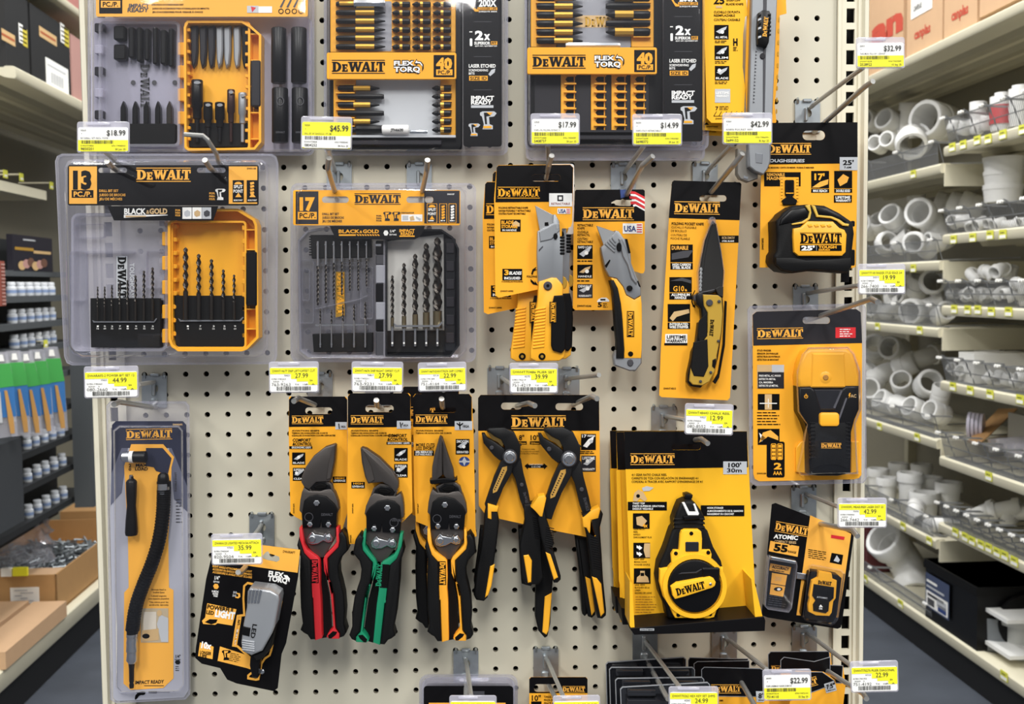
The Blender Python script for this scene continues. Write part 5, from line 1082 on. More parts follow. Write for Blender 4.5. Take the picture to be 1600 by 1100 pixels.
        h = t.part('handle', None, 'coloured handle'); h.prism(V(core), G + .006, G + .0235, hm, 1.6, lv=2)
        if not sd: h.prism(V(H6([(398, 175), (420, 175), (440, 330), (458, 420), (470, 560), (474, 640), (440, 684), (408, 690), (400, 450), (396, 340)])), G + .003, G + .009, RUB)  # black filler plate: shade of the gap between the handles, put in as colour
        if sd: h.prism(V(H6([(450, 672), (480, 645), (508, 650), (498, 668), (470, 690), (455, 690)])), G + .023, G + .0238, INK)
        g = t.part('grip', h, 'black rubber grip'); g.prism(V(grip), G + .002, G + .0265, RUB, 3.4, lv=3)
        if sd == 0: q = V([(490.5, 873), (484, 873), (484, 912), (490.5, 912)]); h.flat(V([(485, 874), (497, 874), (498, 911), (486, 911)]), G + .0238, INK); x, y = V([(487.5, 875)])[0] if not mir else V([(496, 909)])[0]; h.logo(x, y, 35, 9, G + .0241, hm, (-90 if mir else 90) + tilt, False)
    return t
def e_common(c, D, X, Y, comfort, side):
    for q, w in enumerate((43, 56, 68)[:3 if side != 'y' else 2]): c.text(('AVIATION SNIPS', 'TIJERAS DE AVIACIÓN DE CORTE', 'CISAILLES D’AVIATION COUPE DÉPORTÉE')[q], X, Y + q * 3.8, w, 2.3, D + .0004, INK)
def e_red(c, D):
    e_common(c, D, 456, 674, 1, 'l'); c.text('COMFORT', 457, 690, 28, 5, D + .0004, INK, 0, .03, slant=.12); c.text('&CONTROL', 457, 696, 30, 5, D + .0004, INK, 0, .03, slant=.12); c.R(452, 697.2, 488, 701.3, D + .0004, INK); c.text('ERGONOMIC GRIPS', 456, 700.6, 30, 3, D + .0007, WHT, 0, .02)
    icon(c, 456.5, 707, 477, 726, D + .0004, INK, GRY, 'BLADE', WHT, 3); icon(c, 457.5, 731, 477, 751, D + .0004, INK, GRY, 'CLEAR', WHT, 4, 'SUPERIOR')
    c.R(520, 744.5, 541, 754.5, D + .0004, INK); c.text('HIGH', 530.5, 748.5, 15, 3, D + .0008, YEL, 0, .02, 'c'); c.text('LEVERAGE', 530.5, 752.5, 18, 3, D + .0008, WHT, 0, .02, 'c')
    c.R(524, 659.5, 542, 671, D + .0005, GRY); c.flat([(529.5, 670), (528.5, 662), (530, 661.5), (531, 670)], D + .0008, INK); c.text('18GA', 533, 668, 7, 3, D + .0008, INK, 0, .02); c.text('DWHT14675', 460, 802, 15, 2, D + .0004, INK, -90)
def e_green(c, D):
    e_common(c, D, 548, 674, 1, 'r'); c.text('COMFORT', 606, 683, 29, 5, D + .0004, INK, 0, .03, slant=.12); c.text('&CONTROL', 605, 689, 32, 5, D + .0004, INK, 0, .03, slant=.12); c.R(604, 690.3, 642, 694.5, D + .0004, INK); c.text('ERGONOMIC GRIPS', 606, 693.8, 34, 3, D + .0007, WHT, 0, .02)
    icon(c, 616, 700, 637, 721, D + .0004, INK, GRY, 'BLADE', WHT, 3); icon(c, 616, 725, 637, 746, D + .0004, INK, GRY, 'CLEAR', WHT, 4, 'SUPERIOR')
    c.R(549, 753, 570, 763, D + .0004, INK); c.text('HIGH', 559.5, 757, 15, 3, D + .0008, YEL, 0, .02, 'c'); c.text('LEVERAGE', 559.5, 761.5, 18, 3, D + .0008, WHT, 0, .02, 'c')
    c.R(620, 657.5, 642, 670, D + .0005, GRY); c.flat([(626, 668), (624.5, 660), (626, 659.5), (627.5, 668)], D + .0008, INK); c.text('18GA', 630, 666, 8, 3, D + .0008, INK, 0, .02); c.flat([(627, 664), (629, 660), (630, 661), (628, 665)], D + .0008, INK); c.text('DWHT14676', 552, 802, 15, 2, D + .0004, INK, -90); c.text('DWHT14676', 549, 848, 12, 2, D + .0004, INK, -90)
def e_yel(c, D):
    e_common(c, D, 649.5, 674, 1, 'y'); c.text('MORE CUTS', 650, 697.5, 29, 5, D + .0004, INK, 0, .02); c.text('LESS EFFORT', 650, 703, 28, 5, D + .0004, INK, 0, .02); c.R(647, 704, 678, 712, D + .0004, INK); c.text('30% REDUCED', 649, 708, 27, 3.6, D + .0007, WHT, 0, .03); c.text('CUTTING FORCE', 649, 711.5, 26, 2.6, D + .0007, WHT, 0, .02)
    icon(c, 712, 686, 733.5, 710, D + .0004, INK, GRY, 'SERRATED', WHT, 5, 'SMOOTH'); c.prism(ell(725.5, 721, 8.5, 7.5, 20), D, D + .0006, BLU); c.flat([(717, 720), (734, 720), (734, 722.5), (717, 722.5)], D + .0009, GRY); c.flat([(725.5, 714), (729, 720), (725.5, 728), (722, 720)], D + .0008, GRY)
    c.R(710.5, 658, 738, 672, D + .0005, GRY); c.flat([(718, 671), (717.2, 660), (719, 659), (719.6, 671)], D + .0008, INK); c.flat([(718, 666), (713, 662), (714, 660.5), (719, 664)], D + .0008, INK); c.flat([(719, 666), (724, 662), (723, 660.5), (718, 664)], D + .0008, INK); c.text('18GA', 723, 668, 10, 4, D + .0008, INK, 0, .02); c.text('DWHT14677', 654, 802, 15, 2, D + .0004, INK, -90)
snr = snips('red handled aviation snips on the leftmost of three yellow cards', mat('red_handle', '#c5262d', .4), H5([(206, 284), (212, 278), (560, 280), (570, 290), (572, 1000), (540, 1110), (300, 1060), (245, 1030), (215, 1005), (204, 500)]), rrect(477, 636.5, 519, 647, 5), 667, (456, 662.5, 49, 13),
    H5([(490, 576), (500, 585), (492, 680), (475, 770), (462, 810), (430, 812), (375, 815), (330, 862), (300, 845), (282, 815), (285, 780), (310, 720), (360, 650), (430, 595)]), None, 500, 0, 0, 0, .06, e_red)
j = snr.parts[1]; j.prism(H5([(478, 592), (494, 582), (488, 680), (466, 790), (440, 800), (452, 700)]), .077, .0805, GUN, .8)
snr.done()
sg = snips('green handled aviation snips on the middle of three yellow cards, hanging lowest', mat('green_handle', '#12805a', .4), H5([(574, 275), (585, 262), (955, 258), (965, 268), (978, 1000), (905, 1075)] ) + H6([(640, 100), (585, 100), (570, 0)]), rrect(571, 633, 615, 644, 5), 668, (548, 663, 51, 14),
    H5([(652, 602), (660, 596), (690, 605), (770, 660), (850, 740), (892, 810), (890, 850), (868, 880), (835, 840), (790, 815), (725, 820), (700, 825), (680, 780), (660, 690)]), None, 500, 103.5, 7.5, 3.7, .07, e_green, True)
j = sg.parts[1]; j.prism(H5([(655, 606), (664, 602), (720, 720), (740, 800), (715, 818), (698, 815), (680, 760)]), .087, .0905, GUN, .8)
sg.done()
sy = snips('yellow handled aviation snips on the rightmost of three yellow cards', mat('amber_handle', '#f0a62c', .4), H5([(982, 280), (995, 262), (1335, 264), (1348, 278), (1360, 500), (1372, 1100), (1380, 1150), (1300, 1180), (1100, 1100), (1000, 1060), (988, 900)]), rrect(671, 636.5, 713, 644.5, 4), 667, (649, 662, 50, 14),
    H5([(1145, 532), (1152, 526), (1163, 534), (1165, 770), (1130, 800), (1098, 804), (1100, 720), (1115, 640)]), H5([(1150, 526), (1166, 535), (1200, 640), (1235, 740), (1240, 795), (1200, 808), (1168, 765)]), 500, 200.5, 3, .6, .06, e_yel)
sy.parts[3].prism(H5([(1085, 800), (1100, 798), (1170, 790), (1245, 795), (1255, 785), (1258, 800), (1240, 812), (1100, 828), (1088, 820)]), .063, .079, BPL, 1)
ys = sy.done()
# a second yellow handled pair hangs behind the front one, shifted left and slightly up
r2 = dup(ys, ys.location + Vector((-.016, .032, .006)), 'yellow handled snips hanging behind the front yellow pair, showing at its left')

# tongue and groove pliers on one card
K5 = lambda P: Z(800, 550, P)
def plier(t, cx, cy, s, D, upper, lab):
    """jaws, pivot and two handles drawn around the big pair's pivot (887, 720)"""
    V = lambda P: [(cx + (x - 887) * s, cy + (y - 718) * s) for x, y in P]
    BL = mat('black_oxide_steel', '#1b1b1c', .38, .4)
    j = t.part('upper_jaw', None, 'black upper jaw'); j.prism(V([(849, 672), (853, 669), (880, 668), (896, 676), (903, 690), (907, 700), (906, 722), (898, 735), (886, 738), (878, 726), (880, 700), (874, 688), (862, 682)]), D + .004, D + .014, BL, 1.6, lv=2)
    j.prism(V([(903, 693), (909, 698), (903, 701)]), D + .004, D + .012, BL, 1)
    j.prism(V([(850, 674), (862, 680), (874, 687), (879, 694), (876, 700), (868, 692), (858, 687)]), D + .005, D + .0125, mat('brass_teeth', '#6b5527', .5, .5))
    j = t.part('lower_jaw', None, 'black lower jaw'); j.prism(V([(841, 678), (846, 678), (850, 685), (864, 693), (874, 700), (880, 705), (878, 720), (872, 724), (862, 716), (852, 704), (844, 694)]), D + .008, D + .020, BL, 1.6, lv=2); j.prism(V(ell(858, 702, 3.6, n=14)), D + .019, D + .0215, DGR, .8)
    a = t.part('handle', None, 'black slotted handle'); a.prism(V([(880, 712), (896, 722), (892, 745), (878, 770), (866, 800), (862, 812), (850, 810), (846, 798), (852, 780), (862, 750), (872, 728)]), D + .010, D + .018, BL, 1.4, lv=2)
    a.prism(V([(876, 735), (884, 733), (884, 739), (867, 776), (860, 779), (860, 773)]), D + .017, D + .0183, mat('slot_tan', '#b58a3c', .5))
    for q in range(10): a.prism(V([(877 - q * 1.7, 739 + q * 3.6), (880 - q * 1.7, 740 + q * 3.6), (878 - q * 1.7, 742 + q * 3.6)]), D + .018, D + .0187, BL)
    b = t.part('handle', None, 'black straight handle'); b.prism(V([(892, 722), (904, 716), (908, 722), (912, 745), (920, 775), (925, 800), (914, 812), (906, 790), (898, 755), (888, 735)]), D + .004, D + .013, BL, 1.4, lv=2); b.prism(V(ell(909, 765, 3.4, n=14)), D + .012, D + .0145, DGR, .8); x, y = V([(911, 778)])[0]; b.logo(x, y, 22 * s, 5 * s, D + .0134, DGR, 76, False)
    p = t.part('pivot_bolt', None, 'bright pivot bolt'); p.prism(V(ell(889, 718, 12.5, n=24)), D + .012, D + .0215, DGR, 1.5); p.prism(V(ell(889, 718, 11, n=24)), D + .02, D + .0235, STL, 2, lv=2); p.prism(V(ell(889, 718, 7, n=20)), D + .023, D + .0245, STL, 1)
    return V
def grip(t, parent, P, D, stripe=None, yel=None, rib=None):
    g = t.part('grip', None, 'black and yellow rubber grip'); g.prism(P, D + .002, D + .020, RUB, 3.2, lv=3)
    if stripe: g.prism(stripe, D + .018, D + .0212, YEL2, 1.2)
    if yel: g.prism(yel, D + .004, D + .0215, YEL2, 2, lv=2)
    if rib:
        (xa, ya), (xb, yb), w, n = rib
        for q in range(n):
            x, y = xa + (xb - xa) * q / n, ya + (yb - ya) * q / n; g.prism([(x - w, y - 2), (x + w, y + 1), (x + w, y + 2.2), (x - w, y - .8)], D + .019, D + .0208, BPL, .3)
    return g
D = .05
t = Thing('pliers_set', 'yellow card holding two black tongue and groove pliers with yellow tipped grips', 'pliers')
c = t.part('card'); P = [(747, 622), (751, 617), (930, 617), (936, 622), (937, 680), (938, 836), (932, 842), (860, 828), (800, 815), (760, 806), (748, 790)]; sl = [rrect(783, 629, 815, 640, 5), rrect(868, 630, 911, 641, 5)]
c.sheet(P, sl, D, .0006, YEL); c.flath([(747, 622), (751, 617), (930, 617), (936, 622), (936.5, 673), (747, 673)], sl, D + .0003, BLK)
c.logo(799, 670, 85, 21, D + .0006, ORG); c.text('8"', 811, 687.5, 8, 8, D + .0004, INK, 0, .02); c.text('10"', 829, 687.5, 13, 8, D + .0004, INK, 0, .02)
for x0 in (807, 828): c.R(x0, 689.5, x0 + 16, 694.5, D + .0004, INK); c.text('203mm' if x0 < 820 else '254mm', x0 + 8, 693.8, 13, 3, D + .0007, YEL, 0, .02, 'c')
for q, s_ in enumerate(('PUSHLOCK PLIERS', 'PINZA DE MORDAZA AJUSTABLE', 'PINCES MULTIPRISES')): c.text(s_, 826, 703 + q * 3.4, (20, 32, 30)[q], 2, D + .0004, INK, 0, 0, 'c')
icon(c, 908, 678, 931, 703, D + .0004, INK, WHT, None, None, 8); c.text('17', 909.5, 683.5, 7, 4.6, D + .0009, WHT, 0, .03); c.text('POSITIONS', 918, 682.5, 12, 3, D + .0009, WHT)
icon(c, 908.5, 712, 931, 737, D + .0004, CHC, GRY, 'WARRANTY', WHT, 9, 'LIFETIME'); c.lines(906, 705, 27, 2, D + .0004, INK, 2.6, 1.3)
c.flat(Z(800, 550, [(78, 712), (100, 695), (100, 704), (198, 704), (198, 695), (222, 714), (200, 734), (200, 724), (100, 724), (100, 735)]), D + .0004, INK); c.text('FAST LOCKING', 837.5, 727, 20, 2.4, D + .0007, WHT, 0, 0, 'c'); c.text('& SECURE', 837.5, 730.5, 14, 2.4, D + .0007, WHT, 0, 0, 'c')
plier(t, 795, 714.5, .92, D, 0, 'l')
grip(t, None, [(760, 792), (776, 796), (780, 815), (776, 850), (768, 905), (762, 934), (756, 940), (744, 938), (740, 930), (745, 890), (754, 840), (757, 805)], D, [(766, 885), (773, 882), (768, 915), (763, 930), (758, 934)], [(762, 787), (779, 792), (777, 800), (768, 800), (768, 812), (762, 810)])
grip(t, None, [(818, 788), (834, 786), (846, 800), (846, 850), (848, 890), (850, 902), (842, 914), (822, 914), (814, 900), (812, 850), (820, 815)], D - .004, [(818, 868), (826, 867), (831, 876), (830, 910), (825, 911)], None, ((838, 810), (842, 845), 6, 10))
plier(t, 887, 718, 1, D + .003, 0, 'r')
grip(t, None, Z(800, 825, [(180, -125), (205, -105), (215, -60), (255, 60), (265, 100), (240, 130)]) + Z(800, 825, [(262, 150), (305, 300), (305, 325), (285, 345), (262, 345), (240, 290), (220, 200), (180, 60), (160, -60)]), D + .006, Z(800, 825, [(210, 152), (240, 165), (288, 310), (262, 325)]), Z(800, 825, [(118, -130), (165, -198), (205, -205), (215, -185), (190, -70), (175, -70), (145, -105)]), ((860, 825), (858, 858), 6, 10))
grip(t, None, Z(800, 825, [(440, -80), (500, -110), (545, -130), (570, -85), (565, -60), (550, 0), (560, 140), (570, 320), (590, 520), (588, 550), (565, 570), (535, 565), (520, 480), (500, 320), (490, 200), (470, 60)]), D + .004, Z(800, 825, [(500, 305), (530, 315), (558, 350), (578, 530), (555, 555)]), Z(800, 825, [(445, -5), (440, -60), (500, -110), (545, -130), (555, -118), (540, -60), (500, -50), (495, 30), (525, 50), (520, 56), (480, 30), (465, 0)]), ((928, 840), (934, 892), 6, 14))
t.done()
# the next sets on the same hooks show only their lower grips
t = Thing('pliers_set', 'next set of pliers behind the carded pair, only its lower grips showing', 'pliers')
D = .018
for P, st in ((Z(800, 825, [(140, 0), (230, 0), (255, 120), (262, 250), (250, 400), (240, 600), (222, 680), (205, 690), (165, 645), (145, 560), (150, 300)]), Z(800, 825, [(205, 430), (250, 405), (230, 640), (215, 668), (190, 652)])),
              (Z(800, 825, [(400, 60), (470, 60), (500, 300), (525, 500), (522, 545), (500, 565), (475, 555), (455, 480), (430, 300)]), Z(800, 825, [(458, 305), (490, 320), (520, 520), (498, 548)])),
              (Z(800, 825, [(395, 50), (430, 60), (460, 300), (470, 540), (455, 555), (440, 540), (425, 300)]), None),
              (Z(800, 825, [(-200, 0), (-140, 0), (-120, 180), (-140, 330), (-170, 420), (-200, 430), (-225, 400), (-240, 330), (-215, 150)]), Z(800, 825, [(-205, 260), (-170, 245), (-190, 380), (-210, 400), (-225, 385)])),
              (Z(800, 825, [(40, 0), (130, 0), (140, 160), (140, 330), (120, 365), (90, 360), (60, 350), (48, 180)]), Z(800, 825, [(75, 170), (105, 180), (125, 340), (95, 345)]))):
    grip(t, None, P, D, st)
t.done()
# ------------------------------------------------------------------ chalk reels, laser, light, flexible shaft
K6 = lambda P: Z(800, 825, P); K5 = lambda P: Z(800, 550, P)
def chalk(label, D, box, full):
    t = Thing('chalk_reel', label, 'chalk reel', 'chalk reel boxes on one hook'); x0, y0, x1, y1 = box
    c = t.part('card', None, 'yellow backing card with black top'); sl = [rrect(x0 + 74, y0 + 20, x0 + 120, y0 + 29, 4.5)] if full else []
    P = [(x0, y0), (x1 - 6, y0), (x1 + (10 if full else 0), y1 - 6), (x0 + 13 * (1 if full else .5), y1 - 4)]
    c.sheet(P, sl, D, .0008, CHY); c.flath([(x0, y0), (x1 - 6, y0), (x1 - 4, y0 + 56), (x0 + 2, y0 + 59)], sl, D + .0003, BLK)
    X = lambda v: v; tr = t.part('tray', None, 'folded tray with black front edge')
    if not full:
        tr.prism([(x0 + 8, y1 - 26), (x0 + 22, y1 - 24), (x0 + 22, y1), (x0 + 10, y1)], D, D + .045, BLK); c.prism([(x0 - 0, y0 + 60), (x0 + 6, y0 + 60), (x0 + 14, y1 - 20), (x0 + 4, y1 - 70)], D, D + .002, CHY)
        c.R(x0 + 2, y0 + 103, x0 + 6, y0 + 116, D + .0005, INK)
        t.done(); return
    c.logo(985, 726.5, 69, 18, D + .0006, ORG)
    c.R(1130, 721, 1167, 741, D + .0005, GRY); c.text("100'", 1138, 730, 20, 7, D + .0008, INK, 0, .03); c.text('30m', 1136, 738, 23, 6.5, D + .0008, INK, 0, .02)
    for q, (s_, w_) in enumerate((('4:1 GEAR RATIO CHALK REEL', 55), ('CARRETE DE TIZA CON RELACIÓN DE ENGRANAJES 4:1', 104), ('CORDEAU À TRACER AVEC RAPPORT D’ENGRENAGE DE 4:1', 111))): c.text(s_, 987, 743.5 + q * 5.4, w_, 3.6, D + .0004, INK, 0, .015)
    c.R(981, 784, 1042, 797.5, D + .0005, INK); 
    for q, (s_, w_) in enumerate((('TWIST TOP', 19), ('PARTE SUPERIOR GIRATORIA', 50), ('DESSUS VISSABLE', 32))): c.text(s_, 988.5, 788 + q * 4.2, w_, 2.9, D + .0008, WHT, 0, .02)
    c.R(1095, 789.5, 1163, 806.5, D + .0005, INK)
    for q, (s_, w_) in enumerate((('HOOK STORAGE', 25), ('ALMACENAMIENTO DE EL GANCHO', 56), ('RANGEMENT DU CROCHET', 42))): c.text(s_, 1105, 795 + q * 4.8, w_, 3, D + .0008, WHT, 0, .02)
    c.flat(K5([(755, 930), (765, 880), (790, 860), (820, 875), (845, 920), (830, 935), (800, 915), (780, 935)]), D + .0006, TAN); c.flat(K5([(812, 850), (840, 838), (885, 848), (860, 868), (820, 870)]), D + .0006, GRY); c.flat(ell(997, 775, 3, n=10), D + .0008, INK)
    for q, (y, cp) in enumerate(((802, '4x'), (848, ''), (888, ''))):
        x0_ = 989 + q * .7; c.R(x0_, y, x0_ + 26, y + 24, D + .0005, INK)
        if q == 0: c.flat([(x0_ + 5, y + 6), (x0_ + 14, y + 4), (x0_ + 22, y + 12), (x0_ + 15, y + 21), (x0_ + 6, y + 18)], D + .0007, TAN); c.text('4x', x0_ + 15, y + 22, 8, 6, D + .001, YEL, 0, .03)
        elif q == 1:
            c.flat([(x0_ + 17, y + 1), (x0_ + 26, y + 1), (x0_ + 26, y + 23), (x0_ + 19, y + 23), (x0_ + 16, y + 12)], D + .0007, TAN)
            for k in range(2): c.flat([(x0_ + 5, y + 4 + 10 * k), (x0_ + 9, y + 6 + 10 * k), (x0_ + 9, y + 4 + 10 * k), (x0_ + 14, y + 8 + 10 * k), (x0_ + 9, y + 12 + 10 * k), (x0_ + 9, y + 10 + 10 * k), (x0_ + 5, y + 8 + 10 * k)], D + .001, WHT)
        else: c.flat([(x0_ + 4, y + 22), (x0_ + 5, y + 14), (x0_ + 10, y + 10), (x0_ + 10, y + 4), (x0_ + 17, y + 4), (x0_ + 17, y + 10), (x0_ + 22, y + 14), (x0_ + 24, y + 22)], D + .0007, TAN); c.R(x0_ + 10.5, y + 7, x0_ + 16, y + 12, D + .001, INK)
    for q, (y, L_) in enumerate(((828, ('GEAR RATIO', 'REEL', 'RÁPIDO', 'ENROULEMENT PLUS')), (875, ('SOFT GRIP', 'MANGO SUAVE', 'POIGNÉE SOUPLE')), (915, ('LINE VIEW', 'BLOQUEO DE LA', 'LÍNEA', 'REGARD DE LIGNE')))):
        for k, s_ in enumerate(L_): c.text(s_, 990 + q, y + k * 4.3, len(s_) * 1.75, 2.8, D + .0005, INK, 0, .01)
    c.lines(993, 932, 34, 7, D + .0005, mat('print_ochre', '#a97718', .5), 4, 1.1)
    tr.prism([(984, 982), (1194, 964), (1196, 970), (1195, 986), (991, 992)], D, D + .046, BLK, .5); tr.R(1000, 982, 1022, 985.5, D + .0466, GRY); tr.text('DWHT48443', 1001, 985, 20, 2.6, D + .0469, INK, 0, .02)
    for S_ in ([(984, 908), (988, 912), (992, 990), (984, 978)], [(1174, 905), (1178, 906), (1192, 966), (1180, 966)]): tr.prism(S_, D, D + .043, CHY)
    # the reel itself
    b = t.part('case', None, 'black soft grip case'); G = D + .001
    P = K5([(1052, 945), (1075, 920), (1070, 905), (1085, 890), (1118, 890), (1135, 905), (1128, 920), (1150, 945)]); b.prism(K5([(1078, 892), (1105, 886), (1132, 896), (1128, 915), (1110, 935), (1095, 935), (1080, 912)]), G + .008, G + .022, BPL, 2, lv=2)
    P = K5([(1052, 948), (1090, 930), (1120, 930), (1150, 948), (1185, 995), (1208, 1040), (1200, 1060), (1200, 1100)]) + K6([(1225, 20), (1260, 120), (1310, 210), (1338, 330), (1330, 430), (1300, 500), (1285, 560), (1260, 568), (990, 572), (970, 560), (960, 500), (925, 420), (908, 320), (920, 230), (960, 140), (1000, 20)]) + K5([(1015, 1100), (1010, 1060), (1030, 1000)])
    b.prism(P, G + .004, G + .030, RUB, 5, lv=3)
    for q in range(3): b.prism(K5([(1015, 1040 + q * 26), (1205, 1040 + q * 26), (1208, 1052 + q * 26), (1012, 1052 + q * 26)]), G + .026, G + .031, BPL, 1.5)
    y_ = t.part('cover', None, 'yellow front cover')
    P = K6([(1052, 40), (1060, 20), (1080, 10), (1165, 10), (1185, 25), (1190, 70), (1188, 140), (1240, 140), (1250, 165), (1245, 210), (1270, 250), (1320, 250), (1330, 330), (1325, 420), (1290, 490), (1265, 560), (1230, 568), (1020, 565), (1005, 540), (985, 490), (945, 430), (922, 340), (925, 260), (980, 250), (1000, 220), (995, 165), (1010, 140), (1045, 140)])
    y_.prism(P, G + .024, G + .036, CHY, 2.5, lv=2)
    for x, y in ((1122, 35), (1025, 160), (1228, 155), (1040, 545), (1240, 540)): y_.prism(K6(ell(x, y, 12, n=14)), G + .035, G + .0372, INK, .8)
    w = t.part('window', y_, 'dark square window'); w.prism(K6(rrect(1085, 88, 1168, 148, 6)), G + .034, G + .0375, mat('dark_lens', '#202126', .2), 1)
    r = t.part('reel_disc', None, 'black reel disc'); r.prism(K6(ell(1143, 365, 165, n=40)), G + .030, G + .041, BPL, 2.5, lv=2); y_.ringp(K6(ell(1143, 365, 200, n=40)), K6(ell(1143, 365, 172, n=40)), G + .03, G + .0385, CHY)
    r.prism(K6([(1040, 290), (1060, 280), (1150, 275), (1185, 255), (1190, 262), (1155, 285), (1065, 290)]), G + .040, G + .042, CHC, .8); r.prism(K6(rrect(1190, 250, 1300, 340, 10)), G + .036, G + .0425, BPL, 2)
    k = t.part('crank', None, 'yellow folding crank handle'); P = K6([(995, 370), (1030, 345), (1240, 308), (1262, 318), (1275, 340), (1270, 362), (1252, 375), (1080, 430), (1020, 446), (1005, 425)]); k.prism(P, G + .039, G + .0475, CHY, 1.8, lv=2)
    k.flat(K6([(1025, 392), (1205, 345), (1212, 378), (1032, 424)]), G + .0476, CHY); x, y = K6([(1032, 424)])[0]; k.logo(x, y, 46, 11.5, G + .0480, INK, -15, False); k.prism(K6(ell(1242, 352, 9, n=14)), G + .046, G + .0488, STL, .8)
    h = t.part('line_hook', None, 'white line hook'); h.prism(K5([(1065, 945), (1080, 942), (1110, 1000), (1150, 1000), (1135, 955), (1145, 950), (1170, 1010), (1165, 1022), (1100, 1022)]), G + .028, G + .033, WHT, .8); h.prism(K5([(1070, 1028), (1170, 1022), (1175, 1045), (1078, 1052)]), G + .028, G + .034, BLK, 1)
    t.done()
chalk('rearmost chalk reel card showing as a strip left of the front boxes', .022, (953, 673, 1100, 958), False)
chalk('second chalk reel box behind the front one', .070, (963, 675, 1110, 976), False)
chalk('front chalk reel box, black and yellow reel under a black topped card', .118, (975, 674, 1173, 990), True)

# laser distance measurer (hangs tilted)
D = .05; AG = 8
t = Thing('laser_distance_measurer', 'small laser distance measurer hanging tilted in a black blister card', 'laser measurer')
M6 = lambda P: Z(1200, 825, P); c = t.part('card')
P = [(1206, 788), (1212, 786), (1330, 832), (1334, 838)] + M6([(465, 580), (455, 622), (435, 630), (0, 560), (-40, 545), (-38, 520)])
c.sheet(P, [], D, .0008, BLK); c.flat([(1266, 805), (1330, 834)] + M6([(470, 380), (440, 560), (210, 548), (178, 545)]), D + .0003, ORG)
c.logo(1210, 830, 52, 16, D + .0006, ORG, 10); c.text('ATOMIC', 1208.5, 841, 38, 6.5, D + .0004, WHT, 4, .04, slant=.1); c.text('COMPACT SERIES', 1210, 847.5, 34, 4, D + .0004, TAN, 4, .02)
c.flat(M6([(15, 80), (195, 115), (185, 180), (5, 145)]), D + .0004, ORG); c.text('55', 1208.5, 860, 22, 11, D + .0008, INK, 8, .05); c.text("'", 1233, 854, 3, 4, D + .0008, INK, 8, .05); c.text('RANGE', 1231, 863, 13, 3.5, D + .0008, INK, 10, .02)
c.flat(M6([(15, 220), (145, 245), (135, 290), (8, 265)]), D + .0004, ORG); c.text('ACCURACY', 1206, 887.5, 27, 4.6, D + .0008, INK, 9, .04); c.lines(1206, 890, 25, 1, D + .0008, INK, 3, 1.2, 0, 9)
c.flat(M6([(25, 280), (120, 295), (108, 360), (18, 345)]), D + .0004, ORG); c.text('200', 1210.5, 907, 10, 7, D + .0008, TAN, 8, .0); c.flat(M6([(18, 350), (108, 365), (95, 430), (10, 415)]), D + .0004, ORG); c.flat(M6(ell(64, 382, 27, 13, 14)), D + .0008, INK); c.flat(M6(ell(68, 383, 12, 8, 10)), D + .001, WHT)
c.flat(M6([(395, 42), (480, 55), (475, 75), (393, 62)]), D + .0006, RED)
for q in range(5): c.lines(1263, 858 + q * 3, 32 - q, 1, D + .0006, INK, 3, 1.2, q, 9)
c.flat(M6([(398, 155), (470, 168), (460, 230), (385, 215)]), D + .0006, INK); c.flat(M6([(410, 205), (430, 170), (450, 200), (440, 215)]), D + .0009, GRY)
c.lines(1202, 930, 28, 5, D + .0004, DGR, 3.4, 1, 1, 8)
w = t.part('spare_window', None, 'clear moulded pocket on the left'); P = M6([(5, 180), (180, 210), (185, 240), (150, 500), (130, 530), (0, 510), (-20, 490)]); w.ringp(P, inset(P, 1.5), D, D + .012, CLB); w.prism(inset(P, 1), D + .008, D + .0085, CLR); w.prism(M6([(20, 178), (175, 208), (180, 228), (16, 200)]), D + .004, D + .013, STL, 1)
b = t.part('device_body', None, 'black device body with yellow frame')
P = M6([(262, 285), (280, 270), (440, 295), (462, 315), (450, 420), (435, 540), (425, 575), (400, 600), (230, 575), (215, 545), (235, 410)]); b.prism(P, D, D + .014, BPL, 2, lv=2)
P = M6([(318, 270), (400, 285), (405, 320), (432, 330), (425, 440), (410, 460), (400, 530), (385, 552), (300, 548), (255, 525), (252, 480), (262, 440), (258, 425), (275, 330), (312, 310)]); b.prism(P, D + .012, D + .019, YEL2, 1.8, lv=2)
b.prism(M6([(288, 352), (415, 372), (412, 440), (385, 465), (380, 520), (362, 535), (285, 520), (282, 480), (298, 455), (278, 425)]), D + .017, D + .0208, BPL, 1.5, lv=2)
b.logo(1278, 912.5, 21, 6, D + .0195, INK, 7, False); b.text('ATOMIC', 1276, 934, 17, 2.6, D + .0212, GRY, 7, .02); b.flat(M6([(330, 478), (343, 495), (318, 493)]), D + .0212, WHT); b.text('ON', 1279.5, 952, 5, 3, D + .0212, WHT, 7)
k = t.part('metal_tab', None, 'silver tab'); k.prism(M6([(182, 278), (240, 288), (238, 325), (178, 318)]), D + .001, D + .004, STL, .6)
s_ = t.part('blister', None, 'clear plastic blister'); P = M6([(255, 235), (275, 225), (460, 260), (482, 285), (440, 570), (420, 600), (395, 612), (235, 585), (210, 555), (240, 330)]); F = [W(x, y, D + .001) for x, y in P]; Q = inset(P, 2.5); Q2 = inset(P, 5)
s_.rings([F, [W(x, y, D + .020) for x, y in Q]], CLB, False, False); s_.rings([[W(x, y, D + .020) for x, y in Q], [W(x, y, D + .024) for x, y in Q2]], CLR, False, True)
t.done()

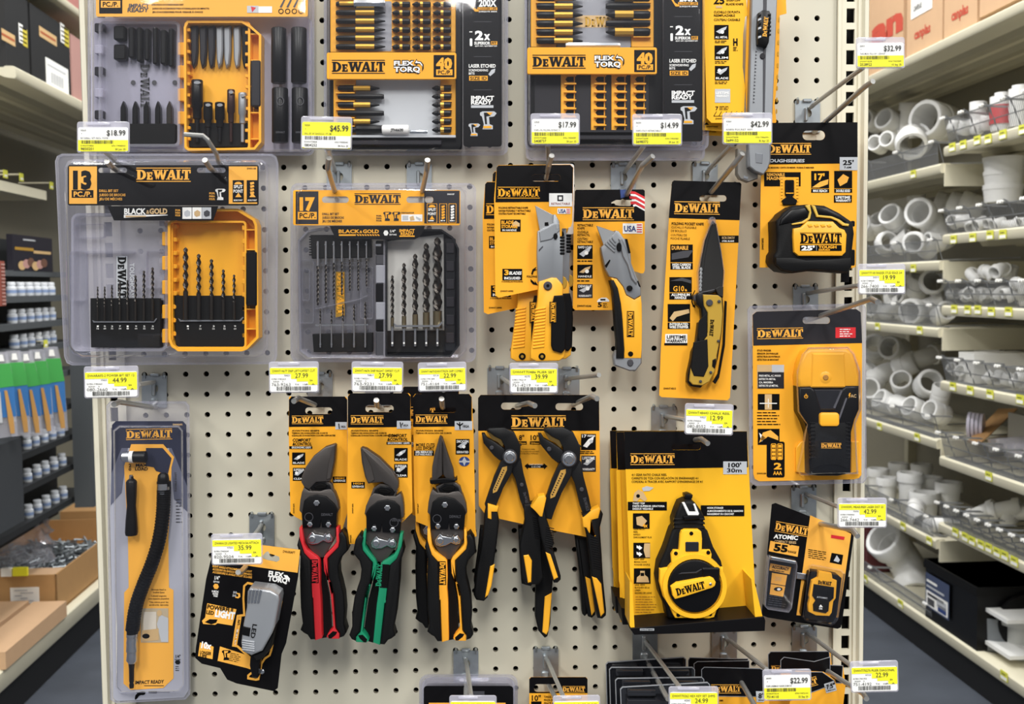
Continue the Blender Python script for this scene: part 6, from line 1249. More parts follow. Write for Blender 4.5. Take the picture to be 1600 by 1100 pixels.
# lighted right angle attachment (tilted black card)
D = .12; N6 = lambda P: Z(300, 825, P); L6 = lambda P: Z(0, 825, P); AG = 9
t = Thing('right_angle_attachment', 'silver lighted right angle drill attachment on a tilted black card', 'drill attachment')
c = t.part('card'); P = [(336, 848), (380, 848), (469, 859), (466, 900), (447, 1005), (440, 1022), (434, 1075), (428, 1080), (370, 1068), (355, 1062), (344, 1044), (315, 1037), (305, 1028), (306, 1012), (322, 905)]
sl = [Z(400, 825, [(40, 175), (62, 150), (75, 145), (85, 160), (120, 170), (145, 180), (148, 200), (130, 212), (70, 200), (45, 190)])]
c.sheet(P, sl, D, .0006, BLK); c.flath([(336, 848), (380, 848), (469, 859), (465, 895), (395, 885), (333, 876)], sl, D + .0003, ORG)
c.text('DWARAFT', 442, 863.5, 19, 4, D + .0006, INK, 6, .01); c.text('FLEX', 419, 899.5, 24, 8, D + .0004, WHT, 8, .05); c.text('TORQ', 418, 907, 31, 8, D + .0004, WHT, 8, .05); c.flat([(443, 898), (449, 899), (453, 904), (452, 910), (449, 905), (445, 902)], D + .0006, WHT)
for q, s_ in enumerate(('RIGHT ANGLE ATTACHMENT WITH LIGHT', 'ACCESORIO EN ÁNGULO RECTO ILUMINADO', 'ACCESSOIRE À ANGLE DROIT ÉCLAIRÉ')): c.text(s_, 332, 886 + q * 4.6, 62, 3.2, D + .0004, ORG, 8)
c.text('1/4"', 335, 905.5, 8, 6, D + .0004, WHT, 6, .02); c.text('(6,4 mm)', 333.5, 909.5, 9, 2.6, D + .0004, WHT, 6); c.flat([(333, 915.5), (335.5, 912), (340, 912.5), (342, 917), (339.5, 920.5), (335, 920)], D + .0004, ORG)
for q, s_ in enumerate(('HEX', 'SHANK', 'TIGE')): c.text(s_, 331 + q, 925 + q * 3.6, 11 - q * 2, 3, D + .0004, WHT, 6)
c.flat(L6([(1480, 405), (1500, 408), (1503, 430), (1490, 440), (1470, 436), (1472, 428), (1488, 430), (1490, 415), (1478, 412)]), D + .0004, ORG); c.text('50', 364, 927, 6, 3.4, D + .0004, GRY, 6); c.text('50', 363, 932, 6, 3.4, D + .0004, GRY, 6)
c.flat(L6([(1295, 470), (1478, 508), (1452, 610), (1360, 595), (1345, 605), (1270, 600), (1262, 580), (1282, 560)]), D + .0004, ORG); c.text('POWERFUL', 323.5, 951, 43, 7, D + .0008, INK, 9, .03); c.text('LED', 322, 959, 12, 6, D + .0008, INK, 9, .03); c.text('LIGHT', 335.5, 963, 31, 11, D + .0008, WHT, 9, .06)
c.flat(L6([(1280, 588), (1310, 570), (1360, 572), (1350, 592), (1320, 602)]), D + .0008, INK)
c.flat(L6([(1250, 715), (1335, 742), (1328, 820), (1238, 800)]), D + .0004, ORG); c.text('10x', 314, 1012, 16, 10, D + .0008, WHT, 9, .05); c.text('LONGER', 312, 1021, 18, 5, D + .0008, INK, 9, .03); c.text('LIFE', 312, 1026.5, 11, 5, D + .0008, INK, 9, .03)
c.flat(L6([(1375, 740), (1560, 800), (1580, 835), (1570, 885), (1540, 875), (1360, 830)]), D + .0004, ORG); drillpic(c, 349, 1016, 1.1, D + .0007, INK, ORG); c.lines(360, 1020, 18, 5, D + .0007, INK, 2.8, .9, 2, 12)
P = L6([(1520, 360), (1545, 338), (1700, 370), (1750, 400), (1765, 460), (1700, 770), (1690, 800), (1660, 820), (1640, 850), (1620, 950), (1600, 955), (1545, 945), (1545, 920), (1570, 900), (1575, 830), (1480, 745), (1450, 740), (1480, 545), (1520, 540), (1515, 440)])
b = t.part('window_frame', None, 'yellow printed frame'); b.ringp(P, inset(P, 3), D, D + .0012, ORG)
c.flat(L6([(1484, 548), (1512, 545), (1480, 738), (1455, 735)]), D + .0005, ORG); c.text('ON', 374, 977, 8, 5, D + .0008, INK, -80); c.text('1/4 TIME', 368, 1008, 25, 4.6, D + .0008, WHT, -80, .02)
g = t.part('body', None, 'silver grey attachment body')
P = L6([(1545, 400), (1560, 375), (1690, 390), (1740, 420), (1745, 450), (1715, 620), (1700, 660), (1640, 770), (1570, 800), (1515, 775), (1505, 720), (1520, 600), (1540, 500)]); g.prism(P, D + .002, D + .030, mat('silver_plastic', '#a5a8ac', .3, .5), 4, lv=3)
for q in range(5): g.prism(L6([(1512, 700 + q * 14), (1590, 712 + q * 14), (1590, 720 + q * 14), (1511, 708 + q * 14)]), D + .029, D + .0312, mat('silver_plastic', '#a5a8ac', .3, .5), .5)
for q in range(4): g.prism(L6([(1558 + q * 22, 385), (1572 + q * 22, 386), (1558 + q * 20, 470), (1546 + q * 20, 470)]), D + .029, D + .0315, STL, .6)
g.prism(L6([(1520, 615), (1565, 625), (1558, 680), (1510, 668)]), D + .029, D + .031, BPL, .8); g.text('LED', 395, 975, 22, 7, D + .0306, INK, 100, .02)
k = t.part('grip', None, 'black lower grip'); k.prism(L6([(1580, 800), (1640, 770), (1700, 660), (1720, 610), (1690, 760), (1640, 820), (1600, 830)]), D + .004, D + .026, RUB, 2); k.prism(L6([(1565, 800), (1640, 790), (1620, 850), (1610, 940), (1575, 935), (1560, 860)]), D + .004, D + .018, BPL, 1.5)
s_ = t.part('screw', None, 'bright screw'); s_.prism(ell(409, 1050, 4, n=12), D, D + .004, STL, 1)
t.done()

# flexible shaft
D = .03; t = Thing('flexible_shaft', 'flexible black drill shaft in a tall clear blister at the lower left', 'flexible shaft')
c = t.part('card', None, 'printed grey card'); d = D + .003
P = [(175, 664), (181, 658), (286, 658), (291, 664), (294, 900), (295, 1078), (287, 1090), (182, 1096), (177, 1090), (172, 800)]
c.sheet(P, [], d, .0006, mat('print_silver', '#a7a8b3', .45)); c.flat([(175, 664), (181, 658), (286, 658), (291, 664), (292.5, 760), (268, 700), (190, 700), (174, 740)], d + .0003, mat('print_navy', '#24283d', .45)); c.flat([(174, 740), (190, 700), (200, 700), (190, 770), (173, 790)], d + .0003, mat('print_slate', '#5b5e70', .45)); c.flat([(292.5, 760), (268, 700), (264, 700), (272, 780), (293, 800)], d + .0003, MATS['print_slate'])
c.logo(197, 687.5, 72, 17, d + .0006, ORG, -1); c.text('DWARAFS', 270, 664.5, 15, 2.6, d + .0006, TAN)
c.flat([(205, 694), (255, 694), (272, 714), (268, 730), (266, 790), (263, 840), (264, 918), (271, 922), (271, 1060), (255, 1075), (204, 1078), (193, 1068), (194, 926), (201, 918), (200, 845), (196, 770), (194, 728)], d + .0005, ORG)
c.flat([(228, 700), (254, 700), (268, 716), (262, 742), (244, 736), (240, 730), (228, 728)], d + .0009, MATS['print_navy']); c.text('MAX', 212, 729, 18, 4.6, d + .001, INK, 0, .03); c.text('LOAD', 211, 735, 20, 5, d + .001, INK, 0, .03); c.text('2', 201, 730, 4, 5, d + .001, INK); c.text('0', 201, 735.5, 4, 4.6, d + .001, INK)
for q, s_ in enumerate(('Slimmest Head to', 'Smallest Space', 'Cabezal angosto', 'para espacios pequeños', 'Tête mince pour les', 'endroits étroits')): c.text(s_, 248, 922.5 + q * 4.3 + (q // 2) * 1.2, (23, 18, 24, 32, 30, 30)[q], 2.8, d + .0008, INK, 0, .01, 'c')
c.R(220, 950.5, 263, 1004, d + .0009, mat('photo_beige', '#b9a88c', .5)); c.R(224, 956, 244, 990, d + .0011, mat('photo_door', '#d3cabb', .5)); c.flat([(250, 960), (263, 966), (263, 1003), (252, 1003), (245, 975)], d + .0012, GRY); c.flat([(222, 985), (248, 982), (248, 1000), (222, 1003)], d + .0013, TAN); c.flat(ell(249, 958, 4, 5, 10), d + .0014, TAN); c.flat(ell(228, 994, 6, 4, 10), d + .0014, INK)
c.text('IMPACT READY', 211, 1069, 45, 5.4, d + .0008, INK, -2, .03, slant=.12); c.R(225, 1071, 256, 1072, d + .0008, INK)
c.text('1/4"', 274, 1028, 8, 5, d + .0005, INK, 0, .02); c.text('6,4 mm', 273, 1031.5, 9, 2.4, d + .0005, INK); c.flat([(273, 1034.5), (275.5, 1031.5), (280, 1031.5), (282, 1034.5), (280, 1038), (275.5, 1038)], d + .0005, INK); 
for q in range(3): c.lines(274, 1041 + q * 3, 7, 1, d + .0005, INK, 3, 1)
c.text('FLEXIBLE SHAFT', 276, 768, 0, 3.4, d + .0005, DGR, -90); c.lines(275, 780, 10, 8, d + .0005, DGR, 5, 1.4); c.R(270, 1080, 272, 1080.5, d + .0005, INK)
c.flat(smooth([(210, 1094), (212, 1084), (222, 1080), (228, 1081), (226, 1086), (218, 1086), (214, 1092)], 1), d + .0005, INK); c.R(232, 1081, 265, 1082, d + .0005, INK); c.R(232, 1080, 245, 1083, d + .0006, INK)
h = t.part('angle_head', None, 'bright ball headed angle chuck'); 
def hz(p, y, d_, segs, m=None):
    for x0, x1, r0, r1, mm in segs:
        s_ = (-CAM.y - d_) / FPX; p.rings([[W(x, y, d_) + Vector((0, math.sin(2 * PI * k / 14) * r * s_, math.cos(2 * PI * k / 14) * r * s_)) for k in range(14)] for x, r in ((x0, r0), (x1, r1))], mm)
hz(h, 714, d + .012, ((189, 192, 4, 8, STL), (192, 203, 8, 9, STL), (203, 209, 9.5, 9.5, WHT), (209, 228, 9, 9.5, BPL)))
s2 = t.part('shaft', None, 'black ribbed flexible shaft'); path = [(256, 752), (256, 770), (255, 800), (250, 840), (238, 880), (223, 915), (211, 950), (207, 985)]; path = smooth(path, 2, False)
pts = []; rad = []
for i, (x, y) in enumerate(path): pts.append(W(x, y, d + .012)); rad.append(.0077)
s2.tube(pts, rad, RUB, 16)
for i in range(1, len(pts) - 1):
    for f in (0, .5):
        a = pts[i].lerp(pts[i + 1], f); dr = (pts[i + 1] - pts[i]).normalized(); s2.tube([a - dr * .0007, a + dr * .0007], .0084, BPL, 16)
k = t.part('collar', None, 'chrome upper collar'); vtube(k, 255, 739, 755, [(0, 5), (.2, 8), (.6, 9), (1, 9)], d + .013, BPL, 16); vtube(k, 255.5, 755, 782, [(0, 10), (.35, 10.5), (.4, 9), (1, 8)], d + .013, STL, 16)
k = t.part('collar', None, 'chrome lower collar'); vtube(k, 207, 983, 990, [(0, 9), (1, 9)], d + .012, BPL, 16); vtube(k, 206.5, 990, 1036, [(0, 8.6), (.1, 9), (.12, 8), (.3, 9), (.32, 8.6), (.6, 9.2), (.62, 8), (.9, 9), (1, 6)], d + .012, STL, 16)
k = t.part('hex_shank', None, 'black hexagonal shank'); vtube(k, 205.5, 1034, 1075, [(0, 5.5), (.3, 4.2), (.75, 4), (.8, 3), (.88, 4), (1, 3.4)], d + .011, BPL, 6)
k = t.part('side_handle', None, 'small black driver'); vtube(k, 205.5, 744, 836, [(0, 3), (.04, 3.2), (.07, 7), (.1, 8.5), (.3, 8), (.5, 7), (.75, 9), (.95, 10), (1, 9)], d + .012, BPL, 16); vtube(k, 205, 742, 750, [(0, 3), (1, 3.4)], d + .012, STL, 10)
outer = [(166, 634), (172, 627), (290, 627), (296, 634), (297, 1085), (290, 1093), (182, 1099), (172, 1093)]
shell(t, outer, [(176, 672), (186, 664), (280, 664), (287, 672), (289, 1070), (280, 1082), (188, 1084), (180, 1074)], D, D + .030, 5)
t.done()
# ------------------------------------------------------------------ snap-off knife and the packs at the bottom edge
T3_ = lambda P: [(1080 + a / 3.794, b / 3.794) for a, b in P]
D = .05
def snapcard(d, P, label, full):
    t, c = one('knife_card', label, 'card', 'snap-off knife cards'); c.prism(P, d - .0006, d, CHY)
    if full:
        c.text('25', 1115, 6, 17, 12, d + .0004, INK, 0, .03); c.R(1118.5, 9, 1128.5, 12.5, d + .0004, TAN); c.text('SNAP-OFF', 1135, 2, 22, 3, d + .0004, INK, 0, .02); c.text('BLADE KNIFE', 1134.5, 8, 27, 3.4, d + .0004, INK, 0, .02)
        for q, s_ in enumerate(('CUCHILLO DE PUNTA', 'REEMPLAZABLE', 'COUTEAU CASSABLE')): c.text(s_, 1115.5, 20.5 + q * 5.3 + (q == 2) * 1.5, (41, 33, 41)[q], 3.6, d + .0004, INK, 0, .02)
        for q, cp in enumerate(('ALL METAL', 'SLIM', 'BLADE')): icon(c, 1116 + q * .5, 39 + q * 32, 1138.5 + q * .5, 61.5 + q * 32, d + .0004, INK, GRY, cp, WHT, q + 20); c.lines(1117, 63.5 + q * 32, 22, 2, d + .0004, INK, 2.4, 1.1)
        c.R(1117, 139, 1141, 160.5, d + .0004, GRY); c.text('LIFETIME', 1118.5, 147, 21, 4, d + .0007, WHT, 0, .03); c.text('WARRANTY', 1119, 152, 20, 4, d + .0007, WHT, 0, .03)
        c.text('H', 1145.5, 71, 7, 11, d + .0004, INK, 0, .05); c.lines(1145.5, 73.5, 7, 3, d + .0004, INK, 2.4, 1.2); c.text('7', 1118, 172, 4.5, 6, d + .0004, INK, 0, .03); c.lines(1124, 166, 16, 3, d + .0004, INK, 2.3, .9)
        for q in range(6): c.flat([(1115 + q * 8, 181), (1119 + q * 8, 174), (1120 + q * 8, 174), (1116 + q * 8, 181)], d + .0004, INK)
        c.R(1115, 181, 1160, 181.8, d + .0004, INK); c.text('DWHT10332', 1118, 186.5, 18, 2.2, d + .0004, INK)
    else: c.text('DWHT10332', P[4][0] + 8, P[4][1] - 4, 18, 2.2, d + .0004, INK); c.flat([(P[4][0] + 4, P[4][1] - 8), (P[4][0] + 8, P[4][1] - 12), (P[4][0] + 12, P[4][1] - 8)], d + .0004, INK)
    t.done()
snapcard(D, T3_([(72, -60), (320, -60), (335, 90), (320, 100), (308, 200), (305, 400), (320, 520), (310, 730), (120, 728), (92, 700)]), 'front yellow snap-off knife card with four small pictures', True)
snapcard(D - .012, [(1096, -12), (1160, -12), (1160, 205), (1150, 206), (1096, 203), (1094, 190)], 'second yellow snap-off knife card edging out at the lower left', False)
snapcard(D - .022, [(1093, -12), (1150, -12), (1150, 212), (1140, 213), (1093, 211), (1091, 190)], 'third yellow snap-off knife card, lowest of the three behind', False)
t = Thing('snap_off_knife', 'long grey snap-off knife with black slider beside the yellow card at the top', 'snap-off knife'); d = D
c = t.part('card'); c.prism(T3_([(335, -60), (560, -60), (565, 80), (525, 90), (520, 400), (495, 620), (505, 720), (480, 800), (330, 700), (318, 500)]), d - .004, d - .003, YEL)
for q in range(9): c.prism(ell(1217.5 - q * .5, 30 + q * 18, 1.2, 4, 8), d - .0036, d - .0022, GOLD)
b = t.part('blade_channel', None, 'grey metal channel'); b.prism(T3_([(362, -60), (505, -60), (510, 0), (470, 970), (340, 990), (335, 965)]), d, d + .010, CAST, 1.2); b.prism(T3_([(428, -60), (450, -60), (432, 900), (425, 900)]), d + .009, d + .0108, DGR, .4)
for q in range(16): b.prism(T3_([(382 - q * 1, 300 + q * 20), (392 - q * 1, 306 + q * 20), (382 - q * 1, 312 + q * 20)]), d + .009, d + .0106, DGR)
b.prism(T3_(ell(424, 332, 16, 18, 14)), d + .009, d + .0115, CHC, .8)
k = t.part('slider', None, 'black ribbed slider'); k.prism(T3_([(400, 75), (425, 58), (465, 62), (475, 90), (462, 250), (448, 280), (430, 272), (395, 262), (392, 200)]), d + .009, d + .019, BPL, 2, lv=2)
for q in range(6): k.prism(T3_([(398, 85 + q * 26), (416, 80 + q * 26), (416, 92 + q * 26), (398, 98 + q * 26)]), d + .018, d + .0205, GRY if q % 2 else BPL, .6); k.prism(T3_([(458, 82 + q * 24), (474, 78 + q * 24), (474, 90 + q * 24), (458, 94 + q * 24)]), d + .018, d + .0205, BPL, .6)
x, y = T3_([(448, 218)])[0]; k.logo(x, y, 31, 7, d + .0196, ORG, -85, False)
e = t.part('end_clip', None, 'grey steel end clip'); e.prism(T3_([(340, 850), (470, 850), (470, 955), (455, 1000), (430, 1035), (380, 1015), (345, 985)]), d, d + .013, CAST, 1.5); e.prism(T3_([(380, 905), (425, 912), (422, 970), (382, 965)]), d + .012, d + .0136, STL, .6)
e.prism(T3_([(275, 880), (340, 900), (345, 990), (400, 1020), (395, 1060), (340, 1080), (290, 1060), (272, 1030)]), d - .012, d, mat('dull_steel', '#8b8780', .4, .7), 1.5); e.prism(T3_([(312, 1040), (340, 1050), (335, 1062), (310, 1055)]), d - .002, d + .001, STL)
t.done()
# bottom edge packs
D = .04
t = Thing('clamshell_pack', 'black carded clear clamshell at the bottom edge left of the 10 inch card', 'clamshell pack'); c = t.part('card'); c.prism(rrect(662, 1072, 802, 1180, 5), D + .004, D + .0046, BLK); c.R(670, 1098, 790, 1180, D + .005, ORG); c.R(727, 1080, 757, 1087, D + .0052, DGR)
for q in range(2): shell(t, rrect(655 + q * 4, 1054 + q * 4, 809 - q * 4, 1185, 14), rrect(661 + q * 3, 1062 + q * 3, 803 - q * 3, 1182, 8), D - .03 + q * .018, D - .02 + q * .018, 4)
t.done()
D = .04; t = Thing('pliers_card', 'black topped yellow card marked 10 inch at the bottom edge', 'card'); c = t.part('card'); P = rrect(827, 1058, 918, 1180, 4); sl = [rrect(834, 1069, 875, 1081, 6)]
c.sheet(P, sl, D, .0006, YEL); c.flath([(827, 1061), (830, 1058), (915, 1058), (918, 1061), (918, 1083), (827, 1083)], sl, D + .0003, BLK); c.logo(879, 1082, 35, 10, D + .0006, ORG); c.text('10"', 831, 1095, 14, 9, D + .0004, INK, 0, .02); c.R(830, 1096, 846, 1104, D + .0004, INK)
for q in range(3): c.text(('TONGUE & GROOVE PLIERS', 'PINZA DE EXTENSIÓN', 'PINCE MULTIPRISE')[q], 850, 1090.5 + q * 5, 34, 3.4, D + .0004, INK, 0, .02)
t.done()
Y7 = lambda P: [(930 + a / 5.517, 990 + b / 5.517) for a, b in P]
PACK = [((90, 245), (785, 202), .03, 'rearmost black pack in the row at the bottom edge'), ((120, 290), (860, 290), .07, 'second black pack from the back of the row at the bottom edge'), ((172, 385), (940, 375), .11, 'third black pack from the back of the row at the bottom edge'), ((215, 460), (990, 420), .14, 'foremost black pack in the row at the bottom edge')]
GLB = mat('glossy_black_tray', '#1d1e22', .12, coat=.5)
for (xl_, yl_), (xr_, yr_), d, lb in PACK:
    t = Thing('hex_key_pack', lb, 'blister pack', 'black packs on one hook'); c = t.part('tray', None, 'black moulded tray')
    P = Y7([(xl_, yl_ + 20), (xl_ + 20, yl_), (xr_ - 20, yr_), (xr_, yr_ + 20), (xr_ + 4, 980), (xl_ + 20, 980)]); c.prism(P, d - .002, d, GLB); c.ringp(P, inset(P, 1.2), d, d + .002, mat('clear_edge', '#8c8f94', .2))
    for u0, u1 in ((.08, .40), (.70, .94)):
        x0, x1 = xl_ + (xr_ - xl_) * u0, xl_ + (xr_ - xl_) * u1; c.prism(Y7(rrect(x0, max(yl_, yr_) + 28, x1, max(yl_, yr_) + 80, 10)), d, d + .008, GLB, 1.5, lv=2)
    c.prism(Y7(rrect(xl_ + 60, max(yl_, yr_) + 110, xr_ - 60, 970, 14)), d, d + .010, GLB, 2, lv=2)
    t.done()
def pcard(label, P, hdr, d, lg, size, at, ang, sq):
    t = Thing('pliers_card', label, 'card', 'pliers cards at the bottom edge'); c = t.part('card'); c.prism(P, d - .0006, d, YEL); c.flat(hdr, d + .0003, BLK)
    e = inset(hdr, .8); c.ringp(hdr, e, d, d + .0006, mat('clear_edge', '#8c8f94', .2))
    if lg: c.logo(*lg, d + .0006, ORG, ang)
    if size: c.flat(sq, d + .0006, GRY); c.text(size, at[0], at[1], at[2], at[3], d + .0009, INK, ang, .03); c.text('203mm' if size[0] == '8' else '190mm', at[0], at[1] + 4, at[2], 2.4, d + .0009, INK, ang, .02)
    if size == '8"': c.text('LINEMAN', 1124, 1096, 6, 3, d + .0004, INK); 
    t.done()
pcard('rear black card right of the row of black packs', Y7([(800, 230), (815, 205), (1180, 215), (1320, 215), (1320, 560), (800, 560)]), Y7([(800, 230), (815, 205), (1180, 215), (1320, 215), (1320, 440), (800, 440)]), .03, None, None, None, 0, None)
pcard('middle black card right of the row of black packs', Y7([(850, 260), (880, 240), (1330, 232), (1330, 560), (850, 560)]), Y7([(850, 260), (880, 240), (1330, 232), (1330, 460), (850, 460)]), .055, None, None, None, 0, None)
pcard('front black and yellow card marked 8 inch at the bottom edge', Y7([(915, 310), (940, 288), (1420, 300), (1500, 330), (1500, 980), (930, 980)]), Y7([(915, 310), (940, 288), (1420, 300), (1500, 330), (1500, 548), (920, 540)]), .09, (1111, 1083.5, 47, 14), '8"', (1185, 1091, 9, 8), 0, [(1181, 1080), (1195, 1080), (1194, 1097), (1182, 1097)])
Y8 = lambda P: [(1080 + a / 5.517, 970 + b / 5.517) for a, b in P]
pcard('rear black card below the laser measurer with a corner of its yellow name', Y8([(662, 290), (685, 265), (1200, 262), (1210, 380), (1310, 385), (1330, 560), (1280, 980), (662, 980)]), Y8([(662, 290), (685, 265), (1190, 262), (1200, 380), (1310, 385), (1300, 540), (662, 520)]), .03, (1205, 1048, 44, 8), None, None, 0, None)
pcard('middle black card curling behind the tilted 7.5 inch card', Y8([(770, 340), (800, 312), (1060, 350), (1200, 310), (1200, 560), (770, 560)]), Y8([(770, 340), (800, 312), (1060, 350), (1200, 310), (1200, 450), (770, 450)]), .06, None, None, None, 0, None)
pcard('front tilted black and yellow card marked 7.5 inch at the lower right', Y8([(900, 430), (1140, 440), (1240, 510), (1285, 700), (1285, 980), (800, 980)]), Y8([(860, 440), (1130, 440), (1235, 515), (1240, 545), (850, 690)]), .09, (1234, 1082, 46, 14), '7.5"', (1292, 1077, 14, 7), -15, Y8([(1145, 545), (1235, 515), (1255, 600), (1165, 625)]))
# ------------------------------------------------------------------ right aisle
LIP = .034
def aof(px, py, n): return AW(px, py, n).dot(AD)
def prev(ax, R):                 # hollow body: rings (t, r) outer then inner
    pass
def fitting_mesh(name, kind, m):
    mb = MB(name); n = 20
    def sweep(path, prof, wall=.86):
        pts = [Vector(p) for p in path]; O, I = [], []
        for i, p in enumerate(pts):
            t = (pts[min(i + 1, len(pts) - 1)] - pts[max(i - 1, 0)]).normalized()
            a = t.cross(Vector((0, 1, 0))).normalized() if abs(t.y) < .9 else t.cross(Vector((1, 0, 0))).normalized(); b = t.cross(a)
            rr = prof[i]
            O.append([p + (a * math.cos(2 * PI * k / n) + b * math.sin(2 * PI * k / n)) * rr for k in range(n)]); I.append([p + (a * math.cos(2 * PI * k / n) + b * math.sin(2 * PI * k / n)) * min(rr, 1.05) * wall for k in range(n)])
        mb.rings(O + I[::-1] + [O[0]], m, False, False)
    if kind == 'coupling': sweep([(0, 0, -1.2), (0, 0, -1.1), (0, 0, -.1), (0, 0, -.09), (0, 0, .09), (0, 0, .1), (0, 0, 1.1), (0, 0, 1.2)], [1.1, 1.18, 1.18, 1.1, 1.1, 1.18, 1.18, 1.1])
    if kind == 'elbow':
        P = [(0, 0, -1.9), (0, 0, -1.8), (0, 0, -1.0), (0, 0, -.98)] + [(1.3 - 1.3 * math.cos(a), 0, 1.3 * math.sin(a) - .6) for a in [PI / 2 * k / 6 for k in range(7)]] + [(1.72, 0, .7), (1.74, 0, .7), (2.5, 0, .7), (2.6, 0, .7)]
        sweep(P, [1.12, 1.2, 1.2, 1.02] + [1.0] * 7 + [1.02, 1.2, 1.2, 1.12])
    if kind == 'bend':
        P = [(0, 0, -1.5), (0, 0, -1.4), (0, 0, -.6), (0, 0, -.58)] + [(2 - 2 * math.cos(a), 0, 2 * math.sin(a) - .3) for a in [PI / 4 * k / 4 for k in range(5)]]; e = Vector((math.sin(PI / 4), 0, math.cos(PI / 4))); q = Vector(P[-1])
        P += [tuple(q + e * k) for k in (.1, .12, .9, 1.0)]; sweep(P, [1.12, 1.2, 1.2, 1.02] + [1.0] * 5 + [1.02, 1.2, 1.2, 1.12])
    if kind == 'tee':
        sweep([(0, 0, -2), (0, 0, -1.9), (0, 0, -1.1), (0, 0, -1.08), (0, 0, 1.08), (0, 0, 1.1), (0, 0, 1.9), (0, 0, 2)], [1.12, 1.2, 1.2, 1, 1, 1.2, 1.2, 1.12]); sweep([(.3, 0, 0), (1.1, 0, 0), (1.12, 0, 0), (1.9, 0, 0), (2, 0, 0)], [1, 1, 1.2, 1.2, 1.12])
    if kind == 'cup': sweep([(0, 0, -1.5), (0, 0, -1.4), (0, 0, .6), (0, 0, .62), (0, 0, 1.4), (0, 0, 1.5)], [.92, 1.0, 1.05, 1.22, 1.25, 1.18])
    bmesh.ops.recalc_face_normals(mb.bm, faces=mb.bm.faces[:]); me = bpy.data.meshes.new(name); mb.bm.to_mesh(me); mb.bm.free(); me.materials.append(m)
    me.polygons.foreach_set('use_smooth', [True] * len(me.polygons)); me.set_sharp_from_angle(angle=math.radians(40)); return me
def frame_rot(d1, d2):           # local -z -> d1, local +x -> d2
    z = -d1.normalized(); x = (d2 - z * d2.dot(z)).normalized(); y = z.cross(x); return Matrix((x, y, z)).transposed().to_euler()
FM = {k: fitting_mesh('pipe_' + k, k, PVC) for k in ('coupling', 'elbow', 'bend', 'tee', 'cup')}
FP = {}
def fit(kind, px, py, rpx, n, rot, shelf):
    p = AW(px, py, n); dist = (p - CAM).dot(RC.col[1]); r = rpx / FPX * dist / 1.18
    nm = {'cup': 'pipe_adapter', 'bend': 'pipe_bend'}.get(kind, 'pipe_' + kind)
    if kind not in FP: FP[kind] = bpy.data.objects.new(nm, FM[kind]); o = FP[kind]
    else: o = FP[kind].copy()
    COL.objects.link(o); o.location = p; o.scale = (r, r, r); o.rotation_euler = [math.radians(v) for v in rot]
    word = {'coupling': 'straight coupling', 'elbow': 'quarter bend elbow', 'bend': 'shallow bend', 'tee': 'tee', 'cup': 'flared adapter'}[kind]
    o['label'] = 'white plastic pipe %s %s' % (word, shelf); o['category'] = 'pipe fitting'; o['group'] = 'white pipe %ss %s' % (kind, shelf)
    return o
N0 = NR + .10
S0, S1, S2, S3, S4, S5 = 'on the far bay top row', 'on the far bay second row', 'on the far bay third row', 'heaped on the far bay fourth row', 'on the far bay fifth row', 'on the far bay bottom shelf'
TOW = (90, 0, -62); T2_ = (75, 0, -50); T3 = (100, 10, -75)
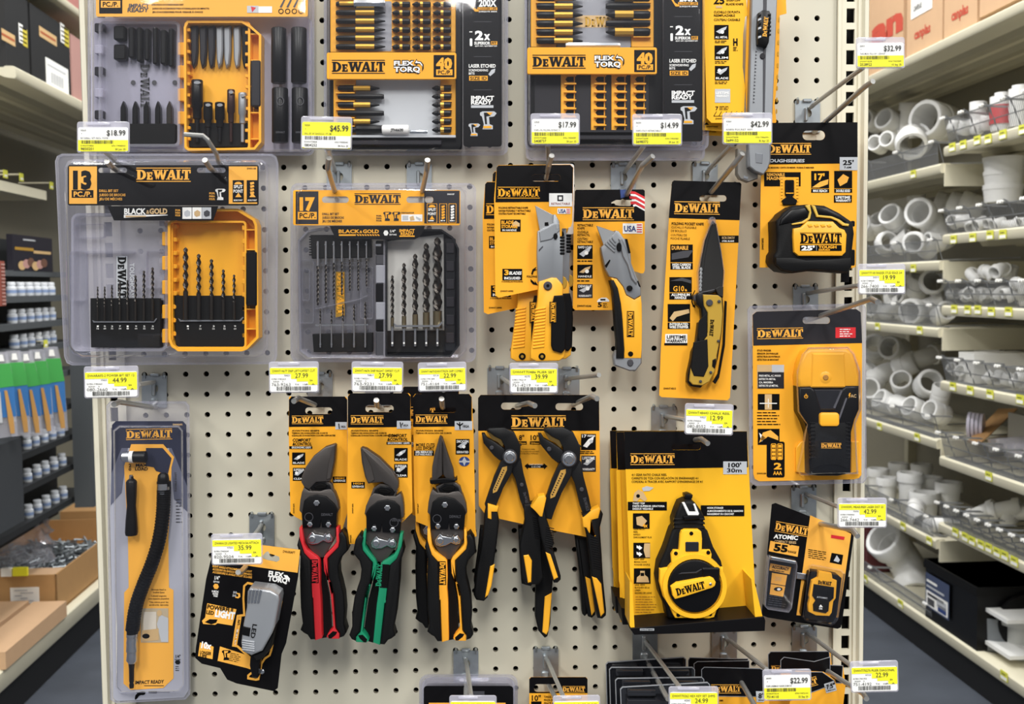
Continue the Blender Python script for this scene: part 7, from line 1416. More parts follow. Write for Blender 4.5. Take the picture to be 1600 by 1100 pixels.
for a in [('coupling', 1372, 226, 13, N0, (80, 0, -50), S0), ('coupling', 1391, 220, 13, N0, (80, 0, -50), S0), ('bend', 1426, 214, 24, N0 + .02, (80, 60, -50), S0), ('coupling', 1462, 190, 30, N0 + .10, (85, 0, -55), S0), ('coupling', 1392, 192, 18, N0 + .1, (70, 0, -60), S0), ('coupling', 1362, 190, 16, N0 + .1, (80, 0, -60), S0), ('tee', 1420, 188, 16, N0 + .15, (10, 0, 0), S0),
          ('coupling', 1353, 355, 18, N0, T2_, S1), ('coupling', 1399, 343, 19, N0, (62, 0, -55), S1), ('elbow', 1450, 338, 23, N0 + .04, [math.degrees(v) for v in frame_rot(AN * -.72 - AD * .65 + Vector((0, 0, .15)), Vector((0, 0, -1)) + AN * .5)], S1), ('coupling', 1378, 352, 16, N0 + .05, (50, 20, -60), S1), ('coupling', 1432, 300, 14, N0 + .2, (40, 0, -20), S1), ('coupling', 1478, 318, 16, N0 + .15, (70, 0, -120), S1), ('coupling', 1500, 320, 17, N0 + .12, (70, 0, -120), S1), ('coupling', 1520, 320, 18, N0 + .14, (70, 0, -120), S1), ('bend', 1380, 382, 16, N0 - .02, (80, 0, -40), S1), ('bend', 1440, 382, 17, N0 - .02, (60, 30, -90), S1), ('coupling', 1412, 378, 15, N0 + .02, (40, 40, 0), S1), ('coupling', 1460, 378, 14, N0 + .02, (80, 0, -80), S1),
          ('elbow', 1415, 458, 17, N0 + .05, [math.degrees(v) for v in frame_rot(AN * -.8 - AD * .5, AD * 1.0 + Vector((0, 0, -.3)))], S2), ('coupling', 1436, 445, 18, N0 + .06, (30, 20, -40), S2), ('bend', 1460, 444, 20, N0 + .05, (80, 0, -60), S2), ('elbow', 1438, 486, 20, N0 + .01, [math.degrees(v) for v in frame_rot(AN * -.8 - AD * .6, Vector((0, 0, .5)) - AD * .8 + AN)], S2), ('coupling', 1372, 485, 15, N0, (70, 0, -60), S2), ('tee', 1395, 480, 13, N0, (60, 30, 10), S2), ('coupling', 1360, 468, 12, N0 + .05, (70, 0, -60), S2), ('coupling', 1474, 490, 16, N0, (70, 0, 0), S2),
          ('coupling', 1366, 545, 18, N0 + .14, (60, 20, -30), S3), ('coupling', 1398, 545, 19, N0 + .16, (80, 0, -50), S3), ('bend', 1378, 585, 18, N0 + .1, (20, 50, 30), S3), ('coupling', 1415, 572, 17, N0 + .12, (30, 60, 0), S3), ('coupling', 1450, 600, 20, N0 + .04, (70, 30, -20), S3), ('elbow', 1362, 612, 18, N0 + .04, [math.degrees(v) for v in frame_rot(AN * -.5 - AD * .8 + Vector((0, 0, .3)), Vector((0, 0, -.3)) - AN)], S3), ('coupling', 1386, 630, 17, N0, (60, 0, -80), S3), ('bend', 1405, 632, 16, N0, (80, 40, 0), S3), ('coupling', 1432, 640, 17, N0, (65, 0, -70), S3), ('coupling', 1410, 600, 17, N0 + .06, (60, 0, -30), S3), ('coupling', 1464, 645, 17, N0 + .01, (70, 0, -70), S3), ('coupling', 1470, 616, 15, N0 + .06, (20, 0, 10), S3), ('bend', 1440, 560, 16, N0 + .18, (70, 0, 60), S3), ('coupling', 1352, 580, 14, N0 + .08, (20, 30, 0), S3)]: fit(*a)
for px, py, r, n in ((1372, 752, 16, .04), (1386, 766, 16, 0), (1422, 762, 19, .0), (1352, 752, 14, .06), (1452, 770, 20, .10), (1444, 796, 22, .02), (1482, 778, 20, .12), (1356, 790, 14, 0), (1404, 742, 15, .14), (1440, 745, 16, .18)): fit('cup', px, py, r, N0 + n, (0, 0, 20), S4)
for a in [('bend', 1428, 800, 14, NR + .05, (120, 0, -40), S4), ('elbow', 1468, 818, 15, NR + .06, (60, 30, 0), S4), ('elbow', 1408, 866, 31, N0 + .05, [math.degrees(v) for v in frame_rot(AN * -.7 - AD * .3 + Vector((0, 0, .6)), Vector((0, 0, -.75)) - AD * .75)], S5), ('coupling', 1366, 895, 13, N0 + .04, (90, 0, 40), S5)]: fit(*a)
M0, M1, M2, M3, M5 = 'behind the near bay top row fence', 'behind the near bay second row fence', 'behind the near bay third row fence', 'behind the near bay fourth row fence', 'behind the near bay lowest basket fence'
rn = random.Random(3)
for a in [('coupling', 1490, 196, 9, NR + .07, (0, 20, 0), M0), ('coupling', 1508, 199, 10, NR + .07, (30, 0, 0), M0), ('coupling', 1526, 199, 10, NR + .07, (0, 0, 0), M0), ('coupling', 1542, 192, 11, NR + .08, (10, 0, 0), M0),
          ('elbow', 1515, 426, 10, NR + .07, (80, 40, -50), M2), ('bend', 1545, 424, 11, NR + .07, (0, 90, -80), M2), ('bend', 1562, 420, 11, NR + .07, (30, 60, 60), M2), ('elbow', 1590, 440, 10, NR + .06, (60, 60, -40), M2), ('coupling', 1580, 425, 10, NR + .2, (20, 0, 0), M2),
          ('coupling', 1596, 590, 9, NR + .05, (0, 90, 0), M3), ('bend', 1540, 540, 14, NR + .3, (90, 0, 0), M3), ('tee', 1535, 800, 13, NR + .12, (50, 40, 20), M5), ('tee', 1570, 795, 14, NR + .16, (30, 70, 0), M5), ('bend', 1590, 800, 15, NR + .2, (80, 0, 0), M5)]: fit(*a)
for row, y, lbl, k0 in ((0, 350, M1, 'coupling'), (1, 458, M2, 'elbow'), (2, 580, M3, 'coupling')):
    for q in range(9): fit(k0 if q % 2 else 'coupling', 1490 + q * 14, y + rn.uniform(-5, 3) + (q * 2.4 if row == 2 else 0), 9 + rn.uniform(-1, 1.5), NR + .05 + rn.uniform(0, .05), (rn.uniform(0, 90), rn.uniform(0, 90), rn.uniform(-90, 90)), lbl)
# white tubs and jars
def tub(px, py0, py1, rpx, n, label, caps=()):
    t = Thing('plastic_tub', label, 'tub'); b = t.part('body'); p0 = AW(px, py1, n); dist = (p0 - CAM).dot(RC.col[1]); k = dist / FPX; h = (py1 - py0) * k; r = rpx * k
    def ring(z, rr): return [p0 + Vector((math.cos(2 * PI * q / 24) * rr, math.sin(2 * PI * q / 24) * rr, z)) for q in range(24)]
    b.rings([ring(0, r * .9), ring(h * .72, r * .97), ring(h * .72, r), ring(h, r), ring(h, r * .9), ring(h * .9, r * .88)], PVC)
    for c in caps:
        q = t.part(c[0], None, c[4]); q.rings([ring(h * c[1], r * c[3] ), ring(h * c[2], r * c[3])], c[5])
    t.done()
tub(1569, 246, 268, 32, NR + .13, 'white pipe cap topmost of the stack on the near bay second row'); tub(1568, 268, 290, 30, NR + .13, 'white pipe cap in the middle of the stack on the near bay second row'); tub(1567, 289, 316, 30, NR + .13, 'white pipe cap lowest of the stack on the near bay second row')
tub(1564, 152, 205, 17, NR + .08, 'white jar with a red stripe on the near bay top row', (('stripe', .2, .75, 1.005, 'red stripe', RED), ('lid', 1.0, 1.12, .6, 'white lid', PVC))); tub(1592, 140, 198, 16, NR + .08, 'white jar at the frame edge on the near bay top row', (('lid', 1.0, 1.1, .7, 'white lid', PVC),)); tub(1528, 160, 205, 13, NR + .10, 'small white jar beside the striped jar on the near bay top row')
# wire fences with dividers
GWR = mat('galvanised_wire', '#8d8f92', .35, .5)
def fence(a0, a1, z, h, label, lean=.02, dv=.11, pitch=.0105, n0=NR + .006):
    t = Thing('wire_basket_front', label, 'wire basket'); g = t.part('front_grid'); z += .0325; na = n0 - lean
    k = int((a1 - a0) / pitch)
    for i in range(k + 1):
        a = a0 + (a1 - a0) * i / k; g.tube([AP(a, n0 + .05, z + .001), AP(a, n0, z + .002), AP(a, na, z + h)], .0014, GWR, 4, False)
    for u in (0, .5, 1): g.tube([AP(a0, n0 + (na - n0) * u, z + .002 + h * u), AP(a1, n0 + (na - n0) * u, z + .002 + h * u)], .0019, GWR, 5)
    q = a0
    while q < a1 + .001:
        d_ = t.part('divider'); d_.tube([AP(q, n0 + .30, z + .01), AP(q, n0 + .02, z + .004), AP(q, na + .004, z + h + .004), AP(q, na - .012, z + h + .012)], .0022, GWR, 6)
        for s_ in (0, .016): d_.tube([AP(q + s_, na + .07, z + h), AP(q + s_, na - .016, z + h + .004)], .0020, GWR, 6); d_.tube([AP(q + s_, na - .014, z + h + .004), AP(q + s_, na - .022, z + h + .005)], .0055, WHT, 6)
        q += dv
    return t.done()
for i, z in enumerate(NEARZ): fence(1.3, BAY - .04, z, (.085, .075, .08, .08, .085, .075)[i], 'wire basket front on the near bay, %s row down' % ('top', 'second', 'third', 'fourth', 'fifth', 'sixth')[i], .02, .13 if i != 5 else .07)
for i, z in enumerate(FARZ): fence(BAY + .05, 3.1, z, (.075, .07, .075, .075, .07)[i], 'wire fence on the far bay, %s row down' % ('top', 'second', 'third', 'fourth', 'fifth')[i], .005, .30)
fence(BAY + .05, 3.1, -1.135, .06, 'wire fence along the bottom shelf of the far bay', .005, .5)
# price tickets on the shelf rails
TK = [(1488, 230, 0), (1505, 226, 0), (1527, 219, 0), (1544, 217, 0), (1567, 210, 0), (1598, 202, 0), (1490, 374, 1), (1520, 371, 1), (1547, 367, 1), (1567, 366, 1), (1491, 483, 2), (1512, 484, 2), (1528, 484, 2), (1549, 487, 2), (1576, 487, 2), (1489, 604, 3), (1516, 610, 3), (1547, 616, 3), (1594, 624, 3), (1545, 744, 4), (1493, 832, 5), (1508, 839, 5), (1519, 845, 5), (1533, 851, 5), (1545, 856, 5), (1558, 863, 5), (1570, 868, 5), (1585, 877, 5), (1427, 272, 6), (1427, 419, 7), (1371, 510, 8), (1437, 516, 8), (1374, 666, 9), (1433, 683, 9), (1411, 822, 10), (1452, 845, 10), (1352, 904, 11), (1407, 943, 11), (1569, 1056, 11)]
rows = ['near bay top', 'near bay second', 'near bay third', 'near bay fourth', 'near bay fifth', 'near bay sixth', 'far bay top', 'far bay second', 'far bay third', 'far bay fourth', 'far bay fifth', 'bottom']
first = None
for px, py, r in TK:
    p = AW(px, py, NR - .006)
    if first is None:
        t, b = one('shelf_ticket', 'x', 'ticket'); a, z = p.dot(AD), p.z
        b.abox(a - .021, a + .021, NR - .0075, NR - .0055, z - .014, z + .014, mat('ticket_yellow', '#d8d84a', .5)); b.aq(a - .018, a + .018, z - .012, z - .002, NR - .0077, TWH); b.aq(a - .010, a + .014, z + .003, z + .006, NR - .0077, TIK)
        first = t.done(); base = p; off = first.location - p; o = first
    else: o = first.copy(); COL.objects.link(o); o.location = p + off
    o['label'] = 'small yellow price ticket on the %s shelf rail right of the board' % rows[r]; o['category'] = 'price ticket'; o['group'] = 'yellow tickets on the %s rail' % rows[r]
# cardboard boxes on the top shelf
zt_ = .893 + LIP; REDP = mat('box_red_print', '#c04a36', .6)
BX = [(1412, 1345, 'far cardboard box with huge red letters on the top right shelf', 1), (1473, 1416, 'cardboard box with a white paper label on the top right shelf', 2), (1527, 1474, 'third cardboard box along the top right shelf, red word near its right end', 3), (1640, 1529, 'nearest cardboard box at the upper right corner of the photo', 4)]
for x0, x1, lb, k in BX:
    n = NR + .02; a0, a1 = aof(x0, 60, n), aof(x1, 60, n); h = .36; t = Thing('cardboard_box', lb, 'box', 'cardboard boxes on the top right shelf'); b = t.part('carton'); z0 = zt_ + (.02 if k == 4 else 0)
    b.abox(a0 + .004, a1 - .004, n, n + .36, z0, z0 + h, CARD2)
    q = n - .0012; w_ = a1 - a0
    if k == 1:
        x = aof(1362, 60, n); b.atext('an', x, AW(1385, 58, n).z, x - aof(1411, 60, n), .095, q, REDP, -1, .06)
    if k == 2: b.atext('canplas', aof(1429, 58, n), AW(1429, 62, n).z, aof(1429, 58, n) - aof(1454, 50, n), .035, q, REDP); l = t.part('paper_label', None, 'white paper label'); l.abox(aof(1457, 10, n), aof(1424, 20, n), q - .0005, q + .0005, AW(1440, 22, n).z, zt_ + .34, TWH); l.atext('CANPLAS', aof(1428, 10, n), AW(1440, 12, n).z, .07, .02, q - .001, TIK)
    if k == 3: b.atext('canplas', aof(1487, 35, n), AW(1487, 33, n).z, aof(1487, 35, n) - aof(1513, 25, n), .035, q, REDP)
    t.done()
# things on the lower shelves
t = Thing('cardboard_divider', 'brown cardboard flap with grey lining on the near bay fifth row', 'cardboard'); b = t.part('flap'); p = [AW(1512, 690, NR + .05), AW(1530, 696, NR + .05), AW(1590, 640, NR + .30), AW(1560, 640, NR + .34)]
b.rings([p, [v + Vector((0, 0, .004)) for v in p]], CARD); t.done()
t, b = one('plastic_roll', 'pale lilac plastic roll on the near bay fifth row', 'roll'); c0 = AW(1513, 664, NR + .09); dirv = (AN * .7 - AD * .5).normalized()
for q in range(4): b.tube([c0 + dirv * (q * .013), c0 + dirv * (q * .013 + .010)], .045 - q * .001, mat('pale_lilac', '#d3cfe0', .4), 20)
t.done()
t, b = one('white_carton', 'white carton behind the fence on the near bay fourth row', 'carton'); a0 = aof(1520, 560, NR + .1); b.abox(aof(1545, 560, NR + .1), a0, NR + .05, NR + .25, NEARZ[3] + LIP, NEARZ[3] + LIP + .10, WHT); t.done()
t, b = one('plastic_bundle', 'clear bagged bundle at the frame edge on the near bay fifth row', 'bundle'); a0 = aof(1560, 700, NR + .1)
for q in range(5): b.tube([AP(a0 - .02 - q * .05, NR + .06, NEARZ[4] + .10 + .01 * (q % 2)), AP(a0 - .05 - q * .05, NR + .2, NEARZ[4] + .11)], [.022, .028], CLM, 10)
t.done()
t, b = one('grey_board', 'pale grey flat board leaning on the near bay fifth row', 'panel'); a0 = aof(1575, 660, NR + .2); b.abox(1.2, a0, NR + .20, NR + .21, NEARZ[4] + LIP, NEARZ[4] + .19, mat('panel_grey', '#b5b4ae', .5)); t.done()
# black catch basin box with a colour label
n = NR + .004; zb_ = -1.137 + .04; t = Thing('black_basin_box', 'big black plastic basin box with a printed label on the bottom right shelf', 'basin'); a1 = aof(1446, 960, n); a0 = aof(1527, 960, n); zt2 = AW(1446, 872, n).z
b = t.part('box_body'); b.abox(a0, a1, n, n + .36, zb_, zt2, BPL); b.abox(a0 - .005, a1 + .006, n - .006, n + .37, zt2 - .03, zt2, RUB)
P = [AP(a0 - .004, n + .18 + .12 * math.cos(2 * PI * k / 24), (zb_ + zt2) / 2 - .01 + .10 * math.sin(2 * PI * k / 24)) for k in range(24)]; b.rings([P, [v - AD * .02 for v in P]], RUB)
l = t.part('label', None, 'white and purple printed label'); la1 = aof(1449, 930, n); la0 = aof(1486, 940, n); z1, z0 = AW(1449, 893, n).z, AW(1449, 946, n).z; q = n - .0065
l.abox(la0, la1, q - .0008, q, z0, z1, mat('label_blue', '#3d4763', .5)); hh = z1 - z0; ww = la1 - la0
for u0, u1, v0, v1, m_ in ((.04, .96, .05, .5, WHT), (.1, .4, .1, .3, DGR), (.55, .9, .08, .28, BLU), (.1, .8, .36, .44, DGR), (.05, .5, .75, .82, WHT), (.05, .8, .6, .66, GRY), (.5, .9, .2, .42, GRY)): l.aq(la1 - ww * u1, la1 - ww * u0, z0 + hh * v0, z0 + hh * v1, q - .0011 - .0003 * (m_ is not WHT), m_)
t.done()
# white flanges on grey pipe stubs
def flange(px, py, w, label, n):
    t = Thing('toilet_flange', label, 'flange', 'square white flanges on the bottom right shelf'); p = AW(px, py, n); f = t.part('plate', None, 'white square plate'); a, z = p.dot(AD), p.z
    f.abox(a - w, a + w, n - w * .9, n + w * .9, z - .012, z, PVC)
    def ring(zz, r): return [AP(a + math.cos(2 * PI * k / 24) * r, n + math.sin(2 * PI * k / 24) * r, zz) for k in range(24)]
    s_ = t.part('neck', None, 'grey neck'); s_.rings([ring(z - .012, w * .62), ring(z - .05, w * .56), ring(z - .055, w * .40), ring(z - .125, w * .40)], mat('flange_grey', '#b9bab6', .45)); t.done()
flange(1594, 950, .12, 'upper white square flange stacked on another on the bottom right shelf', NR + .14); flange(1598, 1004, .12, 'lower white square flange resting on the bottom right shelf', NR + .14)
t = Thing('grey_pipe_collar', 'dark grey pipe collar standing left of the white flanges', 'pipe collar'); b = t.part('collar'); n = NR + .09; p = AW(1552, 1030, n)
def ring(z, r): return [Vector((p.x + math.cos(2 * PI * k / 28) * r, p.y + math.sin(2 * PI * k / 28) * r, z)) for k in range(28)]
b.rings([ring(-1.097, .075), ring(-1.0, .078), ring(-.99, .078), ring(-.99, .068), ring(-1.09, .066)], PVG); t.done()
t, b = one('red_bag', 'dark red printed bag at the far end of the bottom right shelf', 'bag'); a0 = aof(1352, 880, NR + .03); b.abox(a0 - .02, a0 + .3, NR + .03, NR + .2, -1.097, -.93, mat('dark_red', '#5a2226', .5)); t.done()
# ------------------------------------------------------------------ left aisle
def aofl(px, py, n=NL): return AW(px, py, n).dot(AD)
PNK = mat('pink_carton', '#b58a82', .6); NF = NL - .03; z0 = ZL + .04
for x0, x1, lb, lx in ((2, 47, 'left of two black cartons on the upper left shelf', 0), (49, 110, 'right black carton with a white sticker on the upper left shelf', 1)):
    t = Thing('black_carton', lb, 'carton', 'black cartons on the upper left shelf'); b = t.part('carton'); a0 = aofl(x0, 90, NF); a1 = aofl(x1, 90, NF); h = .26
    if lx == 0: a0 = 2.29
    b.abox(a0, a1 - .006, NF - .35, NF, z0, z0 + h, mat('carton_black', '#161617', .5)); q = NF + .001; w = a1 - a0
    u = .0 if lx == 0 else .18
    zz = AW((10, 75)[lx], 57, NF).z; b.aq(aofl((2, 61)[lx], 57, NF), aofl((23, 88)[lx], 57, NF), zz - .018, zz + .018, q, TAN); b.aq(aofl((2, 63)[lx], 57, NF), aofl((22, 86)[lx], 57, NF), zz - .004, zz + .004, q + .0005, mat('print_rust', '#a8552f', .5))
    xa = (29, 94)[lx]; a = aofl(xa, 55, NF); zt2 = AW(xa + 7, 40, NF).z; zb2 = AW(xa + 7, 71, NF).z; wd = aofl(xa + 13, 55, NF) - a
    b.aq(a, a + wd * .5, zb2 + .004, zt2, q, WHT); b.aq(a + wd * .45, a + wd, zb2, zt2 - .008, q + .0003, mat('print_lemon', '#c9b93a', .5))
    for k in range(4): b.aq(a + wd * .1, a + wd * .9, zb2 + (zt2 - zb2) * (.15 + .22 * k), zb2 + (zt2 - zb2) * (.22 + .22 * k), q + .0006, INK)
    if lx:
        l = t.part('sticker', None, 'white paper sticker'); a = aofl(72, 120, NF); e = aofl(106, 120, NF); zt2 = AW(90, 100, NF).z; zb2 = AW(90, 140, NF).z; l.abox(a, e, NF, NF + .002, zb2, zt2, TWH)
        for k in range(14): l.aq(a + (e - a) * (.2 + .04 * k), a + (e - a) * (.2 + .04 * k + (.018 if k % 3 else .03)), zb2 + .012, zb2 + .05, NF + .0025, GRY)
        l.aq(a + .01, e - .03, zt2 - .025, zt2 - .02, NF + .0025, GRY)
    t.done()
t, b = one('pink_carton', 'faded pink carton beside the black cartons on the upper left shelf', 'carton'); b.abox(aofl(112, 100, NF), 3.3, NF - .3, NF, z0, z0 + .25, PNK); t.done()
t, b = one('red_carton', 'reddish carton on the topmost left shelf', 'carton'); b.abox(2.7, 3.3, NF - .3, NF, ZU + .03, ZU + .25, mat('faded_red', '#a8706a', .6)); t.done()
# dark rack with small white bottles
NB = NL - .10
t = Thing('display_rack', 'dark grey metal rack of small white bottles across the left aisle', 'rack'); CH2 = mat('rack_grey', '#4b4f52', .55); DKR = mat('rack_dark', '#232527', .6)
ra0, ra1 = 1.9, 3.1; zr1 = AW(60, 432, NB).z
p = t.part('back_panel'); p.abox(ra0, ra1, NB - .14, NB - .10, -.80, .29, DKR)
p = t.part('side_panel', None, 'grey end panel'); ga = aofl(138, 680, NL); p.abox(ga, ga + .04, NL - .06, NL + .012, AW(138, 795, NL).z, AW(138, 400, NL).z, CH2)
RY = [(45, 462), (45, 503), (45, 541), (62, 585), (66, 640), (66, 692), (66, 742), (66, 797)]; RZ = [AW(x, y, NB).z for x, y in RY]
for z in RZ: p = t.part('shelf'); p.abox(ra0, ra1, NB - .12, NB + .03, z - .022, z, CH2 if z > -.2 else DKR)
p = t.part('header'); p.abox(ra0, ra1, NB - .14, NB - .02, zr1, zr1 + .02, CH2)
p = t.part('sign', None, 'dark sign with a gold line and a blurred picture'); sa0, sa1 = aofl(20, 400, NB - .02), aofl(82, 400, NB - .02); sz1, sz0 = AW(50, 368, NB).z, AW(50, 424, NB).z; p.abox(sa0, sa1, NB - .04, NB - .02, sz0, sz1, mat('sign_navy', '#1b1824', .5))
ww, hh = sa1 - sa0, sz1 - sz0
p.aq(sa0 + ww * .05, sa0 + ww * .5, sz0 + hh * .58, sz0 + hh * .66, NB - .019, mat('sign_gold', '#a9822f', .5)); p.aq(sa0 + ww * .5, sa0 + ww * .95, sz0 + hh * .52, sz0 + hh * .60, NB - .019, TAN); p.aq(sa0 + ww * .25, sa0 + ww * .55, sz0 + hh * .86, sz0 + hh * .90, NB - .019, GRY)
for k in range(6): p.face([AP(sa0 + ww * (.2 + .11 * k) + ww * .09 * math.cos(2 * PI * q / 10), NB - .0188 + .0002 * k, sz0 + hh * (.16 + .05 * (k % 3)) + hh * .13 * math.sin(2 * PI * q / 10)) for q in range(10)], (TAN, PNK, mat('sign_brown', '#6a4a3c', .5))[k % 3])
t.done()
proto = None
def bottle(px, py, row):
    global proto
    a = aofl(px, py, NB); z = RZ[row]
    if proto is None:
        t = Thing('small_bottle', 'x', 'bottle'); B = t.part('bottle_body', None, 'white bottle'); L = t.part('blue_band', None, 'blue printed band')
        def ring(zz, r): return [AP(a + math.cos(2 * PI * k / 14) * r * 1.25, NB + math.sin(2 * PI * k / 14) * r * 1.25, z + zz) for k in range(14)]
        B.rings([ring(0, .0125), ring(.003, .0138), ring(.03, .0138), ring(.034, .009), ring(.036, .0115), ring(.046, .0115), ring(.048, .009)], mat('bottle_white', '#d9dde2', .4)); L.rings([ring(.010, .0141), ring(.021, .0141)], mat('bottle_blue', '#7f93b8', .5), False, False)
        proto = t.done(); o = proto
    else: o = dup(proto, proto.location + AP(a, 0, z) - AP(proto['_a'], 0, proto['_z']))
    if o is proto: o['_a'] = a; o['_z'] = z
    nm = ('top', 'second', 'third', 'fourth', 'fifth', 'sixth', 'seventh', 'lowest')[row]
    o['label'] = 'small white bottle with a blue band on the %s row of the dark rack' % nm; o['category'] = 'bottle'; o['group'] = 'white bottles on the %s rack row' % nm
for row, xs in ((0, (18, 32, 45, 57, 68, 79)), (1, (19, 33, 46, 58, 69, 80)), (2, (22, 35, 47, 59, 71, 81)), (4, (40, 55, 69, 83)), (5, (41, 54, 68, 81, 94)), (6, (42, 57, 70, 84, 97)), (7, (44, 58, 72, 86, 99))):
    for x in xs: bottle(x, RY[row][1] - 6, row)
for o in list(S.objects):
    for k in ('_a', '_z'):
        if k in o: del o[k]
# hanging packs of brushes
t0 = None
GRN = mat('header_green', '#3c9a46', .5); BL2 = mat('header_blue', '#2f6ba8', .5); OR2 = mat('brush_wood', '#b98a4a', .5)
BAG = clear('bag_film', tint=(.93, .94, .95), refl=1.6, milk=.22)
def brush_pack(px, label, dy=0):
    n = NL + .05; t = Thing('brush_pack', label, 'brush pack', 'green and blue packs of brushes'); c = AW(px, 612 + dy, n); a = c.dot(AD); z = c.z
    dist = (c - CAM).dot(RC.col[1]); k = dist / FPX; u = (AD * .55 + AN * .83)
    def pt(x, y, d=0): return c + u * (x * k) + Vector((0, 0, -y * k)) - (AD * .83 - AN * .55) * d
    def slab(p, P, d0, d1, m): p.rings([[pt(x, y, d0) for x, y in P], [pt(x, y, d1) for x, y in P]], m)
    f = t.part('bag', None, 'clear bag'); slab(f, [(-12, -66), (9, -66), (14, -40), (19, 30), (20, 66), (-8, 68), (-13, 20)], -.004, .010, BAG)
    h = t.part('header', None, 'green header over blue card'); slab(h, [(-11, -48), (12, -48), (17, -12), (-11, -10)], 0, .0125, GRN); slab(h, [(-11, -10), (17, -12), (18, 36), (-10, 36)], 0, .0115, BL2); slab(h, [(-4, -62), (2, -62), (4, -52), (-5, -52)], .008, .013, WHT)
    b = t.part('brush', None, 'wooden brush handle'); slab(b, [(2, -6), (6, -6), (14, 40), (15, 62), (9, 62), (6, 40)], .010, .016, OR2); slab(b, [(-7, -4), (-4, -4), (-2, 44), (-7, 44)], .010, .015, GRY)
    t.done()
for q, x in enumerate((3, 24, 42, 60, 82)): brush_pack(x, 'green and blue brush pack, %s of five hanging before the dark rack' % ('leftmost', 'second from left', 'middle', 'second from right', 'rightmost')[q], (4, 2, 3, 0, -4)[q])
t, b = one('dark_bin', 'plain dark grey bin at the left frame edge below the brush packs', 'bin'); a1 = aofl(36, 750, NL + .03); b.abox(a1 - .5, a1, NL - .06, NL + .03, AW(30, 818, NL + .03).z, AW(30, 684, NL + .03).z, mat('bin_grey', '#3b3e42', .55)); t.done()
t, b = one('striped_pack', 'red striped pack at the left frame edge above the brush packs', 'pack'); a1 = aofl(8, 440, NL + .01); b.abox(a1 - .3, a1, NL - .1, NL + .01, AW(5, 478, NL + .01).z, AW(5, 408, NL + .01).z, mat('brick_red', '#8e4a3c', .6))
for k in range(12): b.aq(a1 - .03, a1 - .001, AW(5, 476 - k * 5.6, NL + .01).z, AW(5, 473.6 - k * 5.6, NL + .01).z, NL + .0115, PNK)
t.done()
# shelf with tickets above the rack
t = Thing('ledge_shelf', 'pale metal ledge above the dark rack on the left', 'ledge'); p = t.part('shelf'); zz = AW(50, 308, NL - .15).z; p.abox(1.9, 2.95, NL - .5, NL - .15, zz, zz + .035, SHELF); t.done()
for i, (px, py) in enumerate(((8, 272), (33, 277), (80, 290), (12, 398), (71, 537), (65, 538))):
    if i in (3, 5): continue
    n = NL - .147 if i < 3 else NB + .035; c = AW(px, py, n); t, b = one('shelf_ticket', ('left yellow ticket', 'middle yellow ticket', 'right yellow ticket', '', 'yellow ticket')[i] + (' above the ledge over the dark rack' if i < 3 else ' clipped under the third bottle row'), 'price ticket'); a = c.dot(AD)
    b.abox(a - .018, a + .018, n, n + .002, c.z - .014, c.z + .014, MATS['ticket_yellow']); b.abox(a - .01, a + .012, n + .002, n + .0026, c.z - .009, c.z - .002, TWH); b.abox(a - .012, a + .012, n - .12 if i < 3 else n - .03, n, c.z + .008, c.z + .012, SHELF); t.done()
# cartons on the base deck
ZD = -1.12 + .066
def floor_pt(px, py, z): r = ray(px, py); k = (z - CAM.z) / r.z; return CAM + r * k
t = Thing('open_carton', 'open cardboard carton of loose bolts with a white label on the left base shelf', 'carton'); b = t.part('carton'); c = floor_pt(90, 959, ZD); a0, n1 = c.dot(AD), c.dot(AN); a1 = a0 + .95; n0 = n1 - .42; h = AW(90, 896, n1).z - ZD; th = .006
b.abox(a0, a0 + th, n0, n1, ZD, ZD + h, CARD); b.abox(a1 - th, a1, n0, n1, ZD, ZD + h, CARD); b.abox(a0, a1, n0, n0 + th, ZD, ZD + h + .02, CARD); b.abox(a0, a1, n1 - th, n1, ZD, ZD + h, CARD); b.abox(a0, a1, n0, n1, ZD, ZD + .01, CARD)
f = t.part('flap', None, 'folded top flap'); f.abox(a0 + th, a0 + .10, n0 + th, n1 - th, ZD + h - .006, ZD + h, CARD2)
l = t.part('label', None, 'white shipping label'); la, ln0, ln1 = a0 - .001, AW(17, 930, 0).x, 0
def nearpt(px, py): r = ray(px, py); k = (a0 - CAM.dot(AD)) / r.dot(AD); return CAM + r * k
q0, q1 = nearpt(17, 944), nearpt(61, 917); l.abox(a0 - .002, a0 - .0004, q0.dot(AN), q1.dot(AN), q0.z, q1.z, TWH)
for k in range(5): e = q0.z + (q1.z - q0.z) * (.15 + .16 * k); l.abox(a0 - .0026, a0 - .002, q0.dot(AN) + .015 + .02 * (k % 2), q1.dot(AN) - .02 * (1 + k % 3), e, e + .004, GRY)
t.done()
t = Thing('loose_bolts', 'heap of loose grey bolts inside the open cardboard carton', 'bolts'); t.parts = []; p = t.part('loose_bolts'); rn = random.Random(5)
p.abox(a0 + .02, a1 - .25, n0 + .04, n1 - .02, ZD + .012, ZD + h - .05, mat('bolt_base', '#3f444a', .5, .6))
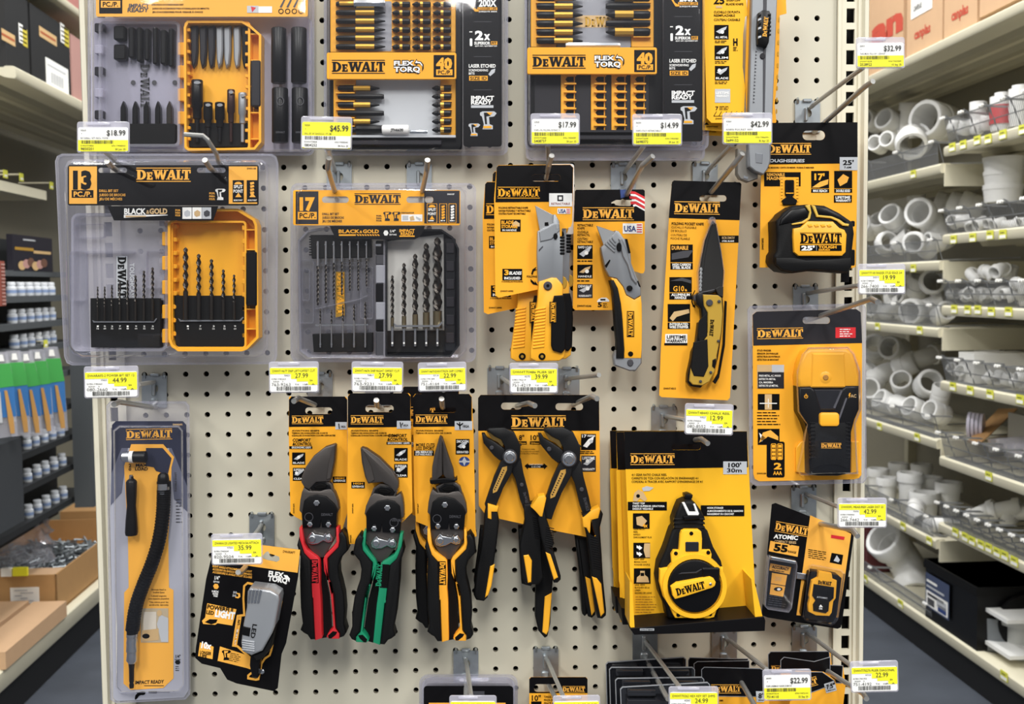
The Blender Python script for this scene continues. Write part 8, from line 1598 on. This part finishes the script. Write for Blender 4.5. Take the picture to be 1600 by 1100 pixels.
for k in range(260):
    c = AP(rn.uniform(a0 + .11, a1 - .3), rn.uniform(n0 + .06, n1 - .05), ZD + h - .045 + rn.uniform(0, .025)); d_ = Vector((rn.uniform(-1, 1), rn.uniform(-1, 1), rn.uniform(-.3, .3))).normalized(); p.tube([c - d_ * .022, c + d_ * .02], .0035, ZNC, 6); p.tube([c + d_ * .02, c + d_ * .026], .007, ZNC, 6)
o = t.done(); o['kind'] = 'stuff'
t, b = one('crumpled_bag', 'crumpled clear plastic bag standing in the open carton of bolts', 'bag'); c = AP(a0 + .32, n1 - .24, ZD + h - .04); R = []; rn = random.Random(9)
for i in range(12):
    u = i / 11; rr = (.085 * (1 - u) ** .6 + .03) * (1 if u < .93 else .6); R.append([c + Vector((math.cos(2 * PI * k / 18) * rr * rn.uniform(.7, 1.25) + u * .05, math.sin(2 * PI * k / 18) * rr * rn.uniform(.7, 1.25), u * .20)) for k in range(18)])
b.rings(R, BAG); t.done()
t, b = one('brown_carton', 'plain brown carton standing behind the open carton on the left base shelf', 'carton'); c = floor_pt(96, 850, ZD); b.abox(a1 + .03, a1 + .35, n0 + .1, n1 + .0, ZD, ZD + h + .03, CARD); t.done()
for x, y, lb, dn in ((62, 998, 'right of two flat cardboard boxes lying on the left base shelf', 0), (14, 1012, 'left of two flat cardboard boxes lying on the left base shelf', 1)):
    c = floor_pt(62, 1000, ZD); a_, n_ = c.dot(AD), c.dot(AN)
    t, b = one('flat_box', lb, 'box'); k = dn * .13; b.abox(a_ - .28 - k * .2, a0 - .03, n_ - .115 - k, n_ - k, ZD, ZD + .055 + dn * .004, CARD2); t.done()
# small white bin tops and a yellow ticket on the deck
t, b = one('ticket_clip', 'yellow ticket on a white clip before the open carton', 'price ticket'); c = nearpt(30, 884); a = c.dot(AD) - .0; b.abox(a - .01, a + .004, c.dot(AN) - .02, c.dot(AN) + .03, ZD + h, ZD + h + .03, TYL); b.abox(a - .012, a + .004, c.dot(AN) - .06, c.dot(AN) - .025, ZD + h, ZD + h + .03, WHT); t.done()
